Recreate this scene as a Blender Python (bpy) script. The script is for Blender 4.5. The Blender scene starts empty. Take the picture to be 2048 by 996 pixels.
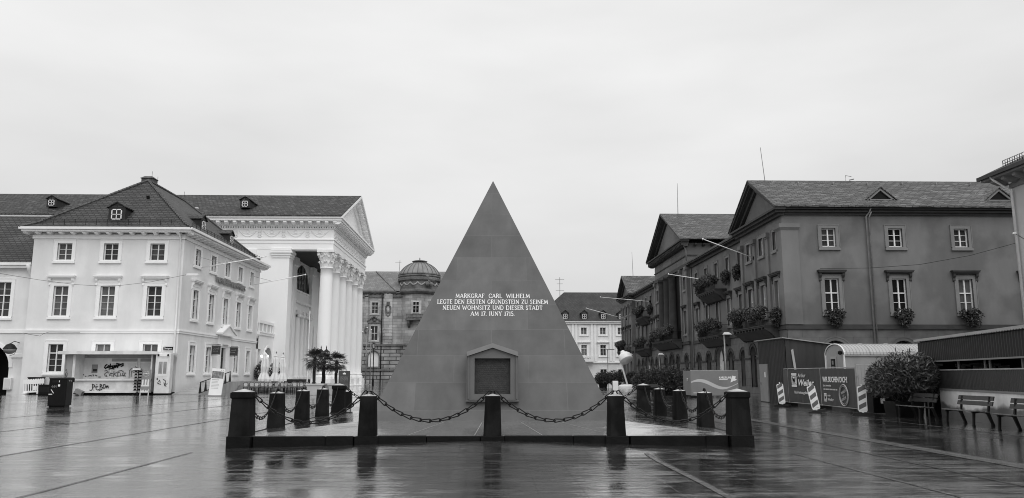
import bpy, bmesh, math, random
from mathutils import Vector, Matrix
random.seed(11)
SC = bpy.context.scene
COL = SC.collection
R = math.radians

# ------------------------------------------------------------------ camera
cam_d = bpy.data.cameras.new('camera')
cam = bpy.data.objects.new('camera', cam_d)
COL.objects.link(cam)
cam.location = (0, 0, 1.53)
cam.rotation_euler = (R(90 + 9.15), 0, R(-1.5))
cam_d.sensor_width = 36.0
cam_d.lens = 1564.0 / 2048 * 36
cam_d.clip_start = 0.1
cam_d.clip_end = 2000
SC.camera = cam

# ------------------------------------------------------------------ sky and light
w = bpy.data.worlds.new('World')
SC.world = w
w.use_nodes = True
nt = w.node_tree
nt.nodes.clear()
N = nt.nodes.new
L = nt.links.new
SUN_EL, SUN_ROT = R(52), R(160)
sky = N('ShaderNodeTexSky')
sky.sky_type = 'NISHITA'
sky.sun_disc = False
sky.sun_elevation = SUN_EL
sky.sun_rotation = SUN_ROT
bw = N('ShaderNodeRGBToBW')
L(sky.outputs[0], bw.inputs[0])
tc = N('ShaderNodeTexCoord')
sep = N('ShaderNodeSeparateXYZ')
L(tc.outputs['Generated'], sep.inputs[0])
ov = N('ShaderNodeMapRange')          # overcast: zenith brighter than the horizon
ov.inputs[1].default_value = 0.0
ov.inputs[2].default_value = 1.0
ov.inputs[3].default_value = 6.7
ov.inputs[4].default_value = 11.0
L(sep.outputs[2], ov.inputs[0])
mp = N('ShaderNodeMapping')
mp.inputs['Scale'].default_value = (1.3, 1.3, 4.2)
L(tc.outputs['Generated'], mp.inputs[0])
nz = N('ShaderNodeTexNoise')
nz.inputs['Scale'].default_value = 1.7
nz.inputs['Detail'].default_value = 5
nz.inputs['Roughness'].default_value = 0.45
L(mp.outputs[0], nz.inputs['Vector'])
cl = N('ShaderNodeMapRange')
cl.inputs[1].default_value = 0.3
cl.inputs[2].default_value = 0.7
cl.inputs[3].default_value = 0.88
cl.inputs[4].default_value = 1.09
L(nz.outputs[0], cl.inputs[0])
mu = N('ShaderNodeMath'); mu.operation = 'MULTIPLY'
L(ov.outputs[0], mu.inputs[0]); L(cl.outputs[0], mu.inputs[1])
mx = N('ShaderNodeMix')
mx.inputs[0].default_value = 0.97
L(bw.outputs[0], mx.inputs[2]); L(mu.outputs[0], mx.inputs[3])
bg = N('ShaderNodeBackground')
bg.inputs[1].default_value = 0.1
L(mx.outputs[0], bg.inputs[0])
wo = N('ShaderNodeOutputWorld')
L(bg.outputs[0], wo.inputs[0])

sun_d = bpy.data.lights.new('sun', 'SUN')
sun_d.energy = 1.5
sun_d.angle = R(60)
sun = bpy.data.objects.new('sun', sun_d)
COL.objects.link(sun)
# light travels from behind the camera, high, a little from the right
sun.rotation_euler = (R(90 - 52), 0, R(20))

SC.view_settings.view_transform = 'Standard'
SC.view_settings.look = 'None'
SC.view_settings.exposure = 0.06
SC.view_settings.gamma = 1.0
SC.view_settings.use_curve_mapping = False
SC.cycles.max_bounces = 6
SC.cycles.diffuse_bounces = 3
SC.cycles.glossy_bounces = 3
SC.cycles.use_denoising = True
SC.cycles.filter_width = 1.0

# ------------------------------------------------------------------ helpers
class MB:
    def __init__(self, M=None):
        self.v = []; self.f = []; self.M = M
    def add(self, p):
        p = Vector(p)
        if self.M is not None: p = self.M @ p
        self.v.append(p); return len(self.v) - 1
    def poly(self, pts):
        self.f.append([self.add(p) for p in pts]); return self
    def box(self, x0, x1, y0, y1, z0, z1):
        return self.hexa([(x0,y0),(x1,y0),(x1,y1),(x0,y1)], z0, [(x0,y0),(x1,y0),(x1,y1),(x0,y1)], z1)
    def hexa(self, b, z0, t, z1):
        n = len(b)
        i = [self.add((p[0], p[1], z0)) for p in b]
        j = [self.add((p[0], p[1], z1)) for p in t]
        self.f.append(i[::-1]); self.f.append(j)
        for k in range(n):
            m = (k + 1) % n
            self.f.append([i[k], i[m], j[m], j[k]])
        return self
    def solid(self, a, b):
        """closed prism between two 3-D outlines of the same length"""
        n = len(a)
        i = [self.add(p) for p in a]; j = [self.add(p) for p in b]
        self.f.append(i[::-1]); self.f.append(j)
        for k in range(n):
            m = (k + 1) % n
            self.f.append([i[k], i[m], j[m], j[k]])
        return self
    def px(self, yz, x0, x1):
        return self.solid([(x0, y, z) for y, z in yz], [(x1, y, z) for y, z in yz])
    def py(self, xz, y0, y1):
        return self.solid([(x, y0, z) for x, z in xz], [(x, y1, z) for x, z in xz])
    def lathe(self, prof, c=(0,0,0), n=16, cap=True):
        rings = []
        for r, z in prof:
            rings.append([self.add((c[0] + r*math.cos(2*math.pi*k/n), c[1] + r*math.sin(2*math.pi*k/n), c[2] + z)) for k in range(n)])
        for a, b in zip(rings, rings[1:]):
            for k in range(n):
                m = (k+1) % n
                self.f.append([a[k], a[m], b[m], b[k]])
        if cap:
            self.f.append(rings[0][::-1]); self.f.append(rings[-1])
        return self
    def tube(self, pts, r, n=6, closed=False, r2=None):
        pts = [Vector(p) for p in pts]
        m = len(pts); rings = []
        up = Vector((0.13, 0.21, 0.97)).normalized()
        for i, p in enumerate(pts):
            if closed: t = pts[(i+1) % m] - pts[i-1]
            else: t = pts[min(i+1, m-1)] - pts[max(i-1, 0)]
            t.normalize()
            s = t.cross(up)
            if s.length < 0.05: s = t.cross(Vector((1, 0, 0)))
            s.normalize(); u = s.cross(t)
            rr = r if r2 is None else r + (r2 - r) * i / max(1, m-1)
            rings.append([self.add(p + s*rr*math.cos(2*math.pi*k/n) + u*rr*math.sin(2*math.pi*k/n)) for k in range(n)])
        for i in range(m if closed else m-1):
            a = rings[i]; b = rings[(i+1) % m]
            for k in range(n):
                q = (k+1) % n
                self.f.append([a[k], a[q], b[q], b[k]])
        if not closed:
            self.f.append(rings[0][::-1]); self.f.append(rings[-1])
        return self
    def wall(self, x0, x1, z0, z1, holes=(), d=0.3, y=0.0, seg=8):
        """front skin at depth y with openings (xa, xb, za, zb, arched) and their reveals d deep"""
        xs = sorted({x0, x1, *[h[0] for h in holes], *[h[1] for h in holes]})
        zs = sorted({z0, z1, *[h[2] for h in holes], *[h[3] for h in holes]})
        xs = [x for x in xs if x0 <= x <= x1]; zs = [z for z in zs if z0 <= z <= z1]
        for xa, xb in zip(xs, xs[1:]):
            for za, zb in zip(zs, zs[1:]):
                cx, cz = (xa+xb)/2, (za+zb)/2
                if any(h[0] < cx < h[1] and h[2] < cz < h[3] for h in holes): continue
                self.poly([(xa,y,za),(xb,y,za),(xb,y,zb),(xa,y,zb)])
        for h in holes:
            xa, xb, za, zb = h[:4]
            arch = len(h) > 4 and h[4]
            rad = (xb-xa)/2; cx = (xa+xb)/2
            zt = zb - rad if arch else zb
            self.poly([(xa,y,za),(xa,y+d,za),(xa,y+d,zt),(xa,y,zt)])
            self.poly([(xb,y+d,za),(xb,y,za),(xb,y,zt),(xb,y+d,zt)])
            self.poly([(xa,y+d,za),(xa,y,za),(xb,y,za),(xb,y+d,za)])
            if not arch:
                self.poly([(xa,y,zt),(xa,y+d,zt),(xb,y+d,zt),(xb,y,zt)])
            else:
                P = [(cx - rad*math.cos(math.pi*k/(2*seg)), zt + rad*math.sin(math.pi*k/(2*seg))) for k in range(2*seg+1)]
                for k in range(2*seg):
                    a, b = P[k], P[k+1]
                    self.poly([(a[0],y,a[1]),(a[0],y+d,a[1]),(b[0],y+d,b[1]),(b[0],y,b[1])])
                    cxn = xa if k < seg else xb
                    self.poly([(cxn,y,zb),(a[0],y,a[1]),(b[0],y,b[1])])
        return self
    def mesh(self, name, mat, smooth=False, weld=False):
        me = bpy.data.meshes.new(name)
        bm = bmesh.new()
        vs = [bm.verts.new(p) for p in self.v]
        for f in self.f:
            try: bm.faces.new([vs[i] for i in f])
            except ValueError: pass
        if weld: bmesh.ops.remove_doubles(bm, verts=bm.verts, dist=1e-4)
        bmesh.ops.recalc_face_normals(bm, faces=bm.faces)
        bm.to_mesh(me); bm.free()
        if smooth:
            for p in me.polygons: p.use_smooth = True
        me.materials.append(mat)
        return me
    def build(self, name, mat, parent=None, smooth=False, bevel=0.0, weld=False):
        o = bpy.data.objects.new(name, self.mesh(name, mat, smooth, weld))
        COL.objects.link(o)
        if parent is not None:
            o.parent = parent
            if parent.type == 'EMPTY': o.location = -parent.location
        if bevel:
            b = o.modifiers.new('bevel', 'BEVEL'); b.width = bevel; b.segments = 2; b.limit_method = 'ANGLE'
        return o

def tag(o, label, cat, group=None, kind=None):
    if label: o['label'] = label
    if cat: o['category'] = cat
    if group: o['group'] = group
    if kind: o['kind'] = kind
    return o

def thing(name, label, cat, loc=(0,0,0), group=None):
    o = bpy.data.objects.new(name, None)
    o.empty_display_size = 0.3
    COL.objects.link(o); o.location = loc
    return tag(o, label, cat, group)

def put(me, name, parent, loc=(0,0,0), rz=0.0, M=None):
    """an instance of a mesh as a part; loc in world coordinates when the parent is a root"""
    o = bpy.data.objects.new(name, me); COL.objects.link(o)
    o.parent = parent
    l = Vector(loc)
    if parent is not None and parent.type == 'EMPTY': l = l - parent.location
    if M is not None: o.matrix_local = Matrix.Translation(l) @ M
    else:
        o.location = l; o.rotation_euler = (0, 0, rz)
    return o

def dup(root, loc, rz=0.0, label=None, scale=None):
    r = root.copy(); COL.objects.link(r); r.location = loc; r.rotation_euler = (0, 0, rz)
    if scale: r.scale = (scale, scale, scale)
    if label: r['label'] = label
    def kids(a, b):
        for ch in list(a.children):
            c = ch.copy(); COL.objects.link(c); c.parent = b
            kids(ch, c)
    kids(root, r)
    return r

def text_mesh(s, size, mat, extrude=0.004, align='CENTER', space=1.0, shear=0.0, sx=1.0, bold=0.0):
    cu = bpy.data.curves.new('lettering', 'FONT')
    cu.body = s; cu.size = size; cu.extrude = extrude; cu.align_x = align
    cu.space_character = space; cu.shear = shear; cu.resolution_u = 3; cu.offset = bold
    o = bpy.data.objects.new('lettering', cu); COL.objects.link(o)
    me = bpy.data.meshes.new_from_object(o.evaluated_get(bpy.context.evaluated_depsgraph_get()))
    bpy.data.objects.remove(o); bpy.data.curves.remove(cu)
    if sx != 1.0: me.transform(Matrix.Diagonal((sx, 1, 1, 1)))
    me.transform(Matrix.Rotation(R(90), 4, 'X'))      # stand it up: x along, z up, facing -y
    me.materials.clear(); me.materials.append(mat)
    return me

# ------------------------------------------------------------------ materials (a black and white world)
def mat(name, col, rough=0.7, var=0.25, scale=1.0, bump=0.0, bscale=None, stretch=(1,1,1), detail=5, metal=0.0, spec=0.4, coat=0.0, patch=0.0, pscale=0.25, hi=None):
    m = bpy.data.materials.new(name); m.use_nodes = True
    t = m.node_tree; b = t.nodes['Principled BSDF']
    b.inputs['Roughness'].default_value = rough
    b.inputs['Metallic'].default_value = metal
    b.inputs['Specular IOR Level'].default_value = spec
    b.inputs['Coat Weight'].default_value = coat
    g = t.nodes.new('ShaderNodeNewGeometry')
    mp = t.nodes.new('ShaderNodeMapping'); mp.inputs['Scale'].default_value = stretch
    t.links.new(g.outputs['Position'], mp.inputs[0])
    n = t.nodes.new('ShaderNodeTexNoise'); n.inputs['Scale'].default_value = scale; n.inputs['Detail'].default_value = detail
    n.inputs['Roughness'].default_value = 0.6
    t.links.new(mp.outputs[0], n.inputs['Vector'])
    r = t.nodes.new('ShaderNodeMapRange')
    r.inputs[1].default_value = 0.28; r.inputs[2].default_value = 0.72
    r.inputs[3].default_value = col*(1-var); r.inputs[4].default_value = col*(1+var) if hi is None else hi
    t.links.new(n.outputs[0], r.inputs[0])
    out = r.outputs[0]
    if patch:
        n2 = t.nodes.new('ShaderNodeTexNoise'); n2.inputs['Scale'].default_value = pscale; n2.inputs['Detail'].default_value = 4
        t.links.new(g.outputs['Position'], n2.inputs['Vector'])
        r2 = t.nodes.new('ShaderNodeMapRange'); r2.inputs[1].default_value = 0.46; r2.inputs[2].default_value = 0.56
        r2.inputs[3].default_value = 1.0 - patch; r2.inputs[4].default_value = 1.0 + patch*0.5
        t.links.new(n2.outputs[0], r2.inputs[0])
        mm = t.nodes.new('ShaderNodeMath'); mm.operation = 'MULTIPLY'
        t.links.new(out, mm.inputs[0]); t.links.new(r2.outputs[0], mm.inputs[1]); out = mm.outputs[0]
    cmb = t.nodes.new('ShaderNodeCombineColor')
    for k in range(3): t.links.new(out, cmb.inputs[k])
    t.links.new(cmb.outputs[0], b.inputs['Base Color'])
    if bump:
        n3 = t.nodes.new('ShaderNodeTexNoise'); n3.inputs['Scale'].default_value = bscale or scale*6; n3.inputs['Detail'].default_value = 4
        t.links.new(mp.outputs[0], n3.inputs['Vector'])
        bp = t.nodes.new('ShaderNodeBump'); bp.inputs['Strength'].default_value = bump; bp.inputs['Distance'].default_value = 0.02
        t.links.new(n3.outputs[0], bp.inputs['Height']); t.links.new(bp.outputs[0], b.inputs['Normal'])
    return m

def brick_mat(name, col, bw_, bh, mortar, mcol, var=0.4, rough=0.7, bump=0.4, axis='auto', zk=1.0, offset=0.5, msmooth=0.2, noise=0.25, nscale=1.5, wob=0.0, streak=0.0, sk=(.7,.7,7)):
    """courses laid in world space: along x (or y on side faces) and z"""
    m = bpy.data.materials.new(name); m.use_nodes = True
    t = m.node_tree; b = t.nodes['Principled BSDF']; Nn = t.nodes.new; Ln = t.links.new
    b.inputs['Roughness'].default_value = rough; b.inputs['Specular IOR Level'].default_value = 0.35
    g = Nn('ShaderNodeNewGeometry'); s = Nn('ShaderNodeSeparateXYZ'); sn = Nn('ShaderNodeSeparateXYZ')
    Ln(g.outputs['Position'], s.inputs[0]); Ln(g.outputs['True Normal'], sn.inputs[0])
    ax = Nn('ShaderNodeMath'); ax.operation = 'ABSOLUTE'; Ln(sn.outputs[0], ax.inputs[0])
    ay = Nn('ShaderNodeMath'); ay.operation = 'ABSOLUTE'; Ln(sn.outputs[1], ay.inputs[0])
    gt = Nn('ShaderNodeMath'); gt.operation = 'GREATER_THAN'; Ln(ax.outputs[0], gt.inputs[0]); Ln(ay.outputs[0], gt.inputs[1])
    mixu = Nn('ShaderNodeMix'); Ln(gt.outputs[0], mixu.inputs[0]); Ln(s.outputs[0], mixu.inputs[2]); Ln(s.outputs[1], mixu.inputs[3])
    zz = Nn('ShaderNodeMath'); zz.operation = 'MULTIPLY'; zz.inputs[1].default_value = zk; Ln(s.outputs[2], zz.inputs[0])
    zo = zz.outputs[0]
    nn = Nn('ShaderNodeTexNoise'); nn.inputs['Scale'].default_value = nscale; nn.inputs['Detail'].default_value = 5
    Ln(g.outputs['Position'], nn.inputs['Vector'])
    if wob:
        wm = Nn('ShaderNodeMath'); wm.operation = 'MULTIPLY_ADD'; wm.inputs[1].default_value = wob
        Ln(nn.outputs[0], wm.inputs[0]); Ln(zo, wm.inputs[2]); zo = wm.outputs[0]
    cv = Nn('ShaderNodeCombineXYZ'); Ln(mixu.outputs[0], cv.inputs[0]); Ln(zo, cv.inputs[1])
    br = Nn('ShaderNodeTexBrick')
    Ln(cv.outputs[0], br.inputs['Vector'])
    br.inputs['Scale'].default_value = 1.0
    br.inputs['Brick Width'].default_value = bw_; br.inputs['Row Height'].default_value = bh
    br.inputs['Mortar Size'].default_value = mortar; br.inputs['Mortar Smooth'].default_value = msmooth
    br.offset = offset
    lo, hi = col*(1-var), col*(1+var)
    br.inputs['Color1'].default_value = (lo, lo, lo, 1); br.inputs['Color2'].default_value = (hi, hi, hi, 1)
    br.inputs['Mortar'].default_value = (mcol, mcol, mcol, 1)
    r = Nn('ShaderNodeMapRange'); r.inputs[1].default_value = 0.25; r.inputs[2].default_value = 0.75
    r.inputs[3].default_value = 1-noise; r.inputs[4].default_value = 1+noise
    Ln(nn.outputs[0], r.inputs[0])
    mm = Nn('ShaderNodeMix'); mm.data_type = 'RGBA'; mm.blend_type = 'MULTIPLY'; mm.inputs[0].default_value = 1.0
    Ln(br.outputs['Color'], mm.inputs[6]); 
    cc = Nn('ShaderNodeCombineColor')
    for k in range(3): Ln(r.outputs[0], cc.inputs[k])
    Ln(cc.outputs[0], mm.inputs[7])
    if streak:
        smp = Nn('ShaderNodeMapping'); smp.inputs['Scale'].default_value = sk; Ln(g.outputs['Position'], smp.inputs[0])
        sn2 = Nn('ShaderNodeTexNoise'); sn2.inputs['Scale'].default_value = 1.0; sn2.inputs['Detail'].default_value = 4; sn2.inputs['Roughness'].default_value = .65; Ln(smp.outputs[0], sn2.inputs['Vector'])
        sr = Nn('ShaderNodeMapRange'); sr.inputs[1].default_value = .3; sr.inputs[2].default_value = .7; sr.inputs[3].default_value = 1-streak; sr.inputs[4].default_value = 1+streak*1.4; Ln(sn2.outputs[0], sr.inputs[0])
        sm = Nn('ShaderNodeMath'); sm.operation = 'MULTIPLY'; Ln(r.outputs[0], sm.inputs[0]); Ln(sr.outputs[0], sm.inputs[1])
        for k in range(3): Ln(sm.outputs[0], cc.inputs[k])
    Ln(mm.outputs[2], b.inputs['Base Color'])
    bp = Nn('ShaderNodeBump'); bp.inputs['Strength'].default_value = bump; bp.inputs['Distance'].default_value = 0.03; bp.invert = True
    Ln(br.outputs['Fac'], bp.inputs['Height']); Ln(bp.outputs[0], b.inputs['Normal'])
    return m

def glass_mat(name, lo, hi, rough=0.06):
    m = bpy.data.materials.new(name); m.use_nodes = True
    t = m.node_tree; b = t.nodes['Principled BSDF']
    oi = t.nodes.new('ShaderNodeObjectInfo'); g = t.nodes.new('ShaderNodeNewGeometry')
    n = t.nodes.new('ShaderNodeTexNoise'); n.inputs['Scale'].default_value = 1.3; n.inputs['Detail'].default_value = 2
    t.links.new(g.outputs['Position'], n.inputs['Vector'])
    mlt = t.nodes.new('ShaderNodeMath'); mlt.operation = 'MULTIPLY'
    t.links.new(oi.outputs['Random'], mlt.inputs[0]); t.links.new(n.outputs[0], mlt.inputs[1])
    r = t.nodes.new('ShaderNodeMapRange'); r.inputs[2].default_value = 0.6
    r.inputs[3].default_value = lo; r.inputs[4].default_value = hi
    t.links.new(mlt.outputs[0], r.inputs[0])
    c = t.nodes.new('ShaderNodeCombineColor')
    for k in range(3): t.links.new(r.outputs[0], c.inputs[k])
    t.links.new(c.outputs[0], b.inputs['Base Color'])
    b.inputs['Roughness'].default_value = rough; b.inputs['Specular IOR Level'].default_value = 0.25
    return m

def leaf_mat(name, lo, hi, rough=0.5):
    m = bpy.data.materials.new(name); m.use_nodes = True
    t = m.node_tree; b = t.nodes['Principled BSDF']
    g = t.nodes.new('ShaderNodeNewGeometry')
    r = t.nodes.new('ShaderNodeMapRange'); r.inputs[3].default_value = lo; r.inputs[4].default_value = hi
    t.links.new(g.outputs['Random Per Island'], r.inputs[0])
    c = t.nodes.new('ShaderNodeCombineColor')
    for k in range(3): t.links.new(r.outputs[0], c.inputs[k])
    t.links.new(c.outputs[0], b.inputs['Base Color'])
    b.inputs['Roughness'].default_value = rough; b.inputs['Specular IOR Level'].default_value = 0.4
    return m

M = dict(
    plaster = mat('light_plaster', 0.735, 0.85, 0.06, 1.1, 0.05, 30, stretch=(1,1,.28), patch=0.035, pscale=.5),
    plaster_trim = mat('white_trim', 0.84, 0.8, 0.04, 1.0),
    church = mat('white_church_plaster', 0.9, 0.85, 0.04, 0.4, 0.03, 25, stretch=(1,1,.3)),
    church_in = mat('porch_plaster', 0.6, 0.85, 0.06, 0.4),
    relief = mat('stucco_relief', 0.83, 0.8, 0.06, 2.0),
    red_stone = mat('town_hall_render', 0.165, 0.85, 0.12, 0.7, 0.08, 20, stretch=(1,1,.35), patch=0.2, pscale=0.24),
    red_base = brick_mat('town_hall_ashlar', 0.135, 2.6, 0.62, 0.012, 0.075, 0.07, 0.8, 0.3),
    red_trim = mat('town_hall_stone_trim', 0.21, 0.8, 0.12, 1.2, 0.05, 20),
    red_dark = mat('town_hall_dark_trim', 0.05, 0.8, 0.25, 1.2),
    slate = brick_mat('slate_shingles', 0.042, 0.5, 0.24, 0.045, 0.005, 0.45, 0.7, 1.0, zk=1.0, noise=0.4, nscale=1.6, wob=0.55, streak=.7, sk=(.9,.9,4.5)),
    slate_town = brick_mat('grey_slate_shingles', 0.088, 0.55, 0.18, 0.028, 0.02, 0.3, 0.65, 1.0, noise=0.3, nscale=1.3, wob=0.4, streak=.5, sk=(.6,.6,7)),
    tile = brick_mat('plain_roof_tiles', 0.05, 0.5, 0.2, 0.045, 0.01, 0.22, 0.6, 0.7, noise=0.35, nscale=0.9, wob=0.08, streak=.35, sk=(.5,.5,5)),
    tile_ridge = mat('ridge_tile', 0.075, 0.7, 0.4, 2.0),
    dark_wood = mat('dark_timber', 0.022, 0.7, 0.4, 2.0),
    gutter = mat('pale_gutter', 0.78, 0.5, 0.08, 1.0),
    gutter_dark = mat('dark_gutter', 0.03, 0.5, 0.3, 1.0),
    zinc = mat('zinc_pipe', 0.3, 0.4, 0.25, 2.0, metal=0.3),
    frame = mat('white_window_paint', 0.82, 0.5, 0.04, 2.0),
    glass = glass_mat('window_glass', 0.004, 0.075),
    glass_pale = glass_mat('curtained_glass', 0.05, 0.22),  # paler glass for curtained panes and the lantern globe
    sandstone = None,
    bollard = mat('dark_sandstone', 0.013, 0.8, 0.45, 3.0, 0.35, 40, stretch=(1,1,.3), spec=0.08, patch=.3, pscale=1.6),
    bollard_top = mat('wet_sheen_cap', 0.36, 0.28, 0.3, 4.0, 0.2, 30, spec=0.7),  # wet sky sheen on the post tops, put into the pale colour
    iron = mat('black_iron', 0.006, 0.5, 0.4, 6.0, spec=.25),
    kerb = mat('dark_wet_kerb', 0.006, 0.6, 0.5, 2.0, 0.5, 18, spec=0.12),
    white = mat('white_enamel', 0.8, 0.35, 0.05, 1.0),
    offwhite = mat('soiled_white_sheet', 0.7, 0.55, 0.12, 1.5, patch=0.08, pscale=1.2),
    midgrey = mat('mid_grey_sheet', 0.22, 0.5, 0.15, 1.5),
    black = mat('black_paint', 0.005, 0.5, 0.4, 2.0, spec=.15),
    ink = mat('black_marker', 0.012, 0.6, 0.2, 2.0),
    grey_ink = mat('grey_marker', 0.13, 0.7, 0.3, 3.0),
    letter = mat('white_lettering', 0.8, 0.6, 0.03, 2.0),
    concrete = mat('pale_concrete', 0.34, 0.75, 0.25, 1.4, 0.1, 20, stretch=(1,1,.5)),
    wet_concrete = mat('damp_concrete', 0.16, 0.6, 0.3, 1.4),
    corr = mat('dark_corrugated_sheet', 0.02, 0.5, 0.3, 1.0, stretch=(1,1,.3)),
    corr2 = mat('charcoal_panel', 0.035, 0.45, 0.3, 1.0, stretch=(1,1,.3)),
    roofsheet = mat('pale_roof_sheet', 0.36, 0.4, 0.12, 2.0),
    banner = mat('dark_banner_cloth', 0.045, 0.55, 0.15, 1.5),
    banner_grey = mat('grey_banner_cloth', 0.19, 0.5, 0.12, 1.0),
    bandlight = mat('pale_banner_wave', 0.48, 0.5, 0.08, 1.0),
    trailer = mat('trailer_sheet', 0.3, 0.5, 0.12, 1.5),
    wood = mat('weathered_bench_wood', 0.03, 0.45, 0.4, 3.0, stretch=(1,1,6)),
    wood_wet = mat('wet_bench_wood', 0.06, 0.25, 0.4, 3.0, spec=0.7),
    leaf = leaf_mat('shrub_leaves', 0.005, 0.11, .4),
    leaf_hedge = leaf_mat('hedge_leaves', 0.010, 0.075),
    leaf_box = leaf_mat('flowerbox_leaves', 0.010, 0.085),
    flower = leaf_mat('pale_blossoms', 0.015, 0.2),
    leaf_palm = leaf_mat('palm_leaves', 0.006, 0.035),
    bark = mat('fibrous_bark', 0.018, 0.9, 0.5, 6.0, 0.6, 40),
    baroque = brick_mat('weathered_ashlar', 0.35, 1.5, 0.55, 0.025, 0.22, 0.22, 0.85, 0.6, noise=0.5, nscale=0.35),
    baroque_dark = mat('sooty_stone', 0.13, 0.85, 0.6, 0.7, 0.2, 10),
    baroque_trim = mat('pale_worn_stone', 0.40, 0.85, 0.4, 0.9),
    rustic = brick_mat('rusticated_stone', 0.26, 2.4, 0.7, 0.08, 0.06, 0.35, 0.85, 1.0, noise=0.5, nscale=0.5),
    slate_far = brick_mat('far_slate', 0.16, 0.4, 0.3, 0.02, 0.09, 0.2, 0.6, 0.3, noise=0.2, nscale=0.6),
    copper = mat('dome_metal', 0.2, 0.5, 0.3, 0.8, stretch=(1,1,.4)),
    far_roof = brick_mat('far_tiles', 0.045, 0.3, 0.25, 0.03, 0.025, 0.2, 0.7, 0.3, noise=0.3, nscale=0.7),
    pot = mat('pale_planter_stone', 0.5, 0.7, 0.12, 2.0),
    lantern_glass = mat('pale_lantern_glass', 0.45, 0.2, 0.2, 3.0),
    wicker = mat('wicker_cane', 0.12, 0.6, 0.4, 8.0),
    wicker_pale = mat('pale_cane', 0.5, 0.6, 0.3, 8.0),
    cloth = mat('furled_parasol_cloth', 0.72, 0.8, 0.12, 3.0, stretch=(1,1,.3)),
    poster = mat('printed_poster', 0.3, 0.5, 0.8, 6.0),
    sign_dark = mat('dark_shop_sign', 0.055, 0.5, 0.15, 2.0),
)
def arrow(u):            # facing: 0 = toward the camera, 90 = facing +x, -90 = facing -x
    return Matrix.Rotation(R(u), 4, 'Z')

def damp_wall():
    """pale concrete, soaked dark along an uneven line above the ground"""
    m = mat('damp_footed_concrete', 0.74, 0.65, 0.18, 1.3, 0.1, 20)
    t = m.node_tree; b = t.nodes['Principled BSDF']
    src = b.inputs['Base Color'].links[0].from_socket
    g = t.nodes.new('ShaderNodeNewGeometry'); s = t.nodes.new('ShaderNodeSeparateXYZ'); t.links.new(g.outputs['Position'], s.inputs[0])
    n = t.nodes.new('ShaderNodeTexNoise'); n.inputs['Scale'].default_value = 0.55; n.inputs['Detail'].default_value = 4; t.links.new(g.outputs['Position'], n.inputs['Vector'])
    a = t.nodes.new('ShaderNodeMath'); a.operation = 'MULTIPLY_ADD'; a.inputs[1].default_value = -1.1; t.links.new(n.outputs[0], a.inputs[0]); t.links.new(s.outputs[2], a.inputs[2])
    r = t.nodes.new('ShaderNodeMapRange'); r.inputs[1].default_value = -.12; r.inputs[2].default_value = 0.0; r.inputs[3].default_value = .22; r.inputs[4].default_value = 1
    t.links.new(a.outputs[0], r.inputs[0])
    c = t.nodes.new('ShaderNodeCombineColor')
    for k in range(3): t.links.new(r.outputs[0], c.inputs[k])
    x = t.nodes.new('ShaderNodeMix'); x.data_type = 'RGBA'; x.blend_type = 'MULTIPLY'; x.inputs[0].default_value = 1
    t.links.new(src, x.inputs[6]); t.links.new(c.outputs[0], x.inputs[7]); t.links.new(x.outputs[2], b.inputs['Base Color'])
    return m
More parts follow.
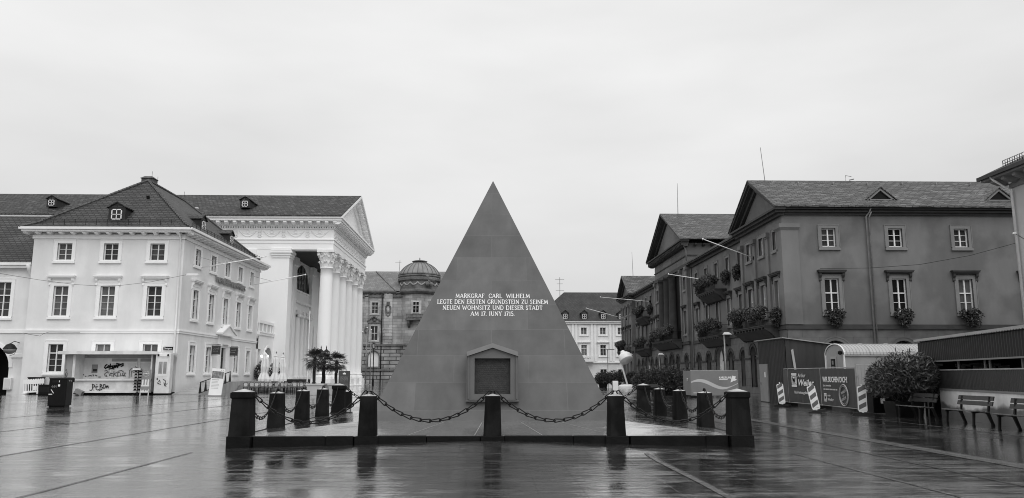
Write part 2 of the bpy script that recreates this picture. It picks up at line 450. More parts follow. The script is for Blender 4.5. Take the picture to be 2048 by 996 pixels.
# ------------------------------------------------------------------ wet square
def ground_mat(nm='wet_paving', lo=.022, hi=.085, joints=True):
    m = bpy.data.materials.new(nm); m.use_nodes = True
    t = m.node_tree; b = t.nodes['Principled BSDF']; Nn = t.nodes.new; Ln = t.links.new
    g = Nn('ShaderNodeNewGeometry')
    def noise(s, det, stretch=(1,1,1), rough=0.55):
        mp = Nn('ShaderNodeMapping'); mp.inputs['Scale'].default_value = stretch; Ln(g.outputs['Position'], mp.inputs[0])
        n = Nn('ShaderNodeTexNoise'); n.inputs['Scale'].default_value = s; n.inputs['Detail'].default_value = det; n.inputs['Roughness'].default_value = rough
        Ln(mp.outputs[0], n.inputs['Vector']); return n.outputs[0]
    def rng(x, a, b_, c, d):
        r = Nn('ShaderNodeMapRange'); r.inputs[1].default_value = a; r.inputs[2].default_value = b_; r.inputs[3].default_value = c; r.inputs[4].default_value = d
        Ln(x, r.inputs[0]); return r.outputs[0]
    def math_(op, x, y):
        q = Nn('ShaderNodeMath'); q.operation = op
        for i, v in enumerate((x, y)):
            if isinstance(v, float): q.inputs[i].default_value = v
            else: Ln(v, q.inputs[i])
        return q.outputs[0]
    big = noise(0.22, 5); mid = noise(1.7, 6); fine = noise(14, 6, rough=0.7); grit = noise(70, 3)
    bm_ = Nn('ShaderNodeMapping'); bm_.inputs['Rotation'].default_value = (0, 0, R(90)); Ln(g.outputs['Position'], bm_.inputs[0])
    br = Nn('ShaderNodeTexBrick'); Ln(bm_.outputs[0], br.inputs['Vector'])
    br.inputs['Scale'].default_value = 1.0; br.inputs['Brick Width'].default_value = 1.15; br.inputs['Row Height'].default_value = 0.62
    br.inputs['Mortar Size'].default_value = 0.008; br.inputs['Mortar Smooth'].default_value = 0.4
    if not joints: br.inputs['Mortar Size'].default_value = 0.0
    br.inputs['Color1'].default_value = (.82,.82,.82,1); br.inputs['Color2'].default_value = (1.12,1.12,1.12,1); br.inputs['Mortar'].default_value = (.55,.55,.55,1)
    base = math_('MULTIPLY', rng(mid, .3, .7, lo, hi), rng(fine, .25, .75, .75, 1.25))
    base = math_('MULTIPLY', base, rng(grit, .35, .7, .8, 1.35))
    c = Nn('ShaderNodeCombineColor')
    for k in range(3): Ln(base, c.inputs[k])
    mx = Nn('ShaderNodeMix'); mx.data_type = 'RGBA'; mx.blend_type = 'MULTIPLY'; mx.inputs[0].default_value = 1
    Ln(c.outputs[0], mx.inputs[6]); Ln(br.outputs['Color'], mx.inputs[7]); Ln(mx.outputs[2], b.inputs['Base Color'])
    rows = noise(1.0, 5, (.55, 3.2, 1), .6)           # film of water lying along the courses
    wet = math_('ADD', math_('ADD', math_('MULTIPLY', big, .55), math_('MULTIPLY', rows, .45)), math_('MULTIPLY', mid, .25))
    pud = rng(wet, .585, .685, 1.0, 0.0)               # 1 where water stands
    rough = math_('ADD', rng(pud, 0, 1, .16, .02), rng(fine, .3, .7, -.012, .03))
    Ln(rough, b.inputs['Roughness'])
    b.inputs['IOR'].default_value = 1.6; b.inputs['Coat Weight'].default_value = 1.0; b.inputs['Coat IOR'].default_value = 1.65
    Ln(rng(pud, 0, 1, .12, .015), b.inputs['Coat Roughness'])
    m6 = noise(5.5, 5, (.7, 1.3, 1))
    h = math_('ADD', math_('MULTIPLY', rows, 0.55), math_('MULTIPLY', m6, 0.36))
    h = math_('ADD', h, math_('MULTIPLY', fine, 0.20))
    h = math_('ADD', h, math_('MULTIPLY', grit, 0.05))
    h = math_('SUBTRACT', h, math_('MULTIPLY', br.outputs['Fac'], 0.10))
    bp = Nn('ShaderNodeBump'); bp.inputs['Distance'].default_value = 0.03
    Ln(rng(pud, 0, 1, 1.0, .25), bp.inputs['Strength'])
    Ln(h, bp.inputs['Height']); Ln(bp.outputs[0], b.inputs['Normal']); Ln(bp.outputs[0], b.inputs['Coat Normal'])
    return m
M['ground'] = ground_mat()
def gz(x, y):
    return 0.145*math.exp(-(x/3.3)**2 - ((y-16.9)/1.2)**2) + 0.05*max(0.0, min(1.0, (y-75)/40))
def ax_(lo, hi, f0, f1, st): 
    a = [lo, lo*.4 + f0*.6] if lo < f0 else []
    n = int(round((f1-f0)/st)); return a + [f0 + (f1-f0)*k/n for k in range(n+1)] + [hi*.4+f1*.6, hi]
xs = ax_(-1600, 1600, -9, 9, .5); ys = ax_(-300, 1800, 8, 120, 1.0)
ys = sorted(set(ys + [14+.25*k for k in range(24)]))
mb = MB()
idx = [[mb.add((x, y, gz(x, y))) for x in xs] for y in ys]
for j in range(len(ys)-1):
    for i in range(len(xs)-1):
        mb.f.append([idx[j][i], idx[j][i+1], idx[j+1][i+1], idx[j+1][i]])
tag(mb.build('ground', M['ground'], smooth=True), None, None, kind='structure')

seam = mat('light_sett_band', 0.085, 0.2, 0.7, 5.0, 1.0, 8, spec=0.6)
joint = mat('dark_channel_stone', 0.03, 0.25, 0.5, 2.0, 0.5, 14, spec=0.5)
rnd = random.Random(3)
def strip(name, x, wd, y0, y1, m, z=0.006):
    mb = MB(); n = int((y1-y0)/1.0); pts = []
    for k in range(n+1):
        y = y0 + (y1-y0)*k/n; e = rnd.uniform(-.012, .012)
        pts.append((x-wd/2+e, x+wd/2+e, y))
    for a, b in zip(pts, pts[1:]):
        mb.poly([(a[0],a[2],gz(a[0],a[2])+z),(a[1],a[2],gz(a[1],a[2])+z),(b[1],b[2],gz(b[1],b[2])+z),(b[0],b[2],gz(b[0],b[2])+z)])
    tag(mb.build(name, m), None, None, kind='structure')
strip('paving_band', 9.0, .42, 4, 58, seam)
strip('paving_band', 3.02, .11, 4, 15.6, seam)
strip('paving_band', 5.95, .08, 4, 15.6, seam)
strip('paving_band', 13.4, .10, 10, 58, seam)
strip('paving_channel', -9.35, .09, 4, 60, joint)
strip('paving_channel', -5.95, .06, 4, 16.2, joint)
strip('paving_channel', -13.35, .09, 8, 60, joint)
strip('paving_channel', -17.4, .09, 10, 60, joint)
strip('paving_channel', 7.42, .07, 9, 40, joint)

# ------------------------------------------------------------------ kerbed platform under the pyramid
PX, PY = 0.03, 22.57
S = 5.34
apron = brick_mat('platform_slabs', 0.2, 2.4, 1.2, 0.012, 0.4, 0.12, 0.3, 0.25, noise=0.3, nscale=1.2)
def apron_mat():
    return ground_mat('wet_platform_slabs', .13, .20, False)
mb = MB()
o_, i_ = S + .10, 3.15
zo, zi = .24, .43
for sx, sy in ((0,-1),(1,0),(0,1),(-1,0)):
    def P(r, t, z): return (PX + (r*sx if sx else t), PY + (r*sy if sy else t), z)
    K = 6
    for k in range(K):
        a0, a1 = -1+2*k/K, -1+2*(k+1)/K
        mb.poly([P(o_, o_*a0, zo), P(o_, o_*a1, zo), P(i_, i_*a1, zi), P(i_, i_*a0, zi)])
mb.poly([(PX-i_,PY-i_,zi),(PX+i_,PY-i_,zi),(PX+i_,PY+i_,zi),(PX-i_,PY+i_,zi)])
tag(mb.build('raised_pavement', apron_mat()), None, None, kind='structure')
mb = MB()
for (x0,x1,z) in ((-S-.17,-S+.16,0),(S-.16,S+.17,0)):
    mb.box(PX+x0, PX+x1, PY-S+.3, PY+S-.3, -.05, .246)
for y0 in (PY-S-.14, PY+S-.16):
    k = -S+.28
    for a, b in ((-S+.27,-2.95),(-2.46,-.245),(.245,2.46),(2.95,S-.27)):
        q = a
        while q < b-.01:
            q2 = min(b, q + rnd.uniform(1.0, 1.7))
            if b-q2 < .4: q2 = b
            mb.box(PX+q+.004, PX+q2-.004, y0+rnd.uniform(0,.012), y0+.30, -.05, .246+rnd.uniform(-.004,.004)); q = q2
tag(mb.build('kerb', M['kerb'], bevel=.014), None, None, kind='structure')
mj = mat('pale_mortar', 0.30, 0.8, 0.2, 5)
mb = MB()
for a in (-1.62, -.34, .95, 2.3):      # joints between the apron slabs, narrowing toward the pyramid
    def Q(t, dx): 
        r = o_ + (i_-o_)*t
        return (PX + a*r/o_*1.15 + dx, PY - r, zo + (zi-zo)*t + .004)
    mb.poly([Q(.05,-.008), Q(.05,.008), Q(.92,.006), Q(.92,-.006)])
tag(mb.build('paving_joint', mj), None, None, kind='structure')

# ------------------------------------------------------------------ pyramid
BZ, PH, PB = .43, 6.78, 3.025
stone = brick_mat('red_sandstone_courses', 0.112, 1.9, .68, .009, .126, .11, .8, .12, noise=0.13, nscale=2.2, wob=.03, streak=.10, sk=(1.6,1.6,.35))
M['sandstone'] = mat('pyramid_stone', 0.13, 0.8, 0.1, 1.5, 0.05, 25)
py = thing('pyramid', 'tall dark sandstone pyramid with white inscription in the middle of the square', 'monument', (PX, PY, BZ))
mb = MB()
nl = 10
def half(z): return PB * (1 - z/PH)
apex = (PX, PY, BZ+PH)
cs = [(-1,-1),(1,-1),(1,1),(-1,1)]
for (a, b) in zip(cs, cs[1:]+cs[:1]):
    mb.poly([(PX+a[0]*PB, PY+a[1]*PB, BZ), (PX+b[0]*PB, PY+b[1]*PB, BZ), apex])
mb.build('pyramid_body', stone, py, weld=True)
SL = math.atan2(PB, PH)                 # lean of the faces
def onface(x, z, out=0.0):              # point on the front face at height z above the base
    return (PX + x, PY - half(z) - out*math.cos(SL), BZ + z + out*math.sin(SL))
lean = Matrix.Rotation(-SL, 4, 'X')
lines = [('MARKGRAF  CARL  WILHELM', 590, 2.0), ('LEGTE DEN ERSTEN GRUNDSTEIN ZU SEINEM', 602.5, 2.96), ('NEUEN WOHNSITZ UND DIESER STADT', 614.5, 2.66), ('AM 17. IUNY 1715.', 627, 1.17)]
# roman capitals drawn as thick and thin strokes with serifs; each stroke: width class, points in a unit-high cell
GL = {
 'A': (.86, ['t .06,0 .43,1', 'T .43,1 .78,0', 't .2,.36 .64,.36'], ['.06,0', '.78,0']),
 'C': (.8, ['M .74,.8 .6,.96 .42,1 .2,.86 .1,.5 .2,.14 .42,0 .6,.04 .75,.2'], []),
 'D': (.86, ['T .16,0 .16,1', 'M .16,1 .42,1 .66,.86 .76,.5 .66,.14 .42,0 .16,0'], ['.14,0', '.14,1']),
 'E': (.66, ['T .16,0 .16,1', 't .16,1 .58,1', 't .16,.52 .48,.52', 't .16,0 .6,0', 't .58,1 .58,.84', 't .6,0 .6,.17'], ['.16,0', '.16,1']),
 'F': (.62, ['T .16,0 .16,1', 't .16,1 .58,1', 't .16,.52 .46,.52', 't .58,1 .58,.84'], ['.16,0', '.16,1']),
 'G': (.84, ['M .74,.82 .6,.96 .42,1 .2,.86 .1,.5 .2,.14 .42,0 .62,.04 .72,.14', 'T .72,.1 .72,.42'], ['.72,.44']),
 'H': (.9, ['T .16,0 .16,1', 'T .74,0 .74,1', 't .16,.52 .74,.52'], ['.16,0', '.16,1', '.74,0', '.74,1']),
 'I': (.36, ['T .18,0 .18,1'], ['.18,0', '.18,1']),
 'K': (.8, ['T .16,0 .16,1', 't .16,.42 .66,1', 'T .36,.6 .72,0'], ['.16,0', '.16,1', '.66,1', '.72,0']),
 'L': (.64, ['T .16,0 .16,1', 't .16,0 .6,0', 't .6,0 .6,.18'], ['.16,0', '.16,1']),
 'M': (1.02, ['t .14,0 .2,1', 'T .2,1 .51,.12', 't .51,.12 .82,1', 'T .82,1 .88,0'], ['.14,0', '.88,0']),
 'N': (.88, ['t .14,0 .14,1', 'T .14,1 .74,0', 't .74,0 .74,1'], ['.14,0', '.74,1']),
 'O': (.92, ['M .46,1 .22,.88 .1,.5 .22,.12 .46,0 .7,.12 .82,.5 .7,.88 .46,1'], []),
 'R': (.78, ['T .16,0 .16,1', 'M .16,1 .46,1 .6,.88 .6,.66 .46,.53 .16,.53', 'T .4,.53 .72,0'], ['.16,0', '.16,1', '.72,0']),
 'S': (.64, ['M .52,.82 .4,.97 .26,1 .12,.86 .16,.66 .46,.38 .52,.18 .38,.01 .22,.02 .1,.2'], []),
 'T': (.74, ['T .37,0 .37,1', 't .06,1 .68,1', 't .06,1 .06,.84', 't .68,1 .68,.84'], ['.37,0']),
 'U': (.86, ['T .16,1 .16,.26', 'M .16,.28 .26,.06 .44,0 .62,.08 .7,.28', 't .7,.26 .7,1'], ['.16,1', '.7,1']),
 'W': (1.16, ['T .08,1 .34,0', 't .34,0 .58,.86', 'T .58,.86 .84,0', 't .84,0 1.08,1'], ['.08,1', '1.08,1']),
 'Y': (.78, ['T .1,1 .38,.48', 't .68,1 .38,.48', 'T .38,.48 .38,0'], ['.1,1', '.68,1', '.38,0']),
 'Z': (.74, ['t .1,.84 .1,1', 't .1,1 .64,1', 'T .64,1 .1,0', 't .1,0 .66,0', 't .66,0 .66,.17'], []),
 '1': (.44, ['T .26,0 .26,1', 't .06,.06 .06,0', 't .06,0 .42,0', 't .26,1 .12,.86'], []),
 '5': (.58, ['t .16,1 .5,1', 't .16,1 .13,.56', 'M .13,.58 .34,.62 .5,.46 .48,.16 .3,-.02 .1,.06'], []),
 '7': (.58, ['t .08,.86 .08,1', 't .08,1 .52,1', 'T .52,1 .2,-.02'], []),
 '.': (.26, ['T .1,.0 .1,.13'], []), ' ': (.42, [], []),
}
WD = {'T': .16, 'M': .13, 't': .09}
def roman(text, width, h):
    mb = MB(); x = 0.0
    for ch in text:
        adv, st_, sf = GL[ch]
        for q in st_:
            wd = WD[q[0]]; pts = [tuple(float(v) for v in p.split(',')) for p in q[2:].split()]
            for (ax0, az0), (bx0, bz0) in zip(pts, pts[1:]):
                d = Vector((bx0-ax0, 0, bz0-az0)); 
                if d.length < 1e-5: continue
                d.normalize(); nrm = Vector((-d.z, 0, d.x))*wd/2; e = d*(.0 if len(pts) == 2 else .02)
                A_, B_ = Vector((x+ax0, 0, az0))-e, Vector((x+bx0, 0, bz0))+e
                f_ = [A_-nrm, B_-nrm, B_+nrm, A_+nrm]
                mb.solid([p + Vector((0,-.02,0)) for p in f_], [p + Vector((0,.02,0)) for p in f_])
        for q in sf:
            sx_, sz_ = (float(v) for v in q.split(',')); mb.box(x+sx_-.13, x+sx_+.13, -.021, .02, sz_-.028, sz_+.028)
        x += adv + .05
    sx_ = width/(x-.05)
    for i, v in enumerate(mb.v): mb.v[i] = Vector(((v.x-(x-.05)/2)*sx_, v.y*.2, v.z*h))
    return mb.mesh('inscription_lettering', M['letter'])
for s_, z, wid in (('MARKGRAF  CARL  WILHELM', 3.14, 2.0), ('LEGTE DEN ERSTEN GRUNDSTEIN ZU SEINEM', 2.975, 2.96), ('NEUEN WOHNSITZ UND DIESER STADT', 2.81, 2.66), ('AM 17. IUNY 1715.', 2.645, 1.17)):
    put(roman(s_, wid, .124), 'inscription_lettering', py, onface(.0, z, .004), M=lean)
# framed plaque niche
mb = MB()
def fr(x, z): return (PX+x, z)
yF = PY - half(.5) - .13               # front plane of the frame
zb, zt, za = .90, 2.10, 2.31
outer = [(-.64,zb),(.64,zb),(.64,zt-.12),(0,za-.12),(-.64,zt-.12)]
inner = [(-.445,1.06),(.445,1.06),(.445,1.94),(0,1.94),(-.445,1.94)]
yB = PY - half(zt-BZ) + .02
for k in range(5):
    m_ = (k+1) % 5
    a, b, c, d = outer[k], outer[m_], inner[m_], inner[k]
    mb.solid([(PX+a[0],yF,a[1]),(PX+b[0],yF,b[1]),(PX+c[0],yF,c[1]),(PX+d[0],yF,d[1])],
             [(PX+a[0],yB,a[1]),(PX+b[0],yB,b[1]),(PX+c[0],yB,c[1]),(PX+d[0],yB,d[1])])
fr_ = mb.build('plaque_frame', M['sandstone'], py)
mb = MB()
for a, b in (((-.635,zt-.11),(0,za-.11)),((0,za-.11),(.635,zt-.11))):
    mb.solid([(PX+a[0],yF-.07,a[1]),(PX+b[0],yF-.07,b[1]),(PX+b[0],yF-.07,b[1]+.11),(PX+a[0],yF-.07,a[1]+.11)],
             [(PX+a[0],yB+.1,a[1]),(PX+b[0],yB+.1,b[1]),(PX+b[0],yB+.1,b[1]+.11),(PX+a[0],yB+.1,a[1]+.11)])
mb.build('gable_moulding', mat('pale_stone_moulding', .21, .7, .1, 2), fr_)
mb = MB()
for x0, x1, z0, z1 in ((-.60,-.575,.93,2.0),(.575,.60,.93,2.0),(-.6,.6,.925,.94)):
    mb.box(PX+x0, PX+x1, yF-.035, yF+.05, z0, z1)
mb.box(PX-.66, PX+.66, yF-.05, yF+.2, .885, .91)
mb.build('frame_fillet', M['sandstone'], fr_)
bronze = mat('dark_bronze', .04, .55, .3, 9, .5, 30, metal=.2)
mb = MB(); mb.poly([(PX-.45,yF+.17,1.05),(PX+.45,yF+.17,1.05),(PX+.45,yF+.17,1.95),(PX-.45,yF+.17,1.95)])
pl = mb.build('plaque', bronze, py)
mb = MB(); rr = random.Random(5)
for k in range(13):
    z = 1.13 + k*.052
    x = -.36 + rr.uniform(0,.08)
    while x < .34:
        l = rr.uniform(.02,.06); mb.box(PX+x, PX+x+l, yF+.162, yF+.171, z, z+.02); x += l + .018
for s in (-1,1):
    mb.tube([(PX+s*.34,yF+.16,1.78),(PX+s*.2,yF+.16,1.86),(PX+s*.1,yF+.16,1.89)], .008, 5)
mb.build('plaque_lettering', mat('bronze_relief', .055, .5, .3, 9, metal=.2), pl)

# ------------------------------------------------------------------ bollards
def octo(h, c):
    return [(-h+c,-h),(h-c,-h),(h,-h+c),(h,h-c),(h-c,h),(-h+c,h),(-h,h-c),(-h,-h+c)]
def make_post():
    r = thing('bollard', 'x', 'bollard')
    MB().hexa(octo(.195,.055), .0, octo(.163,.045), .845).build('shaft', M['bollard'], r, bevel=.008)
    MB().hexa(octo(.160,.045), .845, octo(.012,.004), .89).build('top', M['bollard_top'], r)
    mb = MB(); mb.box(-.245,.245,-.205,.2,-.26,.004); mb.build('foot', M['kerb'], r, bevel=.01)
    mb = MB(); mb.tube([(-.045,0,.86),(-.045,0,.945),(.045,0,.945),(.045,0,.86)], .014, 6); mb.build('chain_bracket', M['iron'], r)
    return r
def make_corner():
    r = thing('corner_bollard', 'x', 'bollard')
    MB().hexa(octo(.225,.012), .0, octo(.198,.01), .80).build('shaft', M['bollard'], r, bevel=.006)
    mb = MB(); mb.hexa(octo(.20,.01),.79,octo(.222,.01),.815); mb.box(-.222,.222,-.222,.222,.815,.915); mb.hexa(octo(.222,.01),.915,octo(.185,.01),.935)
    cp = mb.build('cap', M['bollard'], r, bevel=.005)
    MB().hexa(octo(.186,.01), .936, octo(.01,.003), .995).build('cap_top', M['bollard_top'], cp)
    mb = MB(); mb.box(-.25,.25,-.25,.25,-.27,.015); mb.build('pedestal', M['kerb'], r, bevel=.012)
    return r
post0, corner0 = make_post(), make_corner()
names = {0:'front-left corner', 4:'front-right corner', -1:''}
used = {'p': False, 'c': False}
rl_ = random.Random(77)
def place(kind, x, y, label):
    src = post0 if kind == 'p' else corner0
    g = 'stone posts fencing the pyramid'
    if not used[kind]:
        used[kind] = True; src.location = (x, y, .24); src['label'] = label; src['group'] = g; return src
    o = dup(src, (x, y, .24), R(90) if kind == 'p' and abs(x-PX) > S-.1 else rl_.uniform(-.02,.02), label=label); o.rotation_euler.x = rl_.uniform(-.008,.008); o.rotation_euler.y = rl_.uniform(-.008,.008); o['group'] = g; return o
st = S/2
fl = PY - S
place('c', PX-S, fl, 'capped corner post of the chain fence, nearest to the white house side')
place('c', PX+S, fl, 'large capped corner post of the chain fence with a pale chip, nearest to the benches')
place('c', PX-S, PY+S, 'capped corner post of the chain fence beside the small black menu box')
place('c', PX+S, PY+S, 'capped corner post of the chain fence in front of the giant white lamp hedges')
for k, l in ((-1,'plain post of the front row standing left of the pyramid plaque'), (0,'plain post in the middle of the front row, below the plaque'), (1,'plain post of the front row with the white stele rising behind it')):
    place('p', PX+k*st, fl, l)
for k, l in ((1,'plain post of the left fence row nearest to its front corner post'), (2,'middle plain post of the left fence row'), (3,'plain post of the left fence row next to its rear corner post')):
    place('p', PX-S, fl+k*st, l)
for k, l in ((1,'plain post of the right fence row nearest to its front corner post'), (2,'middle plain post of the right fence row in front of the grey banner'), (3,'plain post of the right fence row next to its rear corner post')):
    place('p', PX+S, fl+k*st, l)
for k in (-1,0,1):
    place('p', PX+k*st, PY+S, 'plain fence post behind the pyramid')

# ------------------------------------------------------------------ chains: long pear-shaped links
mb = MB(); pts = []
for k in range(8):                      # wide round end at -x, narrow round end at +x
    a = math.pi/2 + math.pi*k/7; pts.append((-.078 + .036*math.cos(a), 0, .036*math.sin(a)))
for k in range(6):
    a = -math.pi/2 + math.pi*k/5; pts.append((.104 + .013*math.cos(a), 0, .013*math.sin(a)))
mb.tube(pts, .0125, 6, closed=True)
link_me = mb.mesh('link', M['iron'], smooth=True)
def chain(p, q, sag, label, n=14):
    p, q = Vector(p), Vector(q)
    r = thing('chain', label, 'chain', (p+q)/2 - Vector((0,0,sag)), 'iron chains between the fence posts')
    H = 600
    def f(t): return p.lerp(q, t) - Vector((0, 0, sag*4*t*(1-t)))
    acc = [0.0]; prev = f(0)
    for k in range(1, H+1):
        c = f(k/H); acc.append(acc[-1] + (c-prev).length); prev = c
    tot = acc[-1]
    def at(s):
        k = next((i for i in range(H+1) if acc[i] >= s), H); return f(k/H)
    d = (q-p); d.z = 0; d.normalize()
    rl = random.Random(int(p.x*100+p.y*10))
    for k in range(n):
        a, b = at(tot*k/n), at(tot*(k+1)/n)
        X = (b-a).normalized(); Yv = Vector((0,0,1)).cross(X).normalized()
        roll = rl.uniform(-.25,.25) + .25
        Z = X.cross(Yv)
        Y2 = Yv*math.cos(roll) + Z*math.sin(roll); Z2 = X.cross(Y2)
        if p.x < 0 and abs(d.x) > .5: X, Y2 = -X, -Y2
        Mx = Matrix((X, Y2, Z2)).transposed().to_4x4()
        put(link_me, 'link', r, (a+b)/2, M=Mx @ Matrix.Diagonal(((tot/n+.034)/.231, 1, 1, 1)))
    return r
zt_, zc_ = .24+.935, .24+.865
def pc(k, j): return (k, j)
nodes_f = [(-2,'c'),(-1,'p'),(0,'p'),(1,'p'),(2,'c')]
def endp(base, d, kind):
    b = Vector(base)
    return b + d*(.235 if kind == 'c' else .05) + Vector((0,0, zc_ if kind == 'c' else zt_))
lab = {('f',0):'chain of the front row hanging from the left corner post', ('f',1):'chain of the front row hanging before the left half of the pyramid', ('f',2):'chain of the front row hanging before the right half of the pyramid', ('f',3):'chain of the front row hanging from the right corner post',
 ('l',0):'chain of the left row behind the front corner post', ('l',1):'chain of the left row between the second and third posts', ('l',2):'chain of the left row between the third and fourth posts', ('l',3):'chain of the left row at the rear corner post',
 ('r',0):'chain of the right row beside the front corner post', ('r',1):'chain of the right row between the second and third posts', ('r',2):'chain of the right row between the third and fourth posts', ('r',3):'chain of the right row at the rear corner post',
 ('b',0):'chain of the rear row leaving the corner post by the menu box', ('b',1):'chain of the rear row hidden behind the pyramid', ('b',2):'chain of the rear row hidden behind the pyramid', ('b',3):'chain of the rear row leaving the corner post by the lamp hedges'}
for side in 'flrb':
    for k in range(4):
        if side in 'fb':
            yy = fl if side == 'f' else PY+S
            A, B = (PX+(k-2)*st, yy, 0), (PX+(k-1)*st, yy, 0); d = Vector((1,0,0))
        else:
            xx = PX - S if side == 'l' else PX + S
            A, B = (xx, fl+k*st, 0), (xx, fl+(k+1)*st, 0); d = Vector((0,1,0))
        ka = 'c' if k == 0 else 'p'; kb = 'c' if k == 3 else 'p'
        chain(endp(A, d, ka), endp(B, -d, kb), .62 if side == 'f' else .60, lab[(side,k)])
# ------------------------------------------------------------------ facade kit
CACHE = {}
WR = random.Random(31)
def cached(key, fn):
    if key not in CACHE: CACHE[key] = fn()
    return CACHE[key]
def frame_mb(w, h, rows, transom, dep, cols=2, fw=.05, k_=1.0):
    mb = MB(); y0, y1 = dep-.09, dep+.03; fw *= k_
    mb.box(-w/2, -w/2+fw, y0, y1, 0, h); mb.box(w/2-fw, w/2, y0, y1, 0, h)
    mb.box(-w/2+fw, w/2-fw, y0, y1, 0, fw*1.3); mb.box(-w/2+fw, w/2-fw, y0, y1, h-fw, h)
    for c in range(1, cols):
        x = -w/2 + w*c/cols; mb.box(x-.034*k_, x+.034*k_, y0-.015, y1, fw, h-fw)
    def bars(za, zb, n):
        for k in range(1, n):
            z = za + (zb-za)*k/n; mb.box(-w/2+fw, w/2-fw, y0+.03, y1-.004, z-.013*k_, z+.013*k_)
    if transom:
        zt = h*transom; mb.box(-w/2+fw, w/2-fw, y0-.02, y1-.002, zt-.04, zt+.04)
        n = rows; bars(fw, zt, n); bars(zt, h-fw, max(1, round(n*(1-transom)/transom)) if rows > 1 else 1)
    else: bars(fw, h-fw, rows)
    return mb
def window(root, loc, rz, w, h, rows=3, transom=0.0, dep=.26, case=.26, hood=None, sill='box', mats=('frame','glass','plaster_trim','plaster_trim'), name='window', frame=True, proud=.055, console=True):
    fm, gm, tm, hm = [M[k] for k in mats]
    if mats[1] == 'glass' and WR.random() < .22: gm = M['glass_pale']
    key = (w, h, rows, transom, dep, mats[0], mats[2] == 'red_trim')
    fr = put(cached(('f',)+key, lambda: frame_mb(w,h,rows,transom,dep,k_=1.4 if mats[2] == 'red_trim' else 1.0).mesh('window', fm)), name, root, loc, rz)
    put(cached(('g', w, h, dep, gm.name), lambda: MB().box(-w/2+.02, w/2-.02, dep, dep+.05, .02, h-.02).mesh('pane', gm)), 'pane', fr)
    if case:
        def mk():
            mb = MB(); p = proud
            mb.box(-w/2-case, -w/2, -p, .06, 0, h); mb.box(w/2, w/2+case, -p, .06, 0, h); mb.box(-w/2-case, w/2+case, -p, .06, h, h+case)
            for s in (-1, 1):
                e = s*(w/2+case); mb.box(min(e, e+s*.05), max(e, e+s*.05), -p-.035, .05, 0, h+case)
            mb.box(-w/2-case-.05, w/2+case+.05, -p-.035, .05, h+case, h+case+.05)
            return mb.mesh('surround', tm)
        put(cached(('s', w, h, case, mats[2], proud), mk), 'surround', fr)
    if sill:
        put(cached(('l', w, case, mats[2]), lambda: MB().box(-w/2-case-.06, w/2+case+.06, -.14, .1, -.26, -.10).box(-w/2-case, w/2+case, -.075, .1, -.10, -.002).mesh('sill', tm)), 'sill', fr)
    if hood:
        def mkh():
            mb = MB(); e = w/2+case+.16; z = h+case+hood
            mb.box(-e-.08, e+.08, -.34, .05, z, z+.10); mb.box(-e, e, -.26, .05, z-.08, z)
            mb.box(-e-.12, e+.12, -.38, .05, z+.10, z+.17)
            mb.box(-w/2-case, w/2+case, -.06, .05, h+case+.05, z-.08)
            if console:
                for s in (-1, 1):
                    a, b = s*(w/2+case-.02), s*(w/2+case+.16)
                    mb.px([(.05,z-.08),(-.24,z-.08),(-.22,z-.25),(-.10,z-.42),(-.12,z-.6),(-.05,z-.68),(.05,z-.68)], min(a,b), max(a,b))
            return mb.mesh('hood', hm)
        put(cached(('h', w, h, case, hood, mats[3]), mkh), 'hood', fr)
    return fr
def fr4(X, Y, rz): return Matrix.Translation((X, Y, 0)) @ Matrix.Rotation(R(rz), 4, 'Z')
def modillions(mb, x0, x1, z0, z1, out, sp, wd, lo=.0):
    n = max(2, int((x1-x0)/sp)); 
    for k in range(n+1):
        x = x0 + (x1-x0)*k/n
        mb.px([(lo,z0),(lo,z1),(-out,z1),(-out,z1-(z1-z0)*.55),(-out*.5,z0)], x-wd/2, x+wd/2)
def dormer(root, x, y, z, rz, w, h, depth, roofm, face=None, gl='glass', fr='frame', name='dormer', peak=.42):
    T = fr4(x, y, rz)
    mb = MB(T); mb.box(-w/2, w/2, 0, depth, z, z+h); d = mb.build(name, face or M['dark_wood'], root)
    mb = MB(T)
    for s in (-1, 1):
        mb.solid([(0,-.12,z+h+peak),(s*(w/2+.14),-.12,z+h-.05),(s*(w/2+.14),-.12,z+h+.03),(0,-.12,z+h+peak+.09)],
                 [(0,depth+.5,z+h+peak),(s*(w/2+.14),depth+.5,z+h-.05),(s*(w/2+.14),depth+.5,z+h+.03),(0,depth+.5,z+h+peak+.09)])
    mb.py([(-w/2,z+h),(w/2,z+h),(0,z+h+peak)], .0, .12)
    mb.build('dormer_roof', roofm, d)
    ww, hh = w*.62, h*.72
    mb = MB(T); zc = z+h*.16
    for a,b,c,e in ((-ww/2,-ww/2+.08,zc,zc+hh),(ww/2-.08,ww/2,zc,zc+hh),(-ww/2,ww/2,zc,zc+.08),(-ww/2,ww/2,zc+hh-.08,zc+hh),(-.03,.03,zc,zc+hh),(-ww/2,ww/2,zc+hh/2-.025,zc+hh/2+.025)):
        mb.box(a,b,-.07,-.001,c,e)
    wn = mb.build('window', M[fr], d)
    MB(T).box(-ww/2+.01,ww/2-.01,-.03,-.004,zc+.01,zc+hh-.01).build('pane', M[gl], wn)
    return d
def hip_roof(mb, x0, x1, y0, y1, z0, r0, r1, zr, th=.12):
    a,b,c,d = (x0,y0,z0),(x1,y0,z0),(x1,y1,z0),(x0,y1,z0); e,f = (*r0,zr),(*r1,zr)
    mb.poly([a,b,e]) if False else None
    return a,b,c,d,e,f
def pipe(root, pts, r, m, name='downpipe'):
    return MB().tube(pts, r, 8).build(name, m, root, smooth=True)

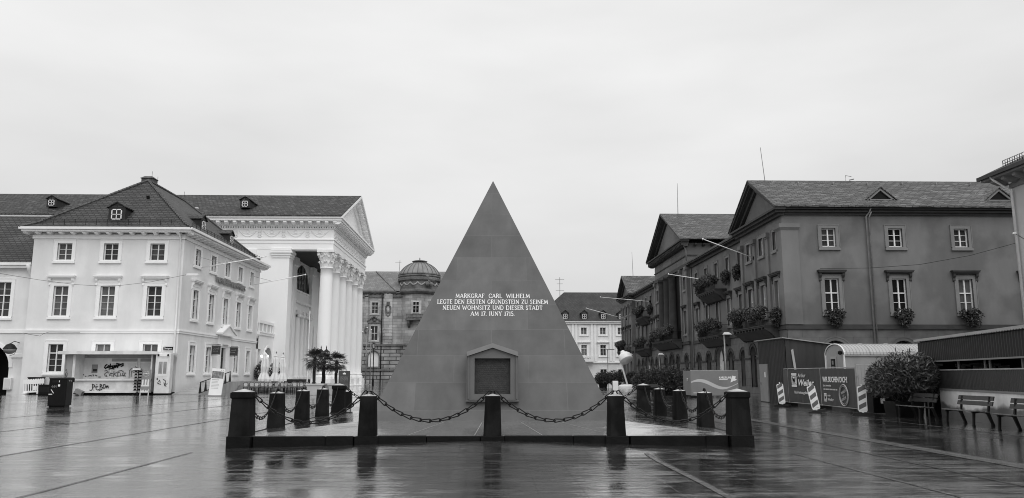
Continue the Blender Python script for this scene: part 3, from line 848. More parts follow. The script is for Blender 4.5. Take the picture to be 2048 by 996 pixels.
# ------------------------------------------------------------------ white corner house
hx0, hx1, hy0, hy1 = -38.1, -25.7, 65.2, 86.8
H = thing('corner_house', 'white three storey corner house with tiled hip roof behind the graffiti kiosk', 'house', ((hx0+hx1)/2, (hy0+hy1)/2, 0))
fx = [-35.5, -31.7, -27.88]
sy = [68.35, 72.25, 76.15, 80.05, 83.95]
ZT, ZM, ZG = (10.95, 1.42), (6.3, 2.5), (1.75, 2.28)
Tf, Ts = fr4(0, hy0, 0), fr4(hx1, 0, 90)
mb = MB(Tf)
mb.wall(hx0, hx1, -.3, 13.2, [(x-.6,x+.6,z,z+h) for x in fx for z,h in (ZT,ZM,ZG)], .34)
mb.M = Ts
mb.wall(hy0, hy1, -.3, 13.2, [(y-.6,y+.6,z,z+h) for y in sy for z,h in (ZT,ZM)] + [(y-.6,y+.6,*(ZG[0],ZG[0]+ZG[1])) for y in sy if abs(y-76.15)>.1] + [(76.15-.75,76.15+.75,.9,4.1)], .34)
mb.M = None
mb.poly([(hx0,hy0,-.3),(hx0,hy1,-.3),(hx0,hy1,13.2),(hx0,hy0,13.2)]); mb.poly([(hx0,hy1,-.3),(hx1,hy1,-.3),(hx1,hy1,13.2),(hx0,hy1,13.2)])
mb.build('wall', M['plaster'], H)
for i, x in enumerate(fx):
    window(H, (x,hy0,ZT[0]), 0, 1.2, ZT[1], 3); window(H, (x,hy0,ZM[0]), 0, 1.2, ZM[1], 3, .69, hood=.42); window(H, (x,hy0,ZG[0]), 0, 1.2, ZG[1], 3, .68)
for y in sy:
    window(H, (hx1,y,ZT[0]), R(90), 1.2, ZT[1], 3); window(H, (hx1,y,ZM[0]), R(90), 1.2, ZM[1], 3, .69, hood=.42)
    if abs(y-76.15) > .1: window(H, (hx1,y,ZG[0]), R(90), 1.2, ZG[1], 3, .68)
mb = MB(Tf)
mb.box(hx0, hx1+.07, -.07, .02, 4.93, 5.09); mb.box(hx0, hx1+.11, -.11, .02, 5.09, 5.19)
mb.M = Ts; mb.box(hy0+.02, hy1, -.07, .02, 4.93, 5.09); mb.box(hy0+.02, hy1, -.11, .02, 5.09, 5.19)
mb.build('belt_course', M['plaster_trim'], H)
mb = MB(Tf)
mb.box(hx0-.1, hx1+.1, -.1, .3, 12.75, 13.05); mb.box(hx0-.7, hx1+.75, -.75, .3, 13.27, 13.4)
modillions(mb, hx0-.5, hx1+.6, 13.07, 13.27, .62, .93, .26)
mb.M = Ts; mb.box(hy0, hy1+.1, -.1, .3, 12.75, 13.05); mb.box(hy0+.3, hy1+.8, -.75, .3, 13.27, 13.398)
modillions(mb, hy0+.2, hy1+.6, 13.07, 13.27, .62, .93, .26)
mb.build('cornice', M['plaster_trim'], H)
MB().box(hx0-.86, hx1+.92, hy0-.9, hy0-.72, 13.42, 13.62).build('gutter', M['gutter'], H)
MB().box(hx1+.74, hx1+.92, hy0-.72, hy1+.9, 13.42, 13.62).build('gutter', M['gutter'], H)
X0, X1, Y0, Y1, ZE, ZR = hx0-.85, hx1+.85, hy0-.85, hy1+.85, 13.58, 19.35
xr = -31.95; ya, yb = 71.6, 80.4
mb = MB()
k_ = .86  # bell-cast eaves: a flatter skirt at the foot of the roof
def lerp(a,b,t): return tuple(a[i]+(b[i]-a[i])*t for i in range(3))
A,B,Cc,D = (X0,Y0,ZE),(X1,Y0,ZE),(X1,Y1,ZE),(X0,Y1,ZE); E_,F_ = (xr,ya,ZR),(xr,yb,ZR)
def skirt(p, q): 
    m_ = lerp(p, q, .13); return (m_[0], m_[1], m_[2]-.25)
a2,b2,c2,d2 = skirt(A,E_),skirt(B,E_),skirt(Cc,F_),skirt(D,F_)
mb.poly([A,B,b2,a2]).poly([B,Cc,c2,b2]).poly([Cc,D,d2,c2]).poly([D,A,a2,d2])
mb.poly([a2,b2,E_]).poly([b2,c2,F_,E_]).poly([c2,d2,F_]).poly([d2,a2,E_,F_])
roof = mb.build('roof', M['tile'], H, weld=True)
mb = MB()
def tiles(p, q, r0=.13):
    p, q = Vector(p), Vector(q); n = int((q-p).length/.36)
    for k in range(n):
        mb.tube([p.lerp(q,k/n)+Vector((0,0,.03)), p.lerp(q,(k+1.15)/n)+Vector((0,0,.05))], r0*1.15, 6, r2=r0*.8)
tiles(b2,E_); tiles(a2,E_); tiles(B,b2); tiles(A,a2); tiles(E_,F_); tiles(c2,F_)
mb.build('ridge_tiles', M['tile_ridge'], roof)
mb = MB()                                     # snow guard rail along the eaves
for z in (.16,.30):
    mb.tube([(X0+1.6,Y0+.55,ZE+.42+z),(X1-1.6,Y0+.55,ZE+.42+z)], .018, 5); mb.tube([(X1-.55,Y0+1.6,ZE+.42+z),(X1-.55,Y1-1.5,ZE+.42+z)], .018, 5)
x = X0+1.6
while x < X1-1.5: mb.tube([(x,Y0+.55,ZE+.3),(x,Y0+.55,ZE+.78)], .02, 5); x += .88
y = Y0+1.6
while y < Y1-1.5: mb.tube([(X1-.55,y,ZE+.3),(X1-.55,y,ZE+.78)], .02, 5); y += .88
mb.build('snow_guard', M['iron'], roof)
mb = MB(); mb.box(-33.4,-32.3,73.4,74.4,18.4,20.05); mb.hexa([(-33.5,73.3),(-32.2,73.3),(-32.2,74.5),(-33.5,74.5)],20.05,[(-33.2,73.6),(-32.5,73.6),(-32.5,74.2),(-33.2,74.2)],20.3)
mb.build('chimney', M['tile_ridge'], roof)
mb = MB()
for x, y, z, h in ((-31.9,72.2,19.3,1.1),(-31.7,73,19.3,.8),(-31.9,80,19.3,1.0)): mb.tube([(x,y,z),(x+.02,y,z+h)], .015, 5)
mb.tube([(-30.6,68.9,16.9),(-30.6,68.75,17.3)], .14, 8)
mb.build('lightning_rod', M['iron'], roof)
dormer(H, -31.75, 65.75, 14.3, 0, 1.4, 1.25, 3.4, M['tile'])
dormer(H, hx1-1.05, 72.0, 14.6, 90, 1.3, 1.15, 2.8, M['tile'])
dormer(H, hx1-1.05, 79.9, 14.6, 90, 1.3, 1.15, 2.8, M['tile'])
pipe(H, [(-26.0,64.5,13.5),(-26.0,64.7,13.2),(-25.98,65.06,12.8),(-25.9,65.06,5.4),(-25.9,64.95,5.1),(-25.9,65.06,4.8),(-25.9,65.06,0)], .075, M['gutter'])
# door with pediment on the side front
mb = MB(Ts); yc = 76.15
mb.box(yc-1.95, yc+1.95, -.55, .02, 5.2, 5.36)
mb.solid([(yc-1.95,-.5,5.36),(yc+1.95,-.5,5.36),(yc,-.5,6.15)], [(yc-1.95,.02,5.36),(yc+1.95,.02,5.36),(yc,.02,6.15)])
for s in (-1,1):
    mb.solid([(yc,-.62,6.15),(yc+s*2.1,-.62,5.33),(yc+s*2.1,-.62,5.47),(yc,-.62,6.32)], [(yc,.02,6.15),(yc+s*2.1,.02,5.33),(yc+s*2.1,.02,5.47),(yc,.02,6.32)])
mb.box(yc-1.6, yc+1.6, -.2, .02, 4.4, 5.2)
mb.build('door_pediment', M['plaster_trim'], H)
mb = MB(Ts)
for s in (-1,1):
    mb.box(yc+s*1.25-.2, yc+s*1.25+.2, -.22, .02, .9, 4.2); mb.box(yc+s*1.25-.26, yc+s*1.25+.26, -.28, .02, 4.2, 4.4)
mb.build('door_surround', M['plaster_trim'], H)
mb = MB(Ts); mb.box(yc-.74,yc+.74,.2,.28,.92,3.2); mb.box(yc-.74,yc+.74,.2,.26,3.25,4.08)
dr = mb.build('door', M['dark_wood'], H)
mb = MB(Ts); mb.tube([(yc+.1,.14,1.7),(yc+.1,.14,2.2)], .02, 6); mb.build('handle', M['zinc'], dr)
# lettering on the side wall
me = text_mesh('WEINBRENNERHAUS', .78, M['midgrey'], .08, space=1.0)
xsv = [v.co.x for v in me.vertices]; sc_ = 8.6/(max(xsv)-min(xsv)); c0 = (max(xsv)+min(xsv))/2
for v in me.vertices: v.co.x = (v.co.x-c0)*sc_
put(me, 'wall_lettering', H, (hx1+.13, 77.1, 10.05), R(90))
# name plate
MBs = MB(Tf).box(-26.8,-26.02,-.09,-.03,3.56,3.80); pl_ = MBs.build('street_name_plate', M['black'], H)
me = text_mesh('Zähringerstr.', .2, M['letter'], .003); 
xsv = [v.co.x for v in me.vertices]; sc_ = .7/(max(xsv)-min(xsv)); c0 = (max(xsv)+min(xsv))/2
for v in me.vertices: v.co.x = (v.co.x-c0)*sc_
put(me, 'plate_lettering', pl_, (-26.41, hy0-.096, 3.61))
# ------------------------------------------------------------------ attached side wing at the left edge
W = thing('side_wing', 'pale two storey wing with dark archway and tiled roof at left of the corner house', 'house', (-45, 72, 0))
T = fr4(0, 66.0, 0)
ax0 = -41.3
mb = MB(T); mb.wall(-54, -38.1, -.3, 10.6, [(-41.35,-40.05+.0,6.3,9.2),(-47.0,-45.7,6.3,9.2),(-52.6,-51.3,6.3,9.2),(-43.6,-39.6,-.3,4.15,True),(-50.2,-46.2,-.3,4.15,True)], .5)
mb.M = None; mb.poly([(-54,66,-.3),(-54,78,-.3),(-54,78,10.6),(-54,66,10.6)])
mb.build('wall', M['plaster'], W)
for x in (-40.7,-46.35,-51.95): window(W, (x,66,6.3), 0, 1.3, 2.9, 3, .62)
mb = MB(T); mb.box(-54,-38.12,-.09,.02,4.95,5.2); mb.box(-39.6,-38.12,-.08,.02,2.95,3.25); mb.box(-46.2,-43.6,-.08,.02,2.95,3.25); mb.build('belt_course', M['plaster_trim'], W)
for cx in (-41.6,-48.2):
    mb = MB(T)
    P = [(cx-2.0*math.cos(math.pi*k/16), 2.15+2.0*math.sin(math.pi*k/16)) for k in range(17)]; Q = [(cx-2.3*math.cos(math.pi*k/16), 2.15+2.3*math.sin(math.pi*k/16)) for k in range(17)]
    for k in range(16): mb.solid([(P[k][0],-.06,P[k][1]),(P[k+1][0],-.06,P[k+1][1]),(Q[k+1][0],-.06,Q[k+1][1]),(Q[k][0],-.06,Q[k][1])],[(P[k][0],.02,P[k][1]),(P[k+1][0],.02,P[k+1][1]),(Q[k+1][0],.02,Q[k+1][1]),(Q[k][0],.02,Q[k][1])])
    mb.build('arch_surround', M['plaster_trim'], W)
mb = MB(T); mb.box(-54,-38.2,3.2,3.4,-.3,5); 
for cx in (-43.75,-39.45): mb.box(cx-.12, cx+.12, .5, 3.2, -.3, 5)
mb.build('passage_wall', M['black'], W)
mb = MB(T); mb.box(-54,-38.15,-.45,.1,10.35,10.55); mb.box(-54,-38.3,-.58,-.42,10.56,10.78); mb.build('gutter', M['gutter'], W)
mb = MB(); mb.poly([(-54,65.45,10.78),(-38.12,65.45,10.78),(-38.12,71.5,15.9),(-54,71.5,15.9)]).poly([(-54,71.5,15.9),(-38.12,71.5,15.9),(-38.12,77.5,10.8),(-54,77.5,10.8)])
mb.build('roof', M['tile'], W)
pipe(W, [(-38.45,65.3,10.6),(-38.45,65.5,10.2),(-38.4,65.9,9.8),(-38.4,65.9,9.5)], .16, M['gutter'])

# ------------------------------------------------------------------ church with Corinthian portico
CH = thing('church', 'large white church with six column Corinthian portico and slate gable roof', 'church', (-40, 104.5, 0))
cy0, cy1, cxf, cxw = 92.6, 116.4, -18.9, -25.2
cm = (cy0+cy1)/2
mb = MB()
mb.box(-75, cxw, cy0+.03, cy1, -.3, 16.35) if False else None
mb.M = fr4(0, cy0+.03, 0); mb.wall(-75, cxw-.7, -.3, 16.35, [], .3); mb.M = None
mb.M = fr4(cxw, 0, 90)
mb.wall(cy0+.03, cy1, -.3, 16.3, [(97.0,98.9,1.8,8.6,True),(110.1,112.0,1.8,8.6,True),(cm-4.3,cm+4.3,1.05,9.7),(cm-4.3,cm+4.3,12.45,16.0+.1,False)], .9)
mb.M = None
mb.poly([(-75,cy1,-.3),(cxw,cy1,-.3),(cxw,cy1,16.3),(-75,cy1,16.3)]); mb.poly([(-75,cy0,-.3),(-75,cy1,-.3),(-75,cy1,16.3),(-75,cy0,16.3)])
mb.build('wall', M['church'], CH)
# recesses behind the openings
mb = MB(); 
for ya_, yb_ in ((97.0,98.9),(110.1,112.0)): mb.box(cxw-.5, cxw-.4, ya_-.2, yb_+.2, 1.6, 8.8)
mb.build('niche_back', M['concrete'], CH)
# semicircular lunette window above the door
mb = MB(fr4(cxw, 0, 90)); rad = 4.3
P = [(cm - rad*math.cos(math.pi*k/24), 12.45 + 3.55*math.sin(math.pi*k/24)) for k in range(25)]
for k in range(24):
    a, b = P[k], P[k+1]; cxn = (cm-rad-.02) if k < 12 else cm+rad+.02
    mb.poly([(cxn,.03,16.12),(a[0],.03,a[1]),(b[0],.03,b[1])])
    mb.poly([(a[0],.03,a[1]),(a[0],.3,a[1]),(b[0],.3,b[1]),(b[0],.03,b[1])])
mb.box(cm-4.28,cm+4.28,-.12,.7,12.2,12.45)
sf = mb.build('lunette_surround', M['church'], CH)
mb = MB(fr4(cxw, 0, 90))
for k in (-2,-1,0,1,2):
    x = cm + k*1.45; zt = 12.45 + 3.5*math.sqrt(max(0, 1-((x-cm)/rad)**2)); mb.box(x-.08, x+.08, .1, .15, 12.45, zt)
lw = mb.build('window', M['midgrey'], CH)
mb = MB(fr4(cxw, 0, 90)); mb.poly([(p[0],.16,p[1]) for p in P]); mb.build('pane', M['glass'], lw)
mb = MB(fr4(cxw, 0, 90)); mb.box(cm-4.5,cm+4.5,-.35,.6,9.7,10.1); mb.box(cm-4.3,cm+4.3,-.15,.6,10.1,10.7); mb.box(cm-4.6,cm+4.6,-.45,.6,10.7,11.0); mb.box(cm-4.25,cm+4.25,.25,.5,11.0,12.2)
mb.build('door_entablature', M['church'], CH)
for yy in (cm-3.1, cm-.95, cm+.95, cm+3.1):
    x = cxw + .15
    mb = MB().lathe([(.62,1.05),(.66,1.3),(.6,1.45),(.52,1.5),(.5,3.5),(.43,8.8),(.46,8.85)], (x,yy,0), 18)
    dc = mb.build('door_column', M['church'], CH, smooth=True)
    mb = MB()
    for s in (-1,1): 
        for e in (-1,1): mb.lathe([(.02,-.2),(.2,-.18),(.24,0),(.2,.18),(.02,.2)], (x+.42*e,yy+.40*s,9.05), 10)
    mb.box(x-.55,x+.55,yy-.58,yy+.58,9.25,9.7); mb.build('capital', M['relief'], dc)
mb = MB(fr4(cxw, 0, 90)); mb.box(cm-4.2,cm+4.2,.25,.35,1.05,9.7); mb.build('door', M['dark_wood'], CH)
# antae and pilasters
for yA, yB in ((cy0,cy0+1.75),(cy1-1.75,cy1)):
    mb = MB(); mb.box(cxw-.75, cxw+1.15, yA, yB, -.3, 15.3); 
    for dz, e in ((15.3,.10),(15.55,.2),(15.85,.32),(16.15,.24)): mb.box(cxw-.75-e, cxw+1.15+e, yA-e, yB+e*.6, dz, dz+.26)
    mb.build('anta', M['church'], CH)
for yA in (99.0,109.0):
    mb = MB(); mb.box(cxw, cxw+.4, yA-.7, yA+.7, 1.05, 15.2); mb.box(cxw, cxw+.62, yA-.95, yA+.95, 15.2, 16.25); mb.build('porch_pilaster', M['church'], CH)
mb = MB(); mb.box(-29.2,-27.9,cy0-.18,cy0+.05,-.3,16.3)
mb.build('wall_pilaster', M['church'], CH)
# columns
colY = [93.4 + 4.42*k for k in range(6)]
def col_shaft():
    pr_ = [(.98,1.05),(1.06,1.2),(1.06,1.36),(.94,1.48),(.92,1.56),(.98,1.62),(.98,1.72),(.88,1.8)]
    for k in range(13):
        t = k/12; pr_.append((.84 - .14*t**1.6, 1.84 + (14.05-1.84)*t))
    pr_ += [(.78,14.08),(.78,14.2),(.7,14.24)]
    return MB().lathe(pr_, (0,0,0), 28).mesh('column', M['church'], smooth=True)
def capital():
    mb = MB().lathe([(.7,14.2),(.72,15.0),(.82,15.7),(.98,15.95)], (0,0,0), 20)
    for tier, (z0, h, r0, n, off) in enumerate(((14.22,.72,.72,8,0),(14.6,.95,.74,8,math.pi/8))):
        for k in range(n):
            a = off + 2*math.pi*k/n
            ca, sa = math.cos(a), math.sin(a)
            prof = [(r0,z0,.24),(r0+.07,z0+h*.55,.27),(r0+.22,z0+h*.9,.2),(r0+.33,z0+h*.98,.13),(r0+.34,z0+h*.82,.06)]
            for (ra,za,wa),(rb,zb,wb) in zip(prof, prof[1:]):
                q = []
                for rr_, zz_, ww_ in ((ra,za,wa),(rb,zb,wb)):
                    q.append([(ca*rr_-sa*e, sa*rr_+ca*e, zz_) for e in (-ww_, ww_)] + [(ca*(rr_-.06)-sa*e, sa*(rr_-.06)+ca*e, zz_) for e in (ww_, -ww_)])
                mb.solid(q[0], q[1])
    for k in range(4):
        a = math.pi/4 + k*math.pi/2
        pts = [(math.cos(a)*r_, math.sin(a)*r_, z_) for r_, z_ in ((.8,15.1),(.95,15.5),(1.2,15.85),(1.34,15.8),(1.32,15.62),(1.2,15.62))]
        mb.tube(pts, .11, 6)
    for k in range(4):
        a = k*math.pi/2
        for e in (-.28,.28): mb.tube([(math.cos(a)*r_-math.sin(a)*e*q_, math.sin(a)*r_+math.cos(a)*e*q_, z_) for r_, q_, z_ in ((.78,1,15.1),(.9,.9,15.5),(1.0,.45,15.75),(1.0,.2,15.6))], .07, 5)
    h = 1.12
    pts = []
    for s in range(4):
        a0 = math.pi/4 + s*math.pi/2
        c_ = (math.cos(a0)*1.45, math.sin(a0)*1.45); am = a0 + math.pi/4
        pts += [c_, (math.cos(am)*.92, math.sin(am)*.92)]
    mb.hexa(pts, 15.98, pts, 16.28)
    return mb.mesh('capital', M['relief'])
for y in colY:
    c = put(cached('churchcol', col_shaft), 'column', CH, (-19.75, y, 0))
    put(cached('churchcap', capital), 'capital', c)
    put(cached('churchped', lambda: MB().box(-1.15,1.15,-1.15,1.15,-.2,1.05).mesh('pedestal', M['church'])), 'pedestal', c)
mb = MB(); 
for k in range(6): mb.box(cxw-.1+.0, -19.3+.33*k*-1+.9, cy0+1.8, cy1-1.8, -.3 if k == 0 else .175*k-.001, .175*(k+1)-.004)
mb.build('portico_steps', M['church'], CH)
mb = MB(); mb.box(cxw, -20.9, cy0+.1, cy1-.1, -.2, .5); mb.build('stylobate', M['church'], CH)
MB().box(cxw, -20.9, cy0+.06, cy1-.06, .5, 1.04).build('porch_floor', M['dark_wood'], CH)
# entablature
mb = MB()
def ring(o, z0, z1, inn=1.5):
    mb.box(-75, cxf+o, cy0-o, cy0+inn, z0, z1); mb.box(-75, cxf+o, cy1-inn, cy1+o, z0, z1)
    mb.box(cxf-inn-.0, cxf+o-.003, cy0+inn, cy1-inn, z0, z1)
ring(0, 16.3, 17.0); ring(.05, 17.0, 17.42); ring(.14, 17.42, 17.55); ring(0, 17.55, 18.75); ring(.12, 18.75, 18.84); ring(.16,19.02,19.1); ring(.3, 19.1, 19.62, 1.2)
ring(1.05, 19.62, 19.9, 1.0); ring(1.2, 19.9, 20.12, .9)
x = -60
while x < cxf+.1: mb.box(x, x+.16, cy0-.2, cy0, 18.85, 19.02); x += .29
y = cy0-.1
while y < cy1: mb.box(cxf, cxf+.2, y, y+.16, 18.85, 19.02); y += .29
x = -60
while x < cxf+.7: mb.px([(cy0-.3,19.2),(cy0-.3,19.6),(cy0-.98,19.6),(cy0-.98,19.4),(cy0-.7,19.2)], x-.2, x+.2); x += .985
y = cy0-.7
while y < cy1+.7: mb.py([(cxf+.3,19.2),(cxf+.3,19.6),(cxf+.98,19.6),(cxf+.98,19.4),(cxf+.7,19.2)], y-.2, y+.2); y += .985
mb.build('entablature', M['church'], CH)
mb = MB()                                     # garlands on the frieze
def swag(p, d, wd, drop, r=.075):
    p = Vector(p); d = Vector(d)
    mb.tube([p + d*(wd*t) - Vector((0,0,drop*4*t*(1-t))) for t in [k/8 for k in range(9)]], r)
    mb.tube([p + d*(wd*t) - Vector((0,0,drop*.62*4*t*(1-t))) for t in [k/8 for k in range(9)]], r*.5)
x = -50.4
k = 0
while x < cxf-.4:
    swag((x+.42,cy0,18.55), (1,0,0), 2.0, .72); 
    mb.lathe([(.0,-.05),(.17,-.05),(.2,0),(.0,.05)], (0,0,0), 10) if False else None
    mb.tube([(x,cy0-.03,18.6),(x,cy0-.03,17.75)], .07, 5); mb.box(x-.2,x+.2,cy0-.07,cy0,18.42,18.62); mb.box(x-.16,x+.16,cy0-.07,cy0,17.72,17.84)
    for s in (-1,1): mb.tube([(x,cy0-.03,18.5),(x+s*.22,cy0-.03,18.3),(x+s*.1,cy0-.03,18.0),(x+s*.25,cy0-.03,17.85)], .05, 5)
    mb.tube([(x+1.42+.2*math.cos(a_),cy0-.02,18.42+.2*math.sin(a_)) for a_ in [2*math.pi*i/10 for i in range(10)]], .05, 5, closed=True)
    x += 2.84
y = cy0+.5
while y < cy1-1.6:
    swag((cxf,y+.3,18.5), (0,1,0), 1.2, .5, .06)
    mb.tube([(cxf+.03,y,18.6),(cxf+.03,y,17.75)], .08, 5); mb.box(cxf,cxf+.08,y-.16,y+.16,18.3,18.6)
    for s in (-1,1): mb.tube([(cxf+.03,y,18.4),(cxf+.03,y+s*.3,18.15),(cxf+.03,y+s*.12,17.9),(cxf+.03,y+s*.4,17.75)], .06, 5)
    y += 1.5
mb.build('frieze_garlands', M['relief'], CH)
# pediment
zr, ze = 25.55, 20.12
xo = cxf+1.2; ho = (cy1-cy0)/2+1.2
mb = MB(); mb.solid([(cxf-.1,cm-ho+2.0,ze),(cxf-.1,cm+ho-2.0,ze),(cxf-.1,cm,zr-1.05)],[(cxf-1.0,cm-ho+2.0,ze),(cxf-1.0,cm+ho-2.0,ze),(cxf-1.0,cm,zr-1.05)])
mb.build('pediment', M['church'], CH)
mb = MB()
for s in (-1,1):
    for (o0,o1,d0,d1) in ((0,.28,xo,cxf-.6),(.28,.55,xo-.22,cxf-.6),(.55,1.0,cxf+.25,cxf-.6)):
        def pt(t,o): return (cm + s*ho*(1-t), ze + (zr-ze)*t - o*1.1)
        a = [pt(0,o0),pt(1,o0),pt(1,o1),pt(.0,o1)]
        a = [pt(0,o0),pt(1,o0),pt(1,o1),(cm+s*(ho-o1*2.5),ze)]
        if o0: a[0] = (cm+s*(ho-o0*2.5), ze)
        mb.solid([(d0,yv,zv) for yv,zv in a],[(d1,yv,zv) for yv,zv in a])
    n = 13
    for k in range(1,n):
        t = k/n; yv, zv = cm+s*ho*(1-t), ze+(zr-ze)*t-.6
        mb.box(cxf+.25, cxf+.98, yv-.2, yv+.2, zv-.12, zv+.14)
rk = mb.build('raking_cornice', M['church'], CH)
mb = MB()
mb.poly([(-75,cy0-1.2,ze+.02),(xo-.05,cy0-1.2,ze+.02),(xo-.05,cm,zr+.06),(-75,cm,zr+.06)]).poly([(-75,cm,zr+.06),(xo-.05,cm,zr+.06),(xo-.05,cy1+1.2,ze+.02),(-75,cy1+1.2,ze+.02)])
mb.solid([(-75,cy0-1.32,ze-.02),(xo-.12,cy0-1.32,ze-.02),(xo-.12,cy0-1.2,ze+.16),(-75,cy0-1.2,ze+.16)],[(-75,cy0-1.0,ze-.02),(xo-.12,cy0-1.0,ze-.02),(xo-.12,cy0-1.0,ze+.2),(-75,cy0-1.0,ze+.2)])
rf = mb.build('roof', M['slate'], CH)
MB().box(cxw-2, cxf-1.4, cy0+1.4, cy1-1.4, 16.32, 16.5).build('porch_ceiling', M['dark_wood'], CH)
for x in (-30.3,-53.7): dormer(CH, x, 94.7, 21.75, 0, 1.15, 1.0, 3.2, M['slate'])
MB().box(-41.5,-34.6,cy0-1.5,cy0-1.3,20.9,21.02).build('roof_walkway', M['gutter'], rf)
# arcade link between house and church
K = thing('arcade_link', 'low white arcade with balustrade between the corner house and the church', 'arcade', (-28, 89.7, 0))
mb = MB(fr4(-25.5, 0, 90))
mb.wall(86.8, 92.6, -.3, 5.9, [(85.9+.95,87.95,.6,4.55,False) if False else (86.85,87.9,.6,4.35,False),(89.1,92.0,.6,4.6,True)], .7)
mb.box(86.8,92.6,-.12,.5,5.9,6.15); mb.box(86.8,92.6,-.18,.5,6.15,6.3); mb.box(86.8,92.6,-.06,.3,7.2,7.5)
for y in (86.9,88.4,89.9,91.4,92.4): mb.box(y-.1,y+.1,-.02,.26,6.3,7.2)
mb.build('wall', M['church'], K)
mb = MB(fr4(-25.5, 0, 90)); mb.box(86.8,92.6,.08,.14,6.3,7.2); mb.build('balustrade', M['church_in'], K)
mb = MB(fr4(-25.5, 0, 90)); cy_ = 90.55
for cy_, ra in ((90.55,1.45),(87.0,.95)):
    zc_2 = 4.6-1.45
    P = [(cy_-ra*math.cos(math.pi*k/14), zc_2+ra*math.sin(math.pi*k/14)) for k in range(15)]; Q = [(cy_-(ra+.22)*math.cos(math.pi*k/14), zc_2+(ra+.22)*math.sin(math.pi*k/14)) for k in range(15)]
    if cy_ < 88: continue
    for k in range(14): mb.solid([(P[k][0],-.09,P[k][1]),(P[k+1][0],-.09,P[k+1][1]),(Q[k+1][0],-.09,Q[k+1][1]),(Q[k][0],-.09,Q[k][1])],[(P[k][0],.02,P[k][1]),(P[k+1][0],.02,P[k+1][1]),(Q[k+1][0],.02,Q[k+1][1]),(Q[k][0],.02,Q[k][1])])
mb.box(87.9,89.1,-.08,.02,3.0,3.2); mb.build('arch_surround', M['plaster_trim'], K)
MB().box(-28.6,-28.4,86.8,92.55,-.3,5.8).build('passage_wall', M['wet_concrete'], K)
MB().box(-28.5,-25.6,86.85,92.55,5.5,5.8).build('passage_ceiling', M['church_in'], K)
mb = MB()
for y_, z_ in ((87.2,3.55),(89.3,3.58)): mb.lathe([(.02,-.17),(.13,-.11),(.18,0),(.13,.11),(.02,.17)], (-25.15,y_,z_), 10)
wl = bpy.data.materials.new('lit_globe'); wl.use_nodes = True
wb = wl.node_tree.nodes['Principled BSDF']; wb.inputs['Emission Color'].default_value = (1,1,1,1); wb.inputs['Emission Strength'].default_value = 1.6; wb.inputs['Base Color'].default_value = (.8,.8,.8,1)
mb.build('lamp_globe', wl, K, smooth=True)
# ------------------------------------------------------------------ foliage helper
def leaf_mesh(name, m, ell, n, size, aspect, seed, hollow=.45, droop=0.0, lump=.25):
    """n separate leaves through the outer part of one or more ellipsoids (cx,cy,cz,rx,ry,rz)"""
    rl = random.Random(seed); mb = MB()
    lumps = [(rl.uniform(0,6.28), rl.uniform(-1,1), rl.uniform(-lump,lump)) for _ in range(14)]
    tot = sum(e[3]*e[4]*e[5] for e in ell)
    for e in ell:
        for _ in range(int(n*e[3]*e[4]*e[5]/tot)):
            a = rl.uniform(0, 2*math.pi); u = rl.uniform(-1, 1); s = math.sqrt(1-u*u)
            d = Vector((s*math.cos(a), s*math.sin(a), u))
            k = 1.0
            for la, lu, lv in lumps:
                dd = d.dot(Vector((math.sqrt(1-lu*lu)*math.cos(la), math.sqrt(1-lu*lu)*math.sin(la), lu)))
                if dd > .75: k += lv*(dd-.75)*4
            r = (hollow + (1-hollow)*rl.random()**.6) * k
            p = Vector((e[0]+d.x*e[3]*r, e[1]+d.y*e[4]*r, e[2]+d.z*e[5]*r))
            t = (d*.8 + Vector((rl.gauss(0,.6), rl.gauss(0,.6), rl.gauss(0,.6)-droop))).normalized()
            sd = t.cross(Vector((rl.gauss(0,1), rl.gauss(0,1), rl.gauss(0,1)))).normalized()
            l = size*rl.uniform(.6,1.4); wd = l*aspect
            nrm = t.cross(sd)*l*.12
            mb.f.append([mb.add(p-t*l*.5), mb.add(p+sd*wd*.5+nrm), mb.add(p+t*l*.5), mb.add(p-sd*wd*.5+nrm)])
    return mb.mesh(name, m)
def leafy(name, label, cat, loc, ell, n, size, aspect, seed, group=None, m='leaf', rz=0, **kw):
    r = thing(name, label, cat, loc, group); r.rotation_euler = (0,0,rz)
    put(leaf_mesh('leaves', M[m], ell, n, size, aspect, seed, **kw), 'leaves', r, loc)
    return r

# ------------------------------------------------------------------ town hall
TX, TY = 22.3, 58.6
T_ = thing('town_hall', 'long dark rendered town hall with three gabled pavilions and flower balconies', 'town hall', (30, 96, 0))
def f(Y): return -(Y)
def side(X): return fr4(X, 0, -90)          # local x = -Y
PAV1, W1, CEN, W2, PAV2 = (58.6,68.75), (68.75,87.9), (87.9,105.6), (105.6,123.4), (123.4,133.6)
XP, XW = 22.3, 22.75
ZT2, ZM2 = (11.25,1.45), (6.2,2.6)
pavY = [60.1, 63.35, 66.5]
wingY = [70.5, 74.2, 78.0, 81.85, 85.7]
cenY = [89.35, 104.15]
wing2Y = [107.6, 110.9, 114.2, 117.5, 120.8]
pav2Y = [125.2, 128.4, 131.6]
faX = [25.9, 31.1, 36.25, 41.4]
mw = ('frame','glass','red_trim','red_dark')
body = MB(fr4(0, TY, 0))
body.wall(TX, 47, -.3, 13.8, [(x-.55,x+.55,z,z+h) for x in faX for z,h in (ZT2,ZM2)] + [(x-1.0,x+1.0,.5,4.1,True) for x in faX], .32)
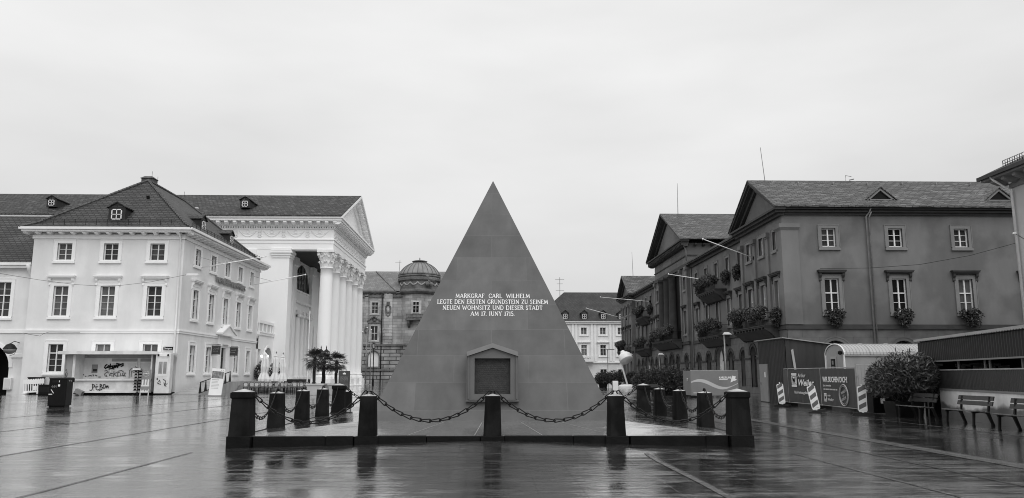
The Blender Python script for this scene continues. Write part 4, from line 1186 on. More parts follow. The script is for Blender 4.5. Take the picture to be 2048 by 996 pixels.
def seg(X, Y0, Y1, ztop, tops, mids, arches, tz=ZT2, mz=ZM2, aw=.62, atop=3.7, az=.6, wt=.5):
    body.M = side(X)
    hs = [(f(y)-wt,f(y)+wt,tz[0],tz[0]+tz[1]) for y in tops] + [(f(y)-.55,f(y)+.55,mz[0],mz[0]+mz[1]) for y in mids] + [(f(y)-w_,f(y)+w_,z_,t_,True) for y,w_,z_,t_ in arches]
    body.wall(f(Y1), f(Y0), -.3, ztop, hs, .45)
A1 = [(y,.75,.5,3.95) for y in (62.0,66.5)]
AW = [(y,.8,.5,3.75) for y in wingY if abs(y-78.0)>.1] + [(78.0,1.35,.0,4.2)]
AC = [(y,.8,.5,3.75) for y in (89.35,93.6,100.1,104.15)] + [(96.75,1.2,.0,4.0)]
AW2 = [(y,.8,.5,3.75) for y in wing2Y if abs(y-114.2)>.1] + [(114.2,1.35,.0,4.2)]
seg(XP, *PAV1, 14.0, pavY, pavY, A1)
seg(XW, *W1, 13.7, wingY, wingY, AW)
seg(XP, *CEN, 14.2, cenY, cenY, AC)
seg(XW, *W2, 13.7, wing2Y, wing2Y, AW2)
seg(XP, *PAV2, 14.0, pav2Y, pav2Y, [(y,.75,.5,3.75) for y in pav2Y])
body.M = None
for y in (PAV1[1], CEN[0], CEN[1], PAV2[0]): body.poly([(XP,y,-.3),(XW+.5,y,-.3),(XW+.5,y,14.2),(XP,y,14.2)])
body.poly([(XP,133.6,-.3),(47,133.6,-.3),(47,133.6,13.7),(XP,133.6,13.7)]); body.poly([(47,58.6,-.3),(47,133.6,-.3),(47,133.6,13.7),(47,58.6,13.7)])
body.build('wall', M['red_stone'], T_)
# rusticated base: thin slabs lines in front of the lower walls
mb = MB(fr4(0, TY, 0))
mb.wall(TX-.02, 47, -.3, 4.95, [(x-1.0,x+1.0,.5,4.1,True) for x in faX], .1, y=-.04)
def bseg(X, Y0, Y1, ar): mb.M = side(X); mb.wall(f(Y1)-.02, f(Y0)+.02, -.3, 4.9, [(f(y)-w_,f(y)+w_,z_,t_,True) for y,w_,z_,t_ in ar], .1, y=-.04)
bseg(XP, *PAV1, A1); bseg(XW, *W1, AW); bseg(XP, *CEN, AC); bseg(XW, *W2, AW2)
bs = mb.build('base_course', M['red_base'], T_)
mb = MB(fr4(0, TY, 0))
mb.box(TX-.16, 47, -.16, .1, 4.95, 5.2); mb.box(TX-.08, 47, -.08, .1, 5.2, 5.3)
for X, (Y0, Y1) in ((XP,PAV1),(XW,W1),(XP,CEN),(XW,W2),(XP,PAV2)):
    mb.M = side(X); mb.box(f(Y1)-(.12 if X==XP else 0), f(Y0)+(.12 if X==XP and Y0>60 else 0), -.158, .1, 4.952, 5.198); mb.box(f(Y1), f(Y0), -.078, .1, 5.2, 5.298)
mb.build('belt_course', M['red_dark'], T_)
mb = MB()                                     # impost band through the arches
mb.M = side(XW)
def band(ys, Y0, Y1, z, hw=.85):
    e = sorted([f(Y0), *[q for y in ys for q in (f(y[0])-y[1]-.02, f(y[0])+y[1]+.02)], f(Y1)])
    for a, b in zip(e[::2], e[1::2]): mb.box(a, b, -.12, .02, z, z+.16)
band(AW, *W1, 2.85); band(AW2, *W2, 2.85); mb.M = side(XP); band(AC, *CEN, 2.85); band(A1, *PAV1, 2.85)
mb.build('impost_band', M['red_dark'], T_)
# windows
for x in faX:
    window(T_, (x,TY,ZT2[0]), 0, 1.1, ZT2[1], 3, mats=mw, case=.24, sill='b'); window(T_, (x,TY,ZM2[0]), 0, 1.1, ZM2[1], 2, .58, mats=mw, hood=.2)
for ys, X in ((pavY,XP),(wingY,XW),(cenY,XP),(wing2Y,XW),(pav2Y,XP)):
    for y in ys:
        window(T_, (X,y,ZT2[0]), R(-90), 1.0, ZT2[1], 3, mats=mw, case=.22, dep=.3)
        window(T_, (X,y,ZM2[0]), R(-90), 1.1, ZM2[1], 2, .58, mats=mw, hood=.2, dep=.3)
# arched ground floor windows
def arch_win(X, y, hw, z0, zt, white):
    mb = MB(fr4(X, y, -90) if X is not None else fr4(y, TY, 0))
    P = [(-hw+.0,z0),(hw,z0)] + [(hw*math.cos(math.pi*k/12), zt-hw+hw*math.sin(math.pi*k/12)) for k in range(13)]
    d_ = .36
    mb.poly([(p[0],d_,p[1]) for p in P])
    w_ = mb.build('arched_window', M['offwhite'] if white else M['glass'], T_)
    mb = MB(fr4(X, y, -90) if X is not None else fr4(y, TY, 0))
    if not white:
        mb.box(-.05,.05,d_-.08,d_-.004,z0,zt-.03); mb.box(-hw+.02,hw-.02,d_-.09,d_-.006,zt-hw-.06,zt-hw+.06)
        for s in (-1,1): mb.box(min(s*hw,s*hw-s*.08),max(s*hw,s*hw-s*.08),d_-.08,d_-.005,z0,zt-hw)
        mb.build('frame', M['red_dark'], w_)
    mb = MB(fr4(X, y, -90) if X is not None else fr4(y, TY, 0))
    for r0, r1, o in ((hw, hw+.22, .075),(hw+.22,hw+.3,.11)):
        for k in range(12):
            a, b = math.pi*k/12, math.pi*(k+1)/12
            q = [(r0*math.cos(a),r0*math.sin(a)),(r0*math.cos(b),r0*math.sin(b)),(r1*math.cos(b),r1*math.sin(b)),(r1*math.cos(a),r1*math.sin(a))]
            mb.solid([(x,-o,zt-hw+z) for x,z in q],[(x,.02,zt-hw+z) for x,z in q])
    mb.build('arch_surround', M['red_stone'] if X is None else M['red_dark'], w_)
for ar, X in ((A1,XP),(AW,XW),(AC,XP),(AW2,XW)):
    for y, hw, z0, zt in ar: arch_win(X, y, hw, z0, zt, hw > 1.0 and X == XW)
for x in faX: arch_win(None, x, 1.0, .5, 4.1, False)
for x in faX: MB().box(x-.98, x+.98, TY+.3, TY+.34, .5, 3.75).build('shutter', M['trailer'], T_)
# pilasters of the pavilions
def pil(y, z1, hw=.45, capw=.12):
    mb = MB(side(XP)); mb.box(f(y)-hw, f(y)+hw, -.14, .02, 5.3, z1); mb.box(f(y)-hw-capw, f(y)+hw+capw, -.3, .02, z1, z1+.35); mb.box(f(y)-hw-.05, f(y)+hw+.05, -.2, .02, z1-.12, z1)
    mb.build('pilaster', M['red_stone'], T_)
for y in (61.75, 64.9, 68.25): pil(y, 12.5, .28)
for y in (126.8, 130.0, 133.2, 123.8): pil(y, 12.5, .28)
for y in (88.2, 90.9, 102.6, 105.3): pil(y, 13.4, .3)
mb = MB()
mb.box(XP-.14, 23.5, TY-.14, TY+1.0, 5.3, 12.5); mb.box(XP-.28, 23.62, TY-.28, TY+1.1, 12.7, 13.02); mb.hexa([(XP-.14,TY-.14),(23.5,TY-.14),(23.5,TY+1),(XP-.14,TY+1)],12.5,[(XP-.26,TY-.26),(23.6,TY-.26),(23.6,TY+1.1),(XP-.26,TY+1.1)],12.7)
mb.build('corner_pilaster', M['red_stone'], T_)
# centre loggia with two round columns
mb = MB(); mb.box(XP-.05, XP+.06, 91.2, 102.3, 5.3, 13.4); mb.build('loggia_shade', M['black'], T_)  # flat black sheet: the shade behind the columns is put into its colour
for y in (93.9, 96.75, 99.6):
    mb = MB().lathe([(.62,5.3),(.66,5.5),(.56,5.65),(.55,7),(.46,13.0),(.5,13.05)], (XP-.35,y,0), 16)
    c = mb.build('column', M['red_dark'], T_, smooth=True)
    mb = MB().lathe([(.46,13.0),(.62,13.3)], (XP-.35,y,0), 16); mb.box(XP-1.0,XP+.25,y-.66,y+.66,13.25,13.5); mb.build('capital', M['red_dark'], c)
# cornices, pediments, roofs
cor = MB()
cor.M = fr4(0, TY, 0); cor.box(TX-.2, 47, -.2, .1, 13.72, 13.9); cor.box(TX-.42, 47, -.42, .1, 13.9, 14.05)
gut = MB(fr4(0, TY, 0)); gut.box(TX-.55, 47, -.62, .1, 14.08, 14.2); gut.box(TX-.55, 47, -.68, -.5, 14.2, 14.42); gut.build('gutter', M['gutter_dark'], T_)
for X, (Y0, Y1), zz in ((XW,W1,13.55),(XW,W2,13.55)):
    gut = MB(side(X)); gut.box(f(Y1)+.02, f(Y0)-.02, -.62, .1, zz+.3, zz+.44); gut.box(f(Y1)+.02, f(Y0)-.02, -.7, -.5, zz+.44, zz+.64); gut.build('gutter', M['gutter_dark'], T_)
    cor.M = side(X); cor.box(f(Y1)+.02, f(Y0)-.02, -.25, .1, zz, zz+.28)
slope = MB()
def gable(X, Y0, Y1, ze, zp, back, ov=.75, dep=.45):
    ym = (Y0+Y1)/2; h = (Y1-Y0)/2 + ov; tymp = MB(); rake = MB()
    for d0, d1, z0, z1 in ((ov-.45,-.1,ze-.42,ze-.2),(ov-.2,-.1,ze-.2,ze),(ov,-.1,ze,ze+.16)):
        cor.M = side(X); cor.box(f(Y1)-d0, f(Y0)+d0, -d0, .1, z0, z1)
    tymp.solid([(X+.03,ym-h+1.3,ze+.1),(X+.03,ym+h-1.3,ze+.1),(X+.03,ym,zp-.75)],[(X+.3,ym-h+1.3,ze+.1),(X+.3,ym+h-1.3,ze+.1),(X+.3,ym,zp-.75)])
    for s in (-1,1):
        for o0,o1,d in ((0,.22,ov),(.22,.42,ov-.18),(.42,.85,.22)):
            q = [(ym+s*h,ze+.16-o0*.0),(ym,zp-o0),(ym,zp-o1),(ym+s*(h-o1*1.2),ze+.16)]
            if o0 > 0: q[0] = (ym+s*(h-o0*1.2), ze+.16)
            rake.solid([(X-d,y,z) for y,z in q],[(X+.35,y,z) for y,z in q])
        if s == 1: tymp.build('tympanum', M['red_stone'], T_)
        slope.solid([(X-ov-.06,ym+s*(h+.08),ze+.16),(X-ov-.06,ym,zp+.03),(X-ov-.06,ym,zp+.15),(X-ov-.06,ym+s*(h+.08),ze+.28)],
                    [(back,ym+s*(h+.08),ze+.16),(back,ym,zp+.03),(back,ym,zp+.15),(back,ym+s*(h+.08),ze+.28)])
    rake.build('raking_cornice', M['red_dark'], T_)
gable(XP, *PAV1, 14.05, 17.6, 48)
gable(XP, *PAV2, 14.05, 17.65, 44)
# raised centre block
cw = MB(); cw.box(XP+.003, 44, CEN[0], CEN[1], 14.1, 16.5); cw.build('attic_wall', M['red_stone'], T_)
cor.M = None; cor.box(XP-.2, 44, CEN[0]-.2, CEN[1]+.2, 13.75, 14.15); cor.box(XP-.1, 44, CEN[0]-.1, CEN[1]+.1, 15.0, 15.12)
gable(XP, *CEN, 16.6, 21.6, 42, .95)
cor.M = side(XP); modillions(cor, f(CEN[1])-.6, f(CEN[0])+.6, 16.0, 16.38, .75, .62, .26)
cor.M = fr4(0, CEN[0], 0); modillions(cor, XP, 30, 16.1, 16.4, .55, .95, .26); cor.M = None
cor.build('cornice', M['red_dark'], T_)
for (Y0, Y1) in (W1, W2):
    slope.solid([(XW-.75,Y0+.8,13.95),(XW-.75,Y1-.8,13.95),(XW-.75,Y1-.8,14.05),(XW-.75,Y0+.8,14.05)],[(31,Y0+.8,17.4),(31,Y1-.8,17.4),(31,Y1-.8,17.5),(31,Y0+.8,17.5)])
rf = slope.build('roof', M['slate_town'], T_)
for x in (30.45, 39.9):
    dm = MB((Matrix.Translation((0,0,.12)) @ fr4(x, TY+.55, 0)))
    dm.solid([(-.98,0,14.98),(.98,0,14.98),(0,0,15.85)],[(-.98,2.5,14.98),(.98,2.5,14.98),(0,2.5,15.85)])
    d_ = dm.build('dormer', M['black'], T_)
    dm = MB((Matrix.Translation((0,0,.12)) @ fr4(x, TY+.55, 0)))
    for s in (-1,1): dm.solid([(0,-.12,15.9),(s*1.15,-.12,14.93),(s*.93,-.12,14.93),(0,-.12,15.7)],[(0,.05,15.9),(s*1.15,.05,14.93),(s*.93,.05,14.93),(0,.05,15.7)])
    dm.box(-1.0,1.0,-.12,.05,14.9,15.0); dm.build('dormer_frame', M['red_trim'], d_)
    dm = MB((Matrix.Translation((0,0,.12)) @ fr4(x, TY+.55, 0)))
    for s in (-1,1): dm.solid([(0,-.2,15.92),(s*1.25,-.2,14.92),(s*1.25,-.2,14.99),(0,-.2,16.0)],[(0,2.9,15.92),(s*1.25,2.9,14.92),(s*1.25,2.9,14.99),(0,2.9,16.0)])
    dm.build('dormer_roof', M['slate_town'], d_)
hook = MB().box(-.03,.03,-.3,0,0,.09).box(-.03,.03,-.32,-.28,0,.16).mesh('snow_hook', M['zinc'])
for row, (dy, z) in enumerate(((.55,14.70),(2.3,15.9),(4.2,17.2))):
    x = 23.6 + row*.9
    while x < 43: put(hook, 'snow_hook', rf, (x-T_.location.x*0, TY+dy, z)); x += (1.5 if row == 0 else 2.9)
mb = MB()
mb.tube([(23.6,63.5,17.65),(23.9,63.3,17.45),(25.9,59.4,14.75)], .025, 4)
mb.build('lightning_wire', M['zinc'], rf)
mb = MB()
for x, y, z, h, lean_ in ((23.0,63.6,17.6,3.0,-.25),(XP+1.3,96.7,21.5,4.2,.05),(XP+1.2,128.5,17.6,4.2,-.1)): mb.tube([(x,y,z),(x+lean_*.5,y,z+h*.5),(x+lean_,y,z+h)], .035 if y < 70 else .055, 5, r2=.025)
mb.tube([(29.9,63.6,17.6),(29.9,63.6,18.2),(30.4,63.6,18.1)], .03, 4); mb.tube([(30.2,63.6,17.8),(30.6,63.6,17.9)], .05, 4)
mb.build('lightning_rod', M['zinc'], rf)
mb = MB(); mb.box(29.9,30.8,105.6+12,105.6+13,17.2,20.0); mb.build('chimney', M['trailer'], rf)
pipe(T_, [(29.05,58.0,14.2),(29.0,58.15,13.9),(28.85,58.42,13.6),(28.85,58.46,0)], .07, M['zinc']); pipe(T_, [(29.1,58.05,13.9),(29.06,58.44,13.5),(29.06,58.48,0)], .05, M['zinc'])
pipe(T_, [(XW-.12,87.7,13.6),(XW-.12,87.7,0)], .08, M['red_trim']); pipe(T_, [(XP-.6,87.5,16.5),(XP-.15,87.6,15.6),(XP-.15,87.6,14.4)], .07, M['red_trim'])
# balconies
def balcony(y, z, ln, X, out=1.15, h=.95):
    mb = MB(side(X)); a, b = f(y)-ln/2, f(y)+ln/2
    mb.box(a, b, -out, 0, z-.16, z); mb.box(a-.06, b+.06, -out-.06, 0, z-.05, z+.02); mb.hexa([(a+.5,-.35),(b-.5,-.35),(b-.5,0),(a+.5,0)],z-.95,[(a+.05,-out+.05),(b-.05,-out+.05),(b-.05,0),(a+.05,0)],z-.3)
    n = int(ln/.75)
    for k in range(n+1):
        x = a+.12+(ln-.24)*k/n
        mb.px([(0,z-.16),(-out+.02,z-.16),(-out+.02,z-.32),(-out*.55,z-.62),(-.25,z-1.0),(0,z-1.05)], x-.09, x+.09)
    bc = mb.build('balcony', M['red_dark'], T_)
    mb = MB(side(X))
    for zz in (z+.08, z+h): mb.tube([(a+.04,0,zz),(a+.04,-out+.04,zz),(b-.04,-out+.04,zz),(b-.04,0,zz)], .025, 5)
    x = a+.04
    while x < b: mb.tube([(x,-out+.04,z),(x,-out+.04,z+h)], .012, 4); x += .14
    mb.build('railing', M['iron'], bc)
BAL = [(64.2,5.35,8.1,XP), (77.9,5.3,7.6,XW), (96.6,5.6,11.4,XP-.15), (114.5,5.2,7.0,XW), (128.5,5.35,7.0,XP), (77.9,9.75,6.2,XW), (114.3,9.75,5.4,XW)]
for b in BAL: balcony(*b)
desc = ['long trailing flower planter on the balcony railing of the nearest gabled pavilion', 'flower planter on the lower balcony of the near wing', 'longest flower planter along the balcony under the four dark columns', 'flower planter on the lower balcony of the far wing', 'flower planter on the balcony of the farthest gabled pavilion', 'flower planter on the upper balcony of the near wing', 'flower planter on the upper balcony of the far wing']
for i, ((y, z, ln, X), d_) in enumerate(zip(BAL, desc)):
    n = int(ln/.9); rl = random.Random(50+i)
    ell = [(0, (k+.5-n/2)*ln/n, rl.uniform(-.1,.15), rl.uniform(.42,.55), ln/n*.68, rl.uniform(.42,.62)) for k in range(n)]
    r = leafy('flower_planter', d_, 'planter', (X-1.2, y, z+1.02), ell, int(430*ln), .17, .6, 60+i, 'flower planters on the town hall', 'leaf_box', hollow=.2, droop=.5)
    MB().box(X-1.28, X-1.0, y-ln/2+.2, y+ln/2-.2, z+.72, z+.98).build('trough', M['black'], r)
    ell2 = [(e[0]-.12, e[1], e[2]+.12, e[3], e[4], e[5]) for e in ell]
    put(leaf_mesh('blossoms', M['flower'], ell2, int(120*ln), .10, .9, 90+i, hollow=.75), 'blossoms', r, (X-1.2, y, z+1.02))
bx = [((25.92,58.3,5.95),0,'bushy flower box under the first front window left of the downpipe'),((31.1,58.3,5.95),0,'bushy flower box under the front window right of the downpipe'),((36.25,58.3,5.95),0,'bushy flower box under the front window nearest to the canopy'),
      ((XP-.3,59.9,6.1),90,'flower box on the corner window beside the pavilion balcony'),((XW-.3,70.9,6.1),90,'flower box under the first floor window between the two nearest lower balconies') ,((XW-.3,82.9,6.0),90,'flower box under the first floor window beside the corner pipe of the near wing'),
      ((XW-.3,70.5,10.95),90,'flower box under the upper window next to the nearest pavilion'),((XW-.3,74.05,10.95),90,'flower box under the upper window right of the upper balcony'),((XW-.3,83.3,10.6),90,'flower box under the upper window left of the upper balcony'),
      ((XW-.3,110.2,10.8),90,'far flower box right of the upper balcony of the far wing'),((XW-.3,118.9,10.8),90,'far flower box left of the upper balcony of the far wing'),((XW-.3,110.0,6.1),90,'far flower box beside the lower balcony of the far wing')]
for i, (l, rz, d_) in enumerate(bx):
    r = leafy('flower_box', d_, 'flower box', l, [(-.35,0,.12,.46,.34,.42),(.35,-.02,.14,.5,.34,.46),(0,-.1,-.2,.62,.36,.55),(.05,-.1,-.55,.42,.26,.42)], 950, .17, .7, 130+i, 'flower boxes under the town hall windows', 'leaf_box', rz=R(-rz), hollow=.15, droop=.6)
    put(leaf_mesh('blossoms', M['flower'], [(0,-.08,-.05,.62,.34,.6)], 130, .085, .9, 150+i, hollow=.8), 'blossoms', r, l)
    put(cached('boxtrough', lambda: MB().box(-.55,.55,-.1,.22,-.12,.1).mesh('trough', M['black'])), 'trough', r, l)
# flag poles leaning out from the upper windows
fp = [((22.2,64.95,11.3),(-4.4,-.4,1.55),'bare white flagpole on the nearest pavilion of the town hall'),((22.6,78.2,10.9),(-4.0,3.0,1.1),'bare white flagpole above the upper balcony of the near wing'),
      ((22.6,111.0,11.9),(-6.5,4.0,1.0),'bare white flagpole on the far wing of the town hall'),((22.2,128.5,10.6),(-6.3,2.4,2.0),'bare white flagpole on the farthest pavilion')]
for p, d, l in fp:
    r = thing('flagpole', l, 'flagpole', p, 'flagpoles on the building fronts')
    q = Vector(p)+Vector(d); MB().tube([p, q], .043, 8, r2=.035).build('pole', M['white'], r, smooth=True)
    mb = MB().lathe([(.02,-.09),(.09,0),(.02,.09)], tuple(q), 8); mb.build('finial', M['white'], r)
    MB().box(p[0]-.1,p[0]+.15,p[1]-.12,p[1]+.12,p[2]-.14,p[2]+.14).build('bracket', M['iron'], r)
for p, d, l in (((-25.6,68.9,10.85),(5.0,2.2,1.35),'thin flagpole at the top floor corner of the white corner house'),((-25.6,84.3,11.1),(5.0,2.2,1.4),'thin flagpole at the far end of the white corner house')):
    r = thing('flagpole', l, 'flagpole', p, 'flagpoles on the building fronts'); q = Vector(p)+Vector(d)
    MB().tube([p, q], .045, 6).build('pole', M['gutter'], r, smooth=True); MB().lathe([(.02,-.09),(.08,0),(.02,.09)], tuple(q), 8).build('finial', M['white'], r)
    MB().tube([(p[0],p[1],p[2]+.9),Vector(p)+Vector(d)*.35], .018, 4).build('stay', M['zinc'], r)

# ------------------------------------------------------------------ right edge house
E2 = thing('edge_house', 'pale house with bracketed eaves and pale downpipe at the right edge', 'house', (38, 40, 0))
ex, ey = 32.05, 46.2
mb = MB(side(ex)); mb.wall(f(ey), f(20), -.3, 13.3, [(f(y)-.55,f(y)+.55,z,z+h) for y in (41.5,37.5,33.5,29.5,25) for z,h in ((11,1.4),(6.3,2.5),(1.8,2.3))], .3)
mb.M = None; mb.poly([(ex,ey,-.3),(50,ey,-.3),(50,ey,13.3),(ex,ey,13.3)])
mb.build('wall', mat('right_house_plaster', .5, .85, .06, .5), E2)
for y in (41.5,37.5,33.5,29.5,25):
    window(E2, (ex,y,11), R(-90), 1.1, 1.4, 3); window(E2, (ex,y,6.3), R(-90), 1.1, 2.5, 3, .68, hood=.3); window(E2, (ex,y,1.8), R(-90), 1.1, 2.3, 3, .68)
mb = MB(side(ex)); mb.box(f(ey)-1.15, f(20), -1.15, .1, 13.5, 13.62); mb.box(f(ey)-.1, f(20), -.1, .1, 12.9, 13.2)
modillions(mb, f(ey)-.4, f(20), 13.15, 13.5, .95, 1.0, .3); mb.build('cornice', M['red_trim'], E2)
mb = MB(side(ex)); mb.box(f(ey)-1.3, f(20), -1.34, -1.12, 13.62, 13.84); mb.build('gutter', M['gutter_dark'], E2)
mb = MB(); mb.poly([(ex-1.3,ey+1.3,13.84),(ex-1.3,20,13.84),(ex+6,20,17.6),(ex+6,ey-6,17.6)]).poly([(ex-1.3,ey+1.3,13.84),(ex+6,ey-6,17.6),(50,ey-6,17.6),(50,ey+1.3,13.84)])
rr_ = mb.build('roof', M['slate'], E2)
mb = MB()
y = ey-.5
while y > 20: mb.tube([(ex-.75,y,14.1),(ex-.75,y,14.5)], .02, 4); y -= .22
for z in (14.3,14.5): mb.tube([(ex-.75,ey-.5,z),(ex-.75,20,z)], .02, 4)
mb.build('snow_guard', M['iron'], rr_)
pipe(E2, [(ex-1.2,ey+.2,13.7),(ex-1.0,ey+.1,13.4),(ex-.15,ey-.15,12.7),(ex-.12,ey-.15,0)], .08, M['gutter'])
MB().tube([(ex-.15,ey-.8,9.6),(ex-.15-.9,ey-1.4,9.8)], .03, 5).build('lamp_arm', M['zinc'], E2)
MB().lathe([(.04,-.06),(.12,-.04),(.1,.06),(.02,.08)], (ex-1.15,ey-1.5,9.8), 8).build('wall_lamp', M['white'], E2)
# pixel ray helper: the point of the photograph's pixel (2048 wide) at depth Y or on the ground
_p, _y = R(9.15), R(1.5)
_f = Vector((math.sin(_y)*math.cos(_p), math.cos(_y)*math.cos(_p), math.sin(_p))); _r = Vector((math.cos(_y), -math.sin(_y), 0)); _u = _r.cross(_f)
def at(x, y, Y):
    d = _f + _r*((x-1024)/1564) + _u*((498-y)/1564); t = Y/d.y
    return Vector((d.x*t, Y, 1.53+d.z*t))

# ------------------------------------------------------------------ domed stone building behind the church
D = thing('domed_building', 'ornate weathered stone building with a round domed corner tower', 'building', (-20, 152, 0))
mb = MB(fr4(0, 150, 0)); wx = [-42,-38.1,-34.2,-30.2,-26.25,-22.3]
mb.wall(-48, -16, 7.1, 17.2, [(x-.6,x+.6,z,z+h) for x in wx for z,h in ((13.1,2.15),(8.0,2.75))], .4)
mb.M = None; mb.poly([(-48,162,0),(6,162,0),(6,162,17.2),(-48,162,17.2)]).poly([(6,150.5,0),(6,162,0),(6,162,17.2),(6,150.5,17.2)]).poly([(-11,150.4,7.1),(6,150.4,7.1),(6,150.4,17.2),(-11,150.4,17.2)])
wd = mb.build('wall', M['baroque'], D)
mb = MB(fr4(0, 150, 0)); mb.wall(-48, -16, -.3, 7.1, [(x-1.0,x+1.0,3.1,5.9,True) for x in wx], .4, y=-.12); mb.poly([(-11,.3,-.3),(6,.3,-.3),(6,.3,7.1),(-11,.3,7.1)])
mb.build('rusticated_base', M['rustic'], D)
for x in wx:
    window(D, (x,150,13.1), 0, 1.2, 2.15, 2, .68, mats=('frame','glass','baroque_trim','baroque_dark'), case=.3)
    w_ = window(D, (x,150,8.0), 0, 1.3, 2.75, 1, .5, mats=('frame','glass','baroque_trim','baroque_dark'), case=.32)
    mb = MB(fr4(0, 150, 0))
    for s in (-1,1): mb.solid([(x,-.4,12.45),(x+s*1.35,-.4,11.6),(x+s*1.35,-.4,11.8),(x,-.4,12.75)],[(x,.02,12.45),(x+s*1.35,.02,11.6),(x+s*1.35,.02,11.8),(x,.02,12.75)])
    mb.box(x-1.3,x+1.3,-.3,.02,11.3,11.5); mb.lathe([(.02,-.02),(.3,-.02),(.3,.02)], (0,0,0), 4) if False else None
    mb.tube([(x+.35*math.cos(a),-.08,11.95+.28*math.sin(a)) for a in [2*math.pi*k/9 for k in range(9)]], .12, 5, closed=True)
    mb.build('window_pediment', M['baroque_dark'], D)
    mb = MB(fr4(0, 150, 0)); mb.box(x-.98,x+.98,.1,.16,3.1,5.85); mb.build('blind_panel', M['plaster'], D)
    mb = MB(fr4(0, 150, 0))
    P = [(x-1.1+.0,3.0),(x-1.1,4.9)] + [(x-1.12*math.cos(math.pi*k/8), 4.95+1.12*math.sin(math.pi*k/8)) for k in range(9)] + [(x+1.1,3.0)]
    mb.tube([(p[0],-.16,p[1]) for p in P], .1, 5); mb.box(x-.25,x+.25,-.4,.0,5.9,6.9); mb.box(x-1.3,x+1.3,-.35,.02,2.75,3.0); mb.build('panel_frame', M['baroque_dark'], D)
mb = MB(fr4(0, 150, 0))
for x in (-40,-32.2,-19.7):
    mb.box(x-.78,x+.78,-.4,.02,7.3,17.0)
    for k in range(5): mb.box(x-.85,x+.85,-.46,.0,7.6+k*.62,7.95+k*.62)
for x in (-23.9,-28.2,-36.1): mb.box(x-.35,x+.35,-.25,.02,7.3,17.0)
mb.build('pilaster', M['baroque'], D)
mb = MB(fr4(0, 150, 0)); x = -19.7
mb.tube([(x+.45*math.cos(a),-.45,14.0+.75*math.sin(a)) for a in [2*math.pi*k/10 for k in range(10)]], .17, 5, closed=True); mb.box(x-.3,x+.3,-.55,-.4,14.7,15.3)
for s in (-1,1): mb.tube([(x+s*.5,-.45,13.5),(x+s*.3,-.45,12.9),(x,-.45,12.6)], .14, 5)
x = -23.75; mb.tube([(x+.3*math.cos(a),-.35,9.9+.45*math.sin(a)) for a in [2*math.pi*k/10 for k in range(10)]], .15, 5, closed=True); mb.box(x-.25,x+.25,-.5,-.2,10.3,10.7)
mb.build('carved_cartouche', M['baroque_dark'], D)
mb = MB(fr4(0, 150, 0))
mb.box(-48,-16,-.45,.02,6.95,7.3); mb.box(-48,-16,-.3,.02,2.3,2.6); mb.box(-48,-16,-.6,.1,17.0,17.2); mb.box(-48,-16,-.25,.1,16.2,16.4)
modillions(mb, -47.8, -18.2, 16.7, 17.0, .45, .8, .3); mb.box(-48,-18.2,-.75,.1,17.2,17.45)
mb.build('cornice', M['baroque_dark'], D)
pipe(D, [(-20.95,149.3,17),(-20.9,149.85,16.2),(-20.9,149.8,0)], .1, M['gutter_dark']); 
mb = MB(); mb.poly([(-48,149.3,17.4),(-17.5,149.3,17.4),(-17.5,156,22.0),(-48,156,22.0)]).poly([(-48,156,22),(-17.5,156,22),(-17.5,162.5,17.4),(-48,162.5,17.4)]).poly([(-12,149.8,17.4),(6,149.8,17.4),(6,156,22),(-12,156,22)]).poly([(-12,156,22),(6,156,22),(6,162.5,17.4),(-12,162.5,17.4)]).poly([(-17.5,156,22),(-12,156,22),(-12,156,17),(-17.5,156,17)])
rf = mb.build('roof', M['slate_far'], D)
MB().tube([(-23.1,155.8,22),(-18.5,149.4,17.5)], .1, 5).build('ridge_tiles', M['baroque_dark'], rf)
MB().tube([(-18.3,154,21),(-18.2,154,24.0)], .05, 5).tube([(-19.1,154,23.6),(-17.9,154,23.6)], .04, 4).build('antenna', M['zinc'], rf)
tc_ = (-14.1, 152.2, 0)
mb = MB().lathe([(3.75,7.1),(3.75,16.9)], tc_, 40, cap=False); tw = mb.build('tower', M['baroque'], D)
MB().lathe([(3.95,-.3),(3.95,7.1)], tc_, 40, cap=False).build('tower_base', M['rustic'], D)
MB().lathe([(3.8,6.9),(4.3,7.0),(4.3,7.3),(3.8,7.4)], tc_, 40).build('tower_band', M['baroque_dark'], tw)
MB().lathe([(3.8,16.7),(4.2,16.9),(4.5,17.2),(4.5,17.5),(3.9,17.7),(3.85,17.9)], tc_, 40).build('tower_cornice', M['baroque_dark'], tw)
MB().lathe([(3.7,17.8),(3.7,19.4),(4.1,19.5),(4.15,19.9),(3.95,20.1),(4.15,20.3),(4.1,20.5),(3.9,20.55)], tc_, 40).build('drum', M['baroque_dark'], tw)
mb = MB()
for k in range(16):
    a0 = -math.pi + k*math.pi/8
    mb.tube([(tc_[0]+3.76*math.cos(a0+t*.39/1), tc_[1]+3.76*math.sin(a0+t*.39), 19.1-.55*4*t*(1-t)) for t in [i/6 for i in range(7)]], .12, 5)
mb.build('garland', M['baroque_trim'], tw)
dR = (4.1**2+2.75**2)/(2*2.75); dA = math.asin(4.1/dR)
dm = [(max(.05, dR*math.sin(dA*(1-k/12))), 20.6+2.75-dR+dR*math.cos(dA*(1-k/12))) for k in range(13)]
dome = MB().lathe(dm, tc_, 48).build('dome', M['copper'], D, smooth=True)
mb = MB()
for k in range(24):
    a = 2*math.pi*k/24; mb.tube([(tc_[0]+(r_+.03)*math.cos(a), tc_[1]+(r_+.03)*math.sin(a), z_+.02) for r_, z_ in dm], .06, 4)
mb.build('dome_rib', M['baroque_dark'], dome)
MB().lathe([(1.2,23.05),(1.25,23.3),(1.5,23.4),(1.5,23.5),(1.1,23.62),(.4,23.72),(.1,23.8),(.09,24.1),(.02,24.3)], tc_, 20).build('finial', M['baroque_dark'], dome)
